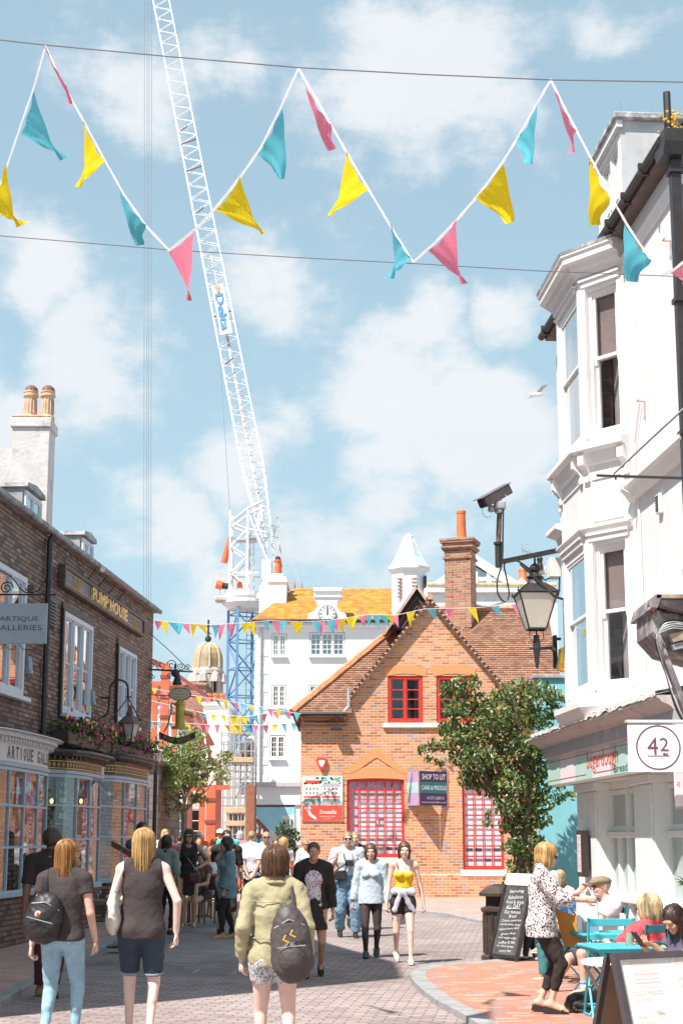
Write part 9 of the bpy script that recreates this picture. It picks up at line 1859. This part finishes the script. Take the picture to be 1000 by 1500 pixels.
mb.add([tuple(c+A_(v)) for v in ((.0,.10,.10),(.0,-.14,.02),(.0,-.22,-.20),(.0,.02,-.26),(.10,.06,.02),(.09,-.12,-.02),(.08,-.20,-.20),(.09,.0,-.26))],[(0,1,2,3),(7,6,5,4),(0,4,5,1),(1,5,6,2),(2,6,7,3),(3,7,4,0)],mt); mb.build('bag_body', o)
mb = MB(); mb.add([tuple(c+A_(v)) for v in ((.0,.10,-.10),(.0,.02,-.265),(.0,.20,-.20),(.09,.10,-.10),(.09,.02,-.265),(.09,.2,-.20))],[(0,1,2),(5,4,3),(0,3,4,1),(1,4,5,2),(2,5,3,0)],mb2); mb.build('flap', o); mb = MB(); cable(mb, [c+A_((.04,.08,.08)), b.el[1]+A_((0,-.02,.05)), c+A_((.04,-.10,.03))], .009, mt, 5); mb.build('handle', o)
o = thing('shopping_bag', 'glossy white paper shopping bag held in front of the woman in leopard print', 'bag', p.o.location, p.o.rotation_euler.z); mb = MB(); c = A_((.02,-.40,.84)); mb.bbox(c[0]-.05,c[0]+.05,c[1]-.10,c[1]+.10,c[2]-.15,c[2]+.17,P('white lilac paper',(.70,.68,.78),.5,.05),.01); mb.build('bag_body', o); mb = MB(); cable(mb, [c+A_((0,-.06,.17)), c+A_((0,-.03,.26)), c+A_((0,.0,.28)), c+A_((0,.05,.17))], .006, m_wht, 4); mb.build('handle', o)
H = 1.58; xm = at(880,1350,16.3).x; p = seated('seated man in a flat cap, sunglasses and white striped t-shirt', xm, 16.3, H, R(-68), 'fair', .0105, z=.02, hipz=.46, fem=False, fat=1.22, fw=.46, wr=(A_((-.20,-.42,.74)),A_((.14,-.40,.75))), ehint=((-.6,.2,-1),(.8,.2,-1)), hdir=(A_((.5,-.8,-.1)),A_((-.4,-.8,-.1))), palm=(A_((0,0,-1.)),A_((0,0,-1.))), head=(-.15,0), ank=(A_((-.16,-.52,.08)),A_((.12,-.30,.08))))
p.top(stripes('white striped jersey',(.74,.73,.78),(.58,.57,.64),.075), hem=.49, sleeve=.75, inf=.018, name='t_shirt', sl=.020); p.trousers(P('navy cotton shorts',(.06,.065,.09),.8,.1), .92, .016, .6, 'shorts', .028); p.glasses(); p.hair('short','grey',vol=.93); p.shoes(P('beige trainers',(.42,.36,.28),.7))
b = p.b; p.wear('flat_cap', [(Ell(b.h(0,.004,.038), A_((.056,.066,.034))*H, b.HM), 0), (Ell(b.h(0,-.058,.026), A_((.040,.030,.009))*H, b.HM), 0), (Ell(b.h(0,-.035,.038), A_((.048,.040,.020))*H, b.HM), 0)], P('olive tweed',(.25,.20,.12),.9,.15,20), [(b.h(0,0,.016), b.HM@A_((0,-.05,-1.)))], 0)
p.wear('beard', [(Ell(b.h(0,-.030,-.046), A_((.031,.026,.022))*H, b.HM), 0)], P('grey stubble',(.42,.36,.33),.9,.2,30), [(b.h(0,0,-.034), b.HM@A_((0,-.3,1.)))], 0)
for q in (-1,1):
    a, fd, up_, *_r = b.ft[q]; kn = b.kn[q]; d = nrm(kn-a); mb = MB(); mb.tube([a-d*.01, a+d*.05], [.038,.040], P('white sock',(.7,.69,.72),.9), 12); mb.tube([a+d*.05, a+d*.085], [.041,.041], P('blue sock band',(.20,.36,.55),.9), 12); mb.tube([a-d*.02, a-d*.0], [.042,.042], P('red sock',(.60,.05,.08),.9), 12); mb.build('sock', p.o, True)
H = 1.56; p = seated('person in a bright blue t-shirt and black cap bent over at the cafe', at(836,1330,17.6).x, 17.6, H, R(-120), 'fair', .012, z=.0, hipz=.44, fem=False, lean=.30, head=(0,.45), fw=.42, wr=(A_((-.20,-.34,.86)),A_((.16,-.36,.86))), ank=(A_((-.12,-.36,.40)),A_((.12,-.30,.08))), foot=(.3,0))
p.top(P('bright blue cotton',(.07,.30,.62),.85,.06,12,.004,40), hem=.48, sleeve=.8, inf=.018, name='t_shirt', sl=.018); p.trousers(fabric('teal trousers',(.05,.20,.22)), 1.9, .014, .6, loose=.016); p.shoes(P('beige suede shoe',(.44,.34,.24),.8), sole=m_wht); b = p.b
p.wear('cap', [(Ell(b.h(0,.008,.030), A_((.056,.066,.050))*H, b.HM), 0), (Ell(b.h(0,-.055,.018), A_((.042,.040,.008))*H, b.HM), 0)], P('charcoal cap',(.05,.045,.05),.8,.1), [(b.h(0,0,.006), b.HM@A_((0,0,-1.)))], 0); p.hair('short','dark',vol=.92)
mb = MB(); Q = lambda x, y, z: b.t(x*H, y*H, z*H)
for k, w_ in enumerate(('Making', 'Champs')): mb.text(w_, 0, 0, .19, .045, 0, m_wht, bold=.02, O=Q(0,.083,.735-.035*k), U=-(b.T@A_((1.,0,0))), N=b.T@A_((0,0,1.)))
mb.build('lettering', p.o)
for lb, px, Y, H, rz, hc, c in (('white haired person seated furthest back behind the blue t-shirt',808,20.6,1.55,R(-60),'grey',(.30,.42,.58)),('fair haired person seated beside the white haired one at the back of the cafe',819,21.2,1.55,R(-20),'blonde',(.55,.5,.5))):
    p = seated(lb, at(px,1300,Y).x, Y, H, rz, 'fair', .014, 0, .46); p.top(fabric('top %s'%str(c), c), hem=.5, sleeve=.7, inf=.016); p.trousers(m_navy, 1.9, .012); p.hair('bob', hc); p.shoes(m_blk)
H = 1.50; xr_ = at(948,1350,13.1).x; p = seated('seated blonde woman in a coral red blouse with her back turned', xr_, 13.1, H, R(-150), 'fair', .0095, z=.0, hipz=.43, fat=1.12, wr=(A_((-.22,-.28,.76)),A_((.20,-.30,.76))), head=(.35,.05)); p.top(P('coral red cotton',(.72,.085,.10),.8,.08,10,.005,30), hem=.49, sleeve=.75, inf=.022, name='blouse', sl=.026, fa=.009); p.trousers(m_blk2, 1.9, .01); p.hair('bob','roots',vol=1.16,strands=170,seed=6); p.glasses(); p.shoes(m_blk)
b = p.b; g = H; p.wear('hair_roots', [(Ell(b.h(0,.016,.044), A_((.036,.048,.040))*H, b.HM), 0)], HM_['brown'], (), .002, 90)
H = 1.50; xd_ = at(1000,1350,12.35).x; p = seated('dark haired woman looking down at a phone, right edge', xd_, 12.35, H, R(-62), 'tan', .0095, z=.0, hipz=.41, lean=.12, wr=(A_((-.07,-.36,.80)),A_((.06,-.35,.80))), hdir=(A_((.2,-.8,.3)),A_((-.2,-.8,.3))), palm=(A_((.4,0,.9)),A_((-.4,0,.9))), head=(.15,.42)); p.top(fabric('dark patterned top',(.10,.09,.13)), hem=.49, sleeve=.4, inf=.014); p.trousers(m_jean, 1.9, .01); p.hair('long','dark',.13,1.02,90,7); p.shoes(m_blk)
o = thing('phone', 'dark smartphone held in both hands by the dark haired woman', 'phone', p.o.location, p.o.rotation_euler.z); mb = MB(); c = A_((0,-.46,.85)); mb.M = Matrix.Translation(c) @ Matrix.Rotation(R(-50),4,'X'); mb.bbox(-.036,.036,-.075,.075,-.004,.004,m_black,.003); mb.build('phone_body', o)
gd = ground(862,1494); o = thing('dog', 'black and tan dog curled up asleep on the bricks behind the juice board', 'dog', (gd.x+.05, gd.y+.22, .06), R(15))
E = lambda c, r, k=.03, rz=0: (Ell(A_(c), A_(r), rotm(rz), k), 0)
pr = [E((0,.0,.095),(.18,.11,.085),.04,.2), E((-.14,-.03,.085),(.11,.105,.085),.03), E((.12,-.04,.095),(.10,.09,.085),.03), (Cone((.17,-.05,.12),(.19,-.17,.085),.06,.05,.03),0), E((.165,-.20,.075),(.052,.062,.048),.025), (Cone((.155,-.23,.066),(.12,-.285,.046),.032,.020,.02),0),
      (Cone((-.20,-.10,.07),(-.04,-.19,.04),.055,.030,.02),0), (Cone((-.04,-.19,.04),(.06,-.20,.025),.026,.020,.015),0), (Cone((.20,-.12,.05),(.08,-.23,.025),.030,.020,.015),0), (Cone((-.24,.0,.06),(-.22,-.18,.025),.022,.012,.02),0), (Cone((-.22,-.18,.025),(-.06,-.25,.018),.012,.008,.01),0)]
v, f = iso(pr, .009, [((0,0,.002),(0,0,-1))], .002, 60); np_mesh('body', [(v,f,0)], [P('glossy black fur',(.014,.012,.013),.38,.3,20,.003,120,stretch=(1,1,1),spec=.6)], o)
v, f = iso([E((.122,-.288,.046),(.014,.012,.011))], .005); np_mesh('nose', [(v,f,0)], [m_black], o)
v, f = iso([E((.135,-.262,.036),(.024,.026,.014)), E((.045,-.205,.022),(.030,.020,.018)), E((.095,-.230,.022),(.024,.018,.016))], .006); np_mesh('tan_marking', [(v,f,0)], [P('tan fur',(.42,.18,.05),.7,.2,20)], o)
for s_ in (-1, 1): v, f = iso([(Cone((.165+s_*.042,-.185,.105),(.175+s_*.06,-.235,.055),.022,.014,.01,'',(1,0,0),.35),0)], .005); np_mesh('ear', [(v,f,0)], [P('glossy black fur',(.014,.012,.013))], o)
mb = MB(); A = Vector(o.location)+Vector((.22,-.05,.16)); cable(mb, [(0,0,0),(.12,.12,.06),(.26,.3,.22),(.34,.5,.5)], .009, P('red lead',(.62,.05,.06),.6), 5); l_ = mb.build('dog_lead'); l_.location = A; tag(l_, 'red dog lead running up from the sleeping black dog', 'dog lead')
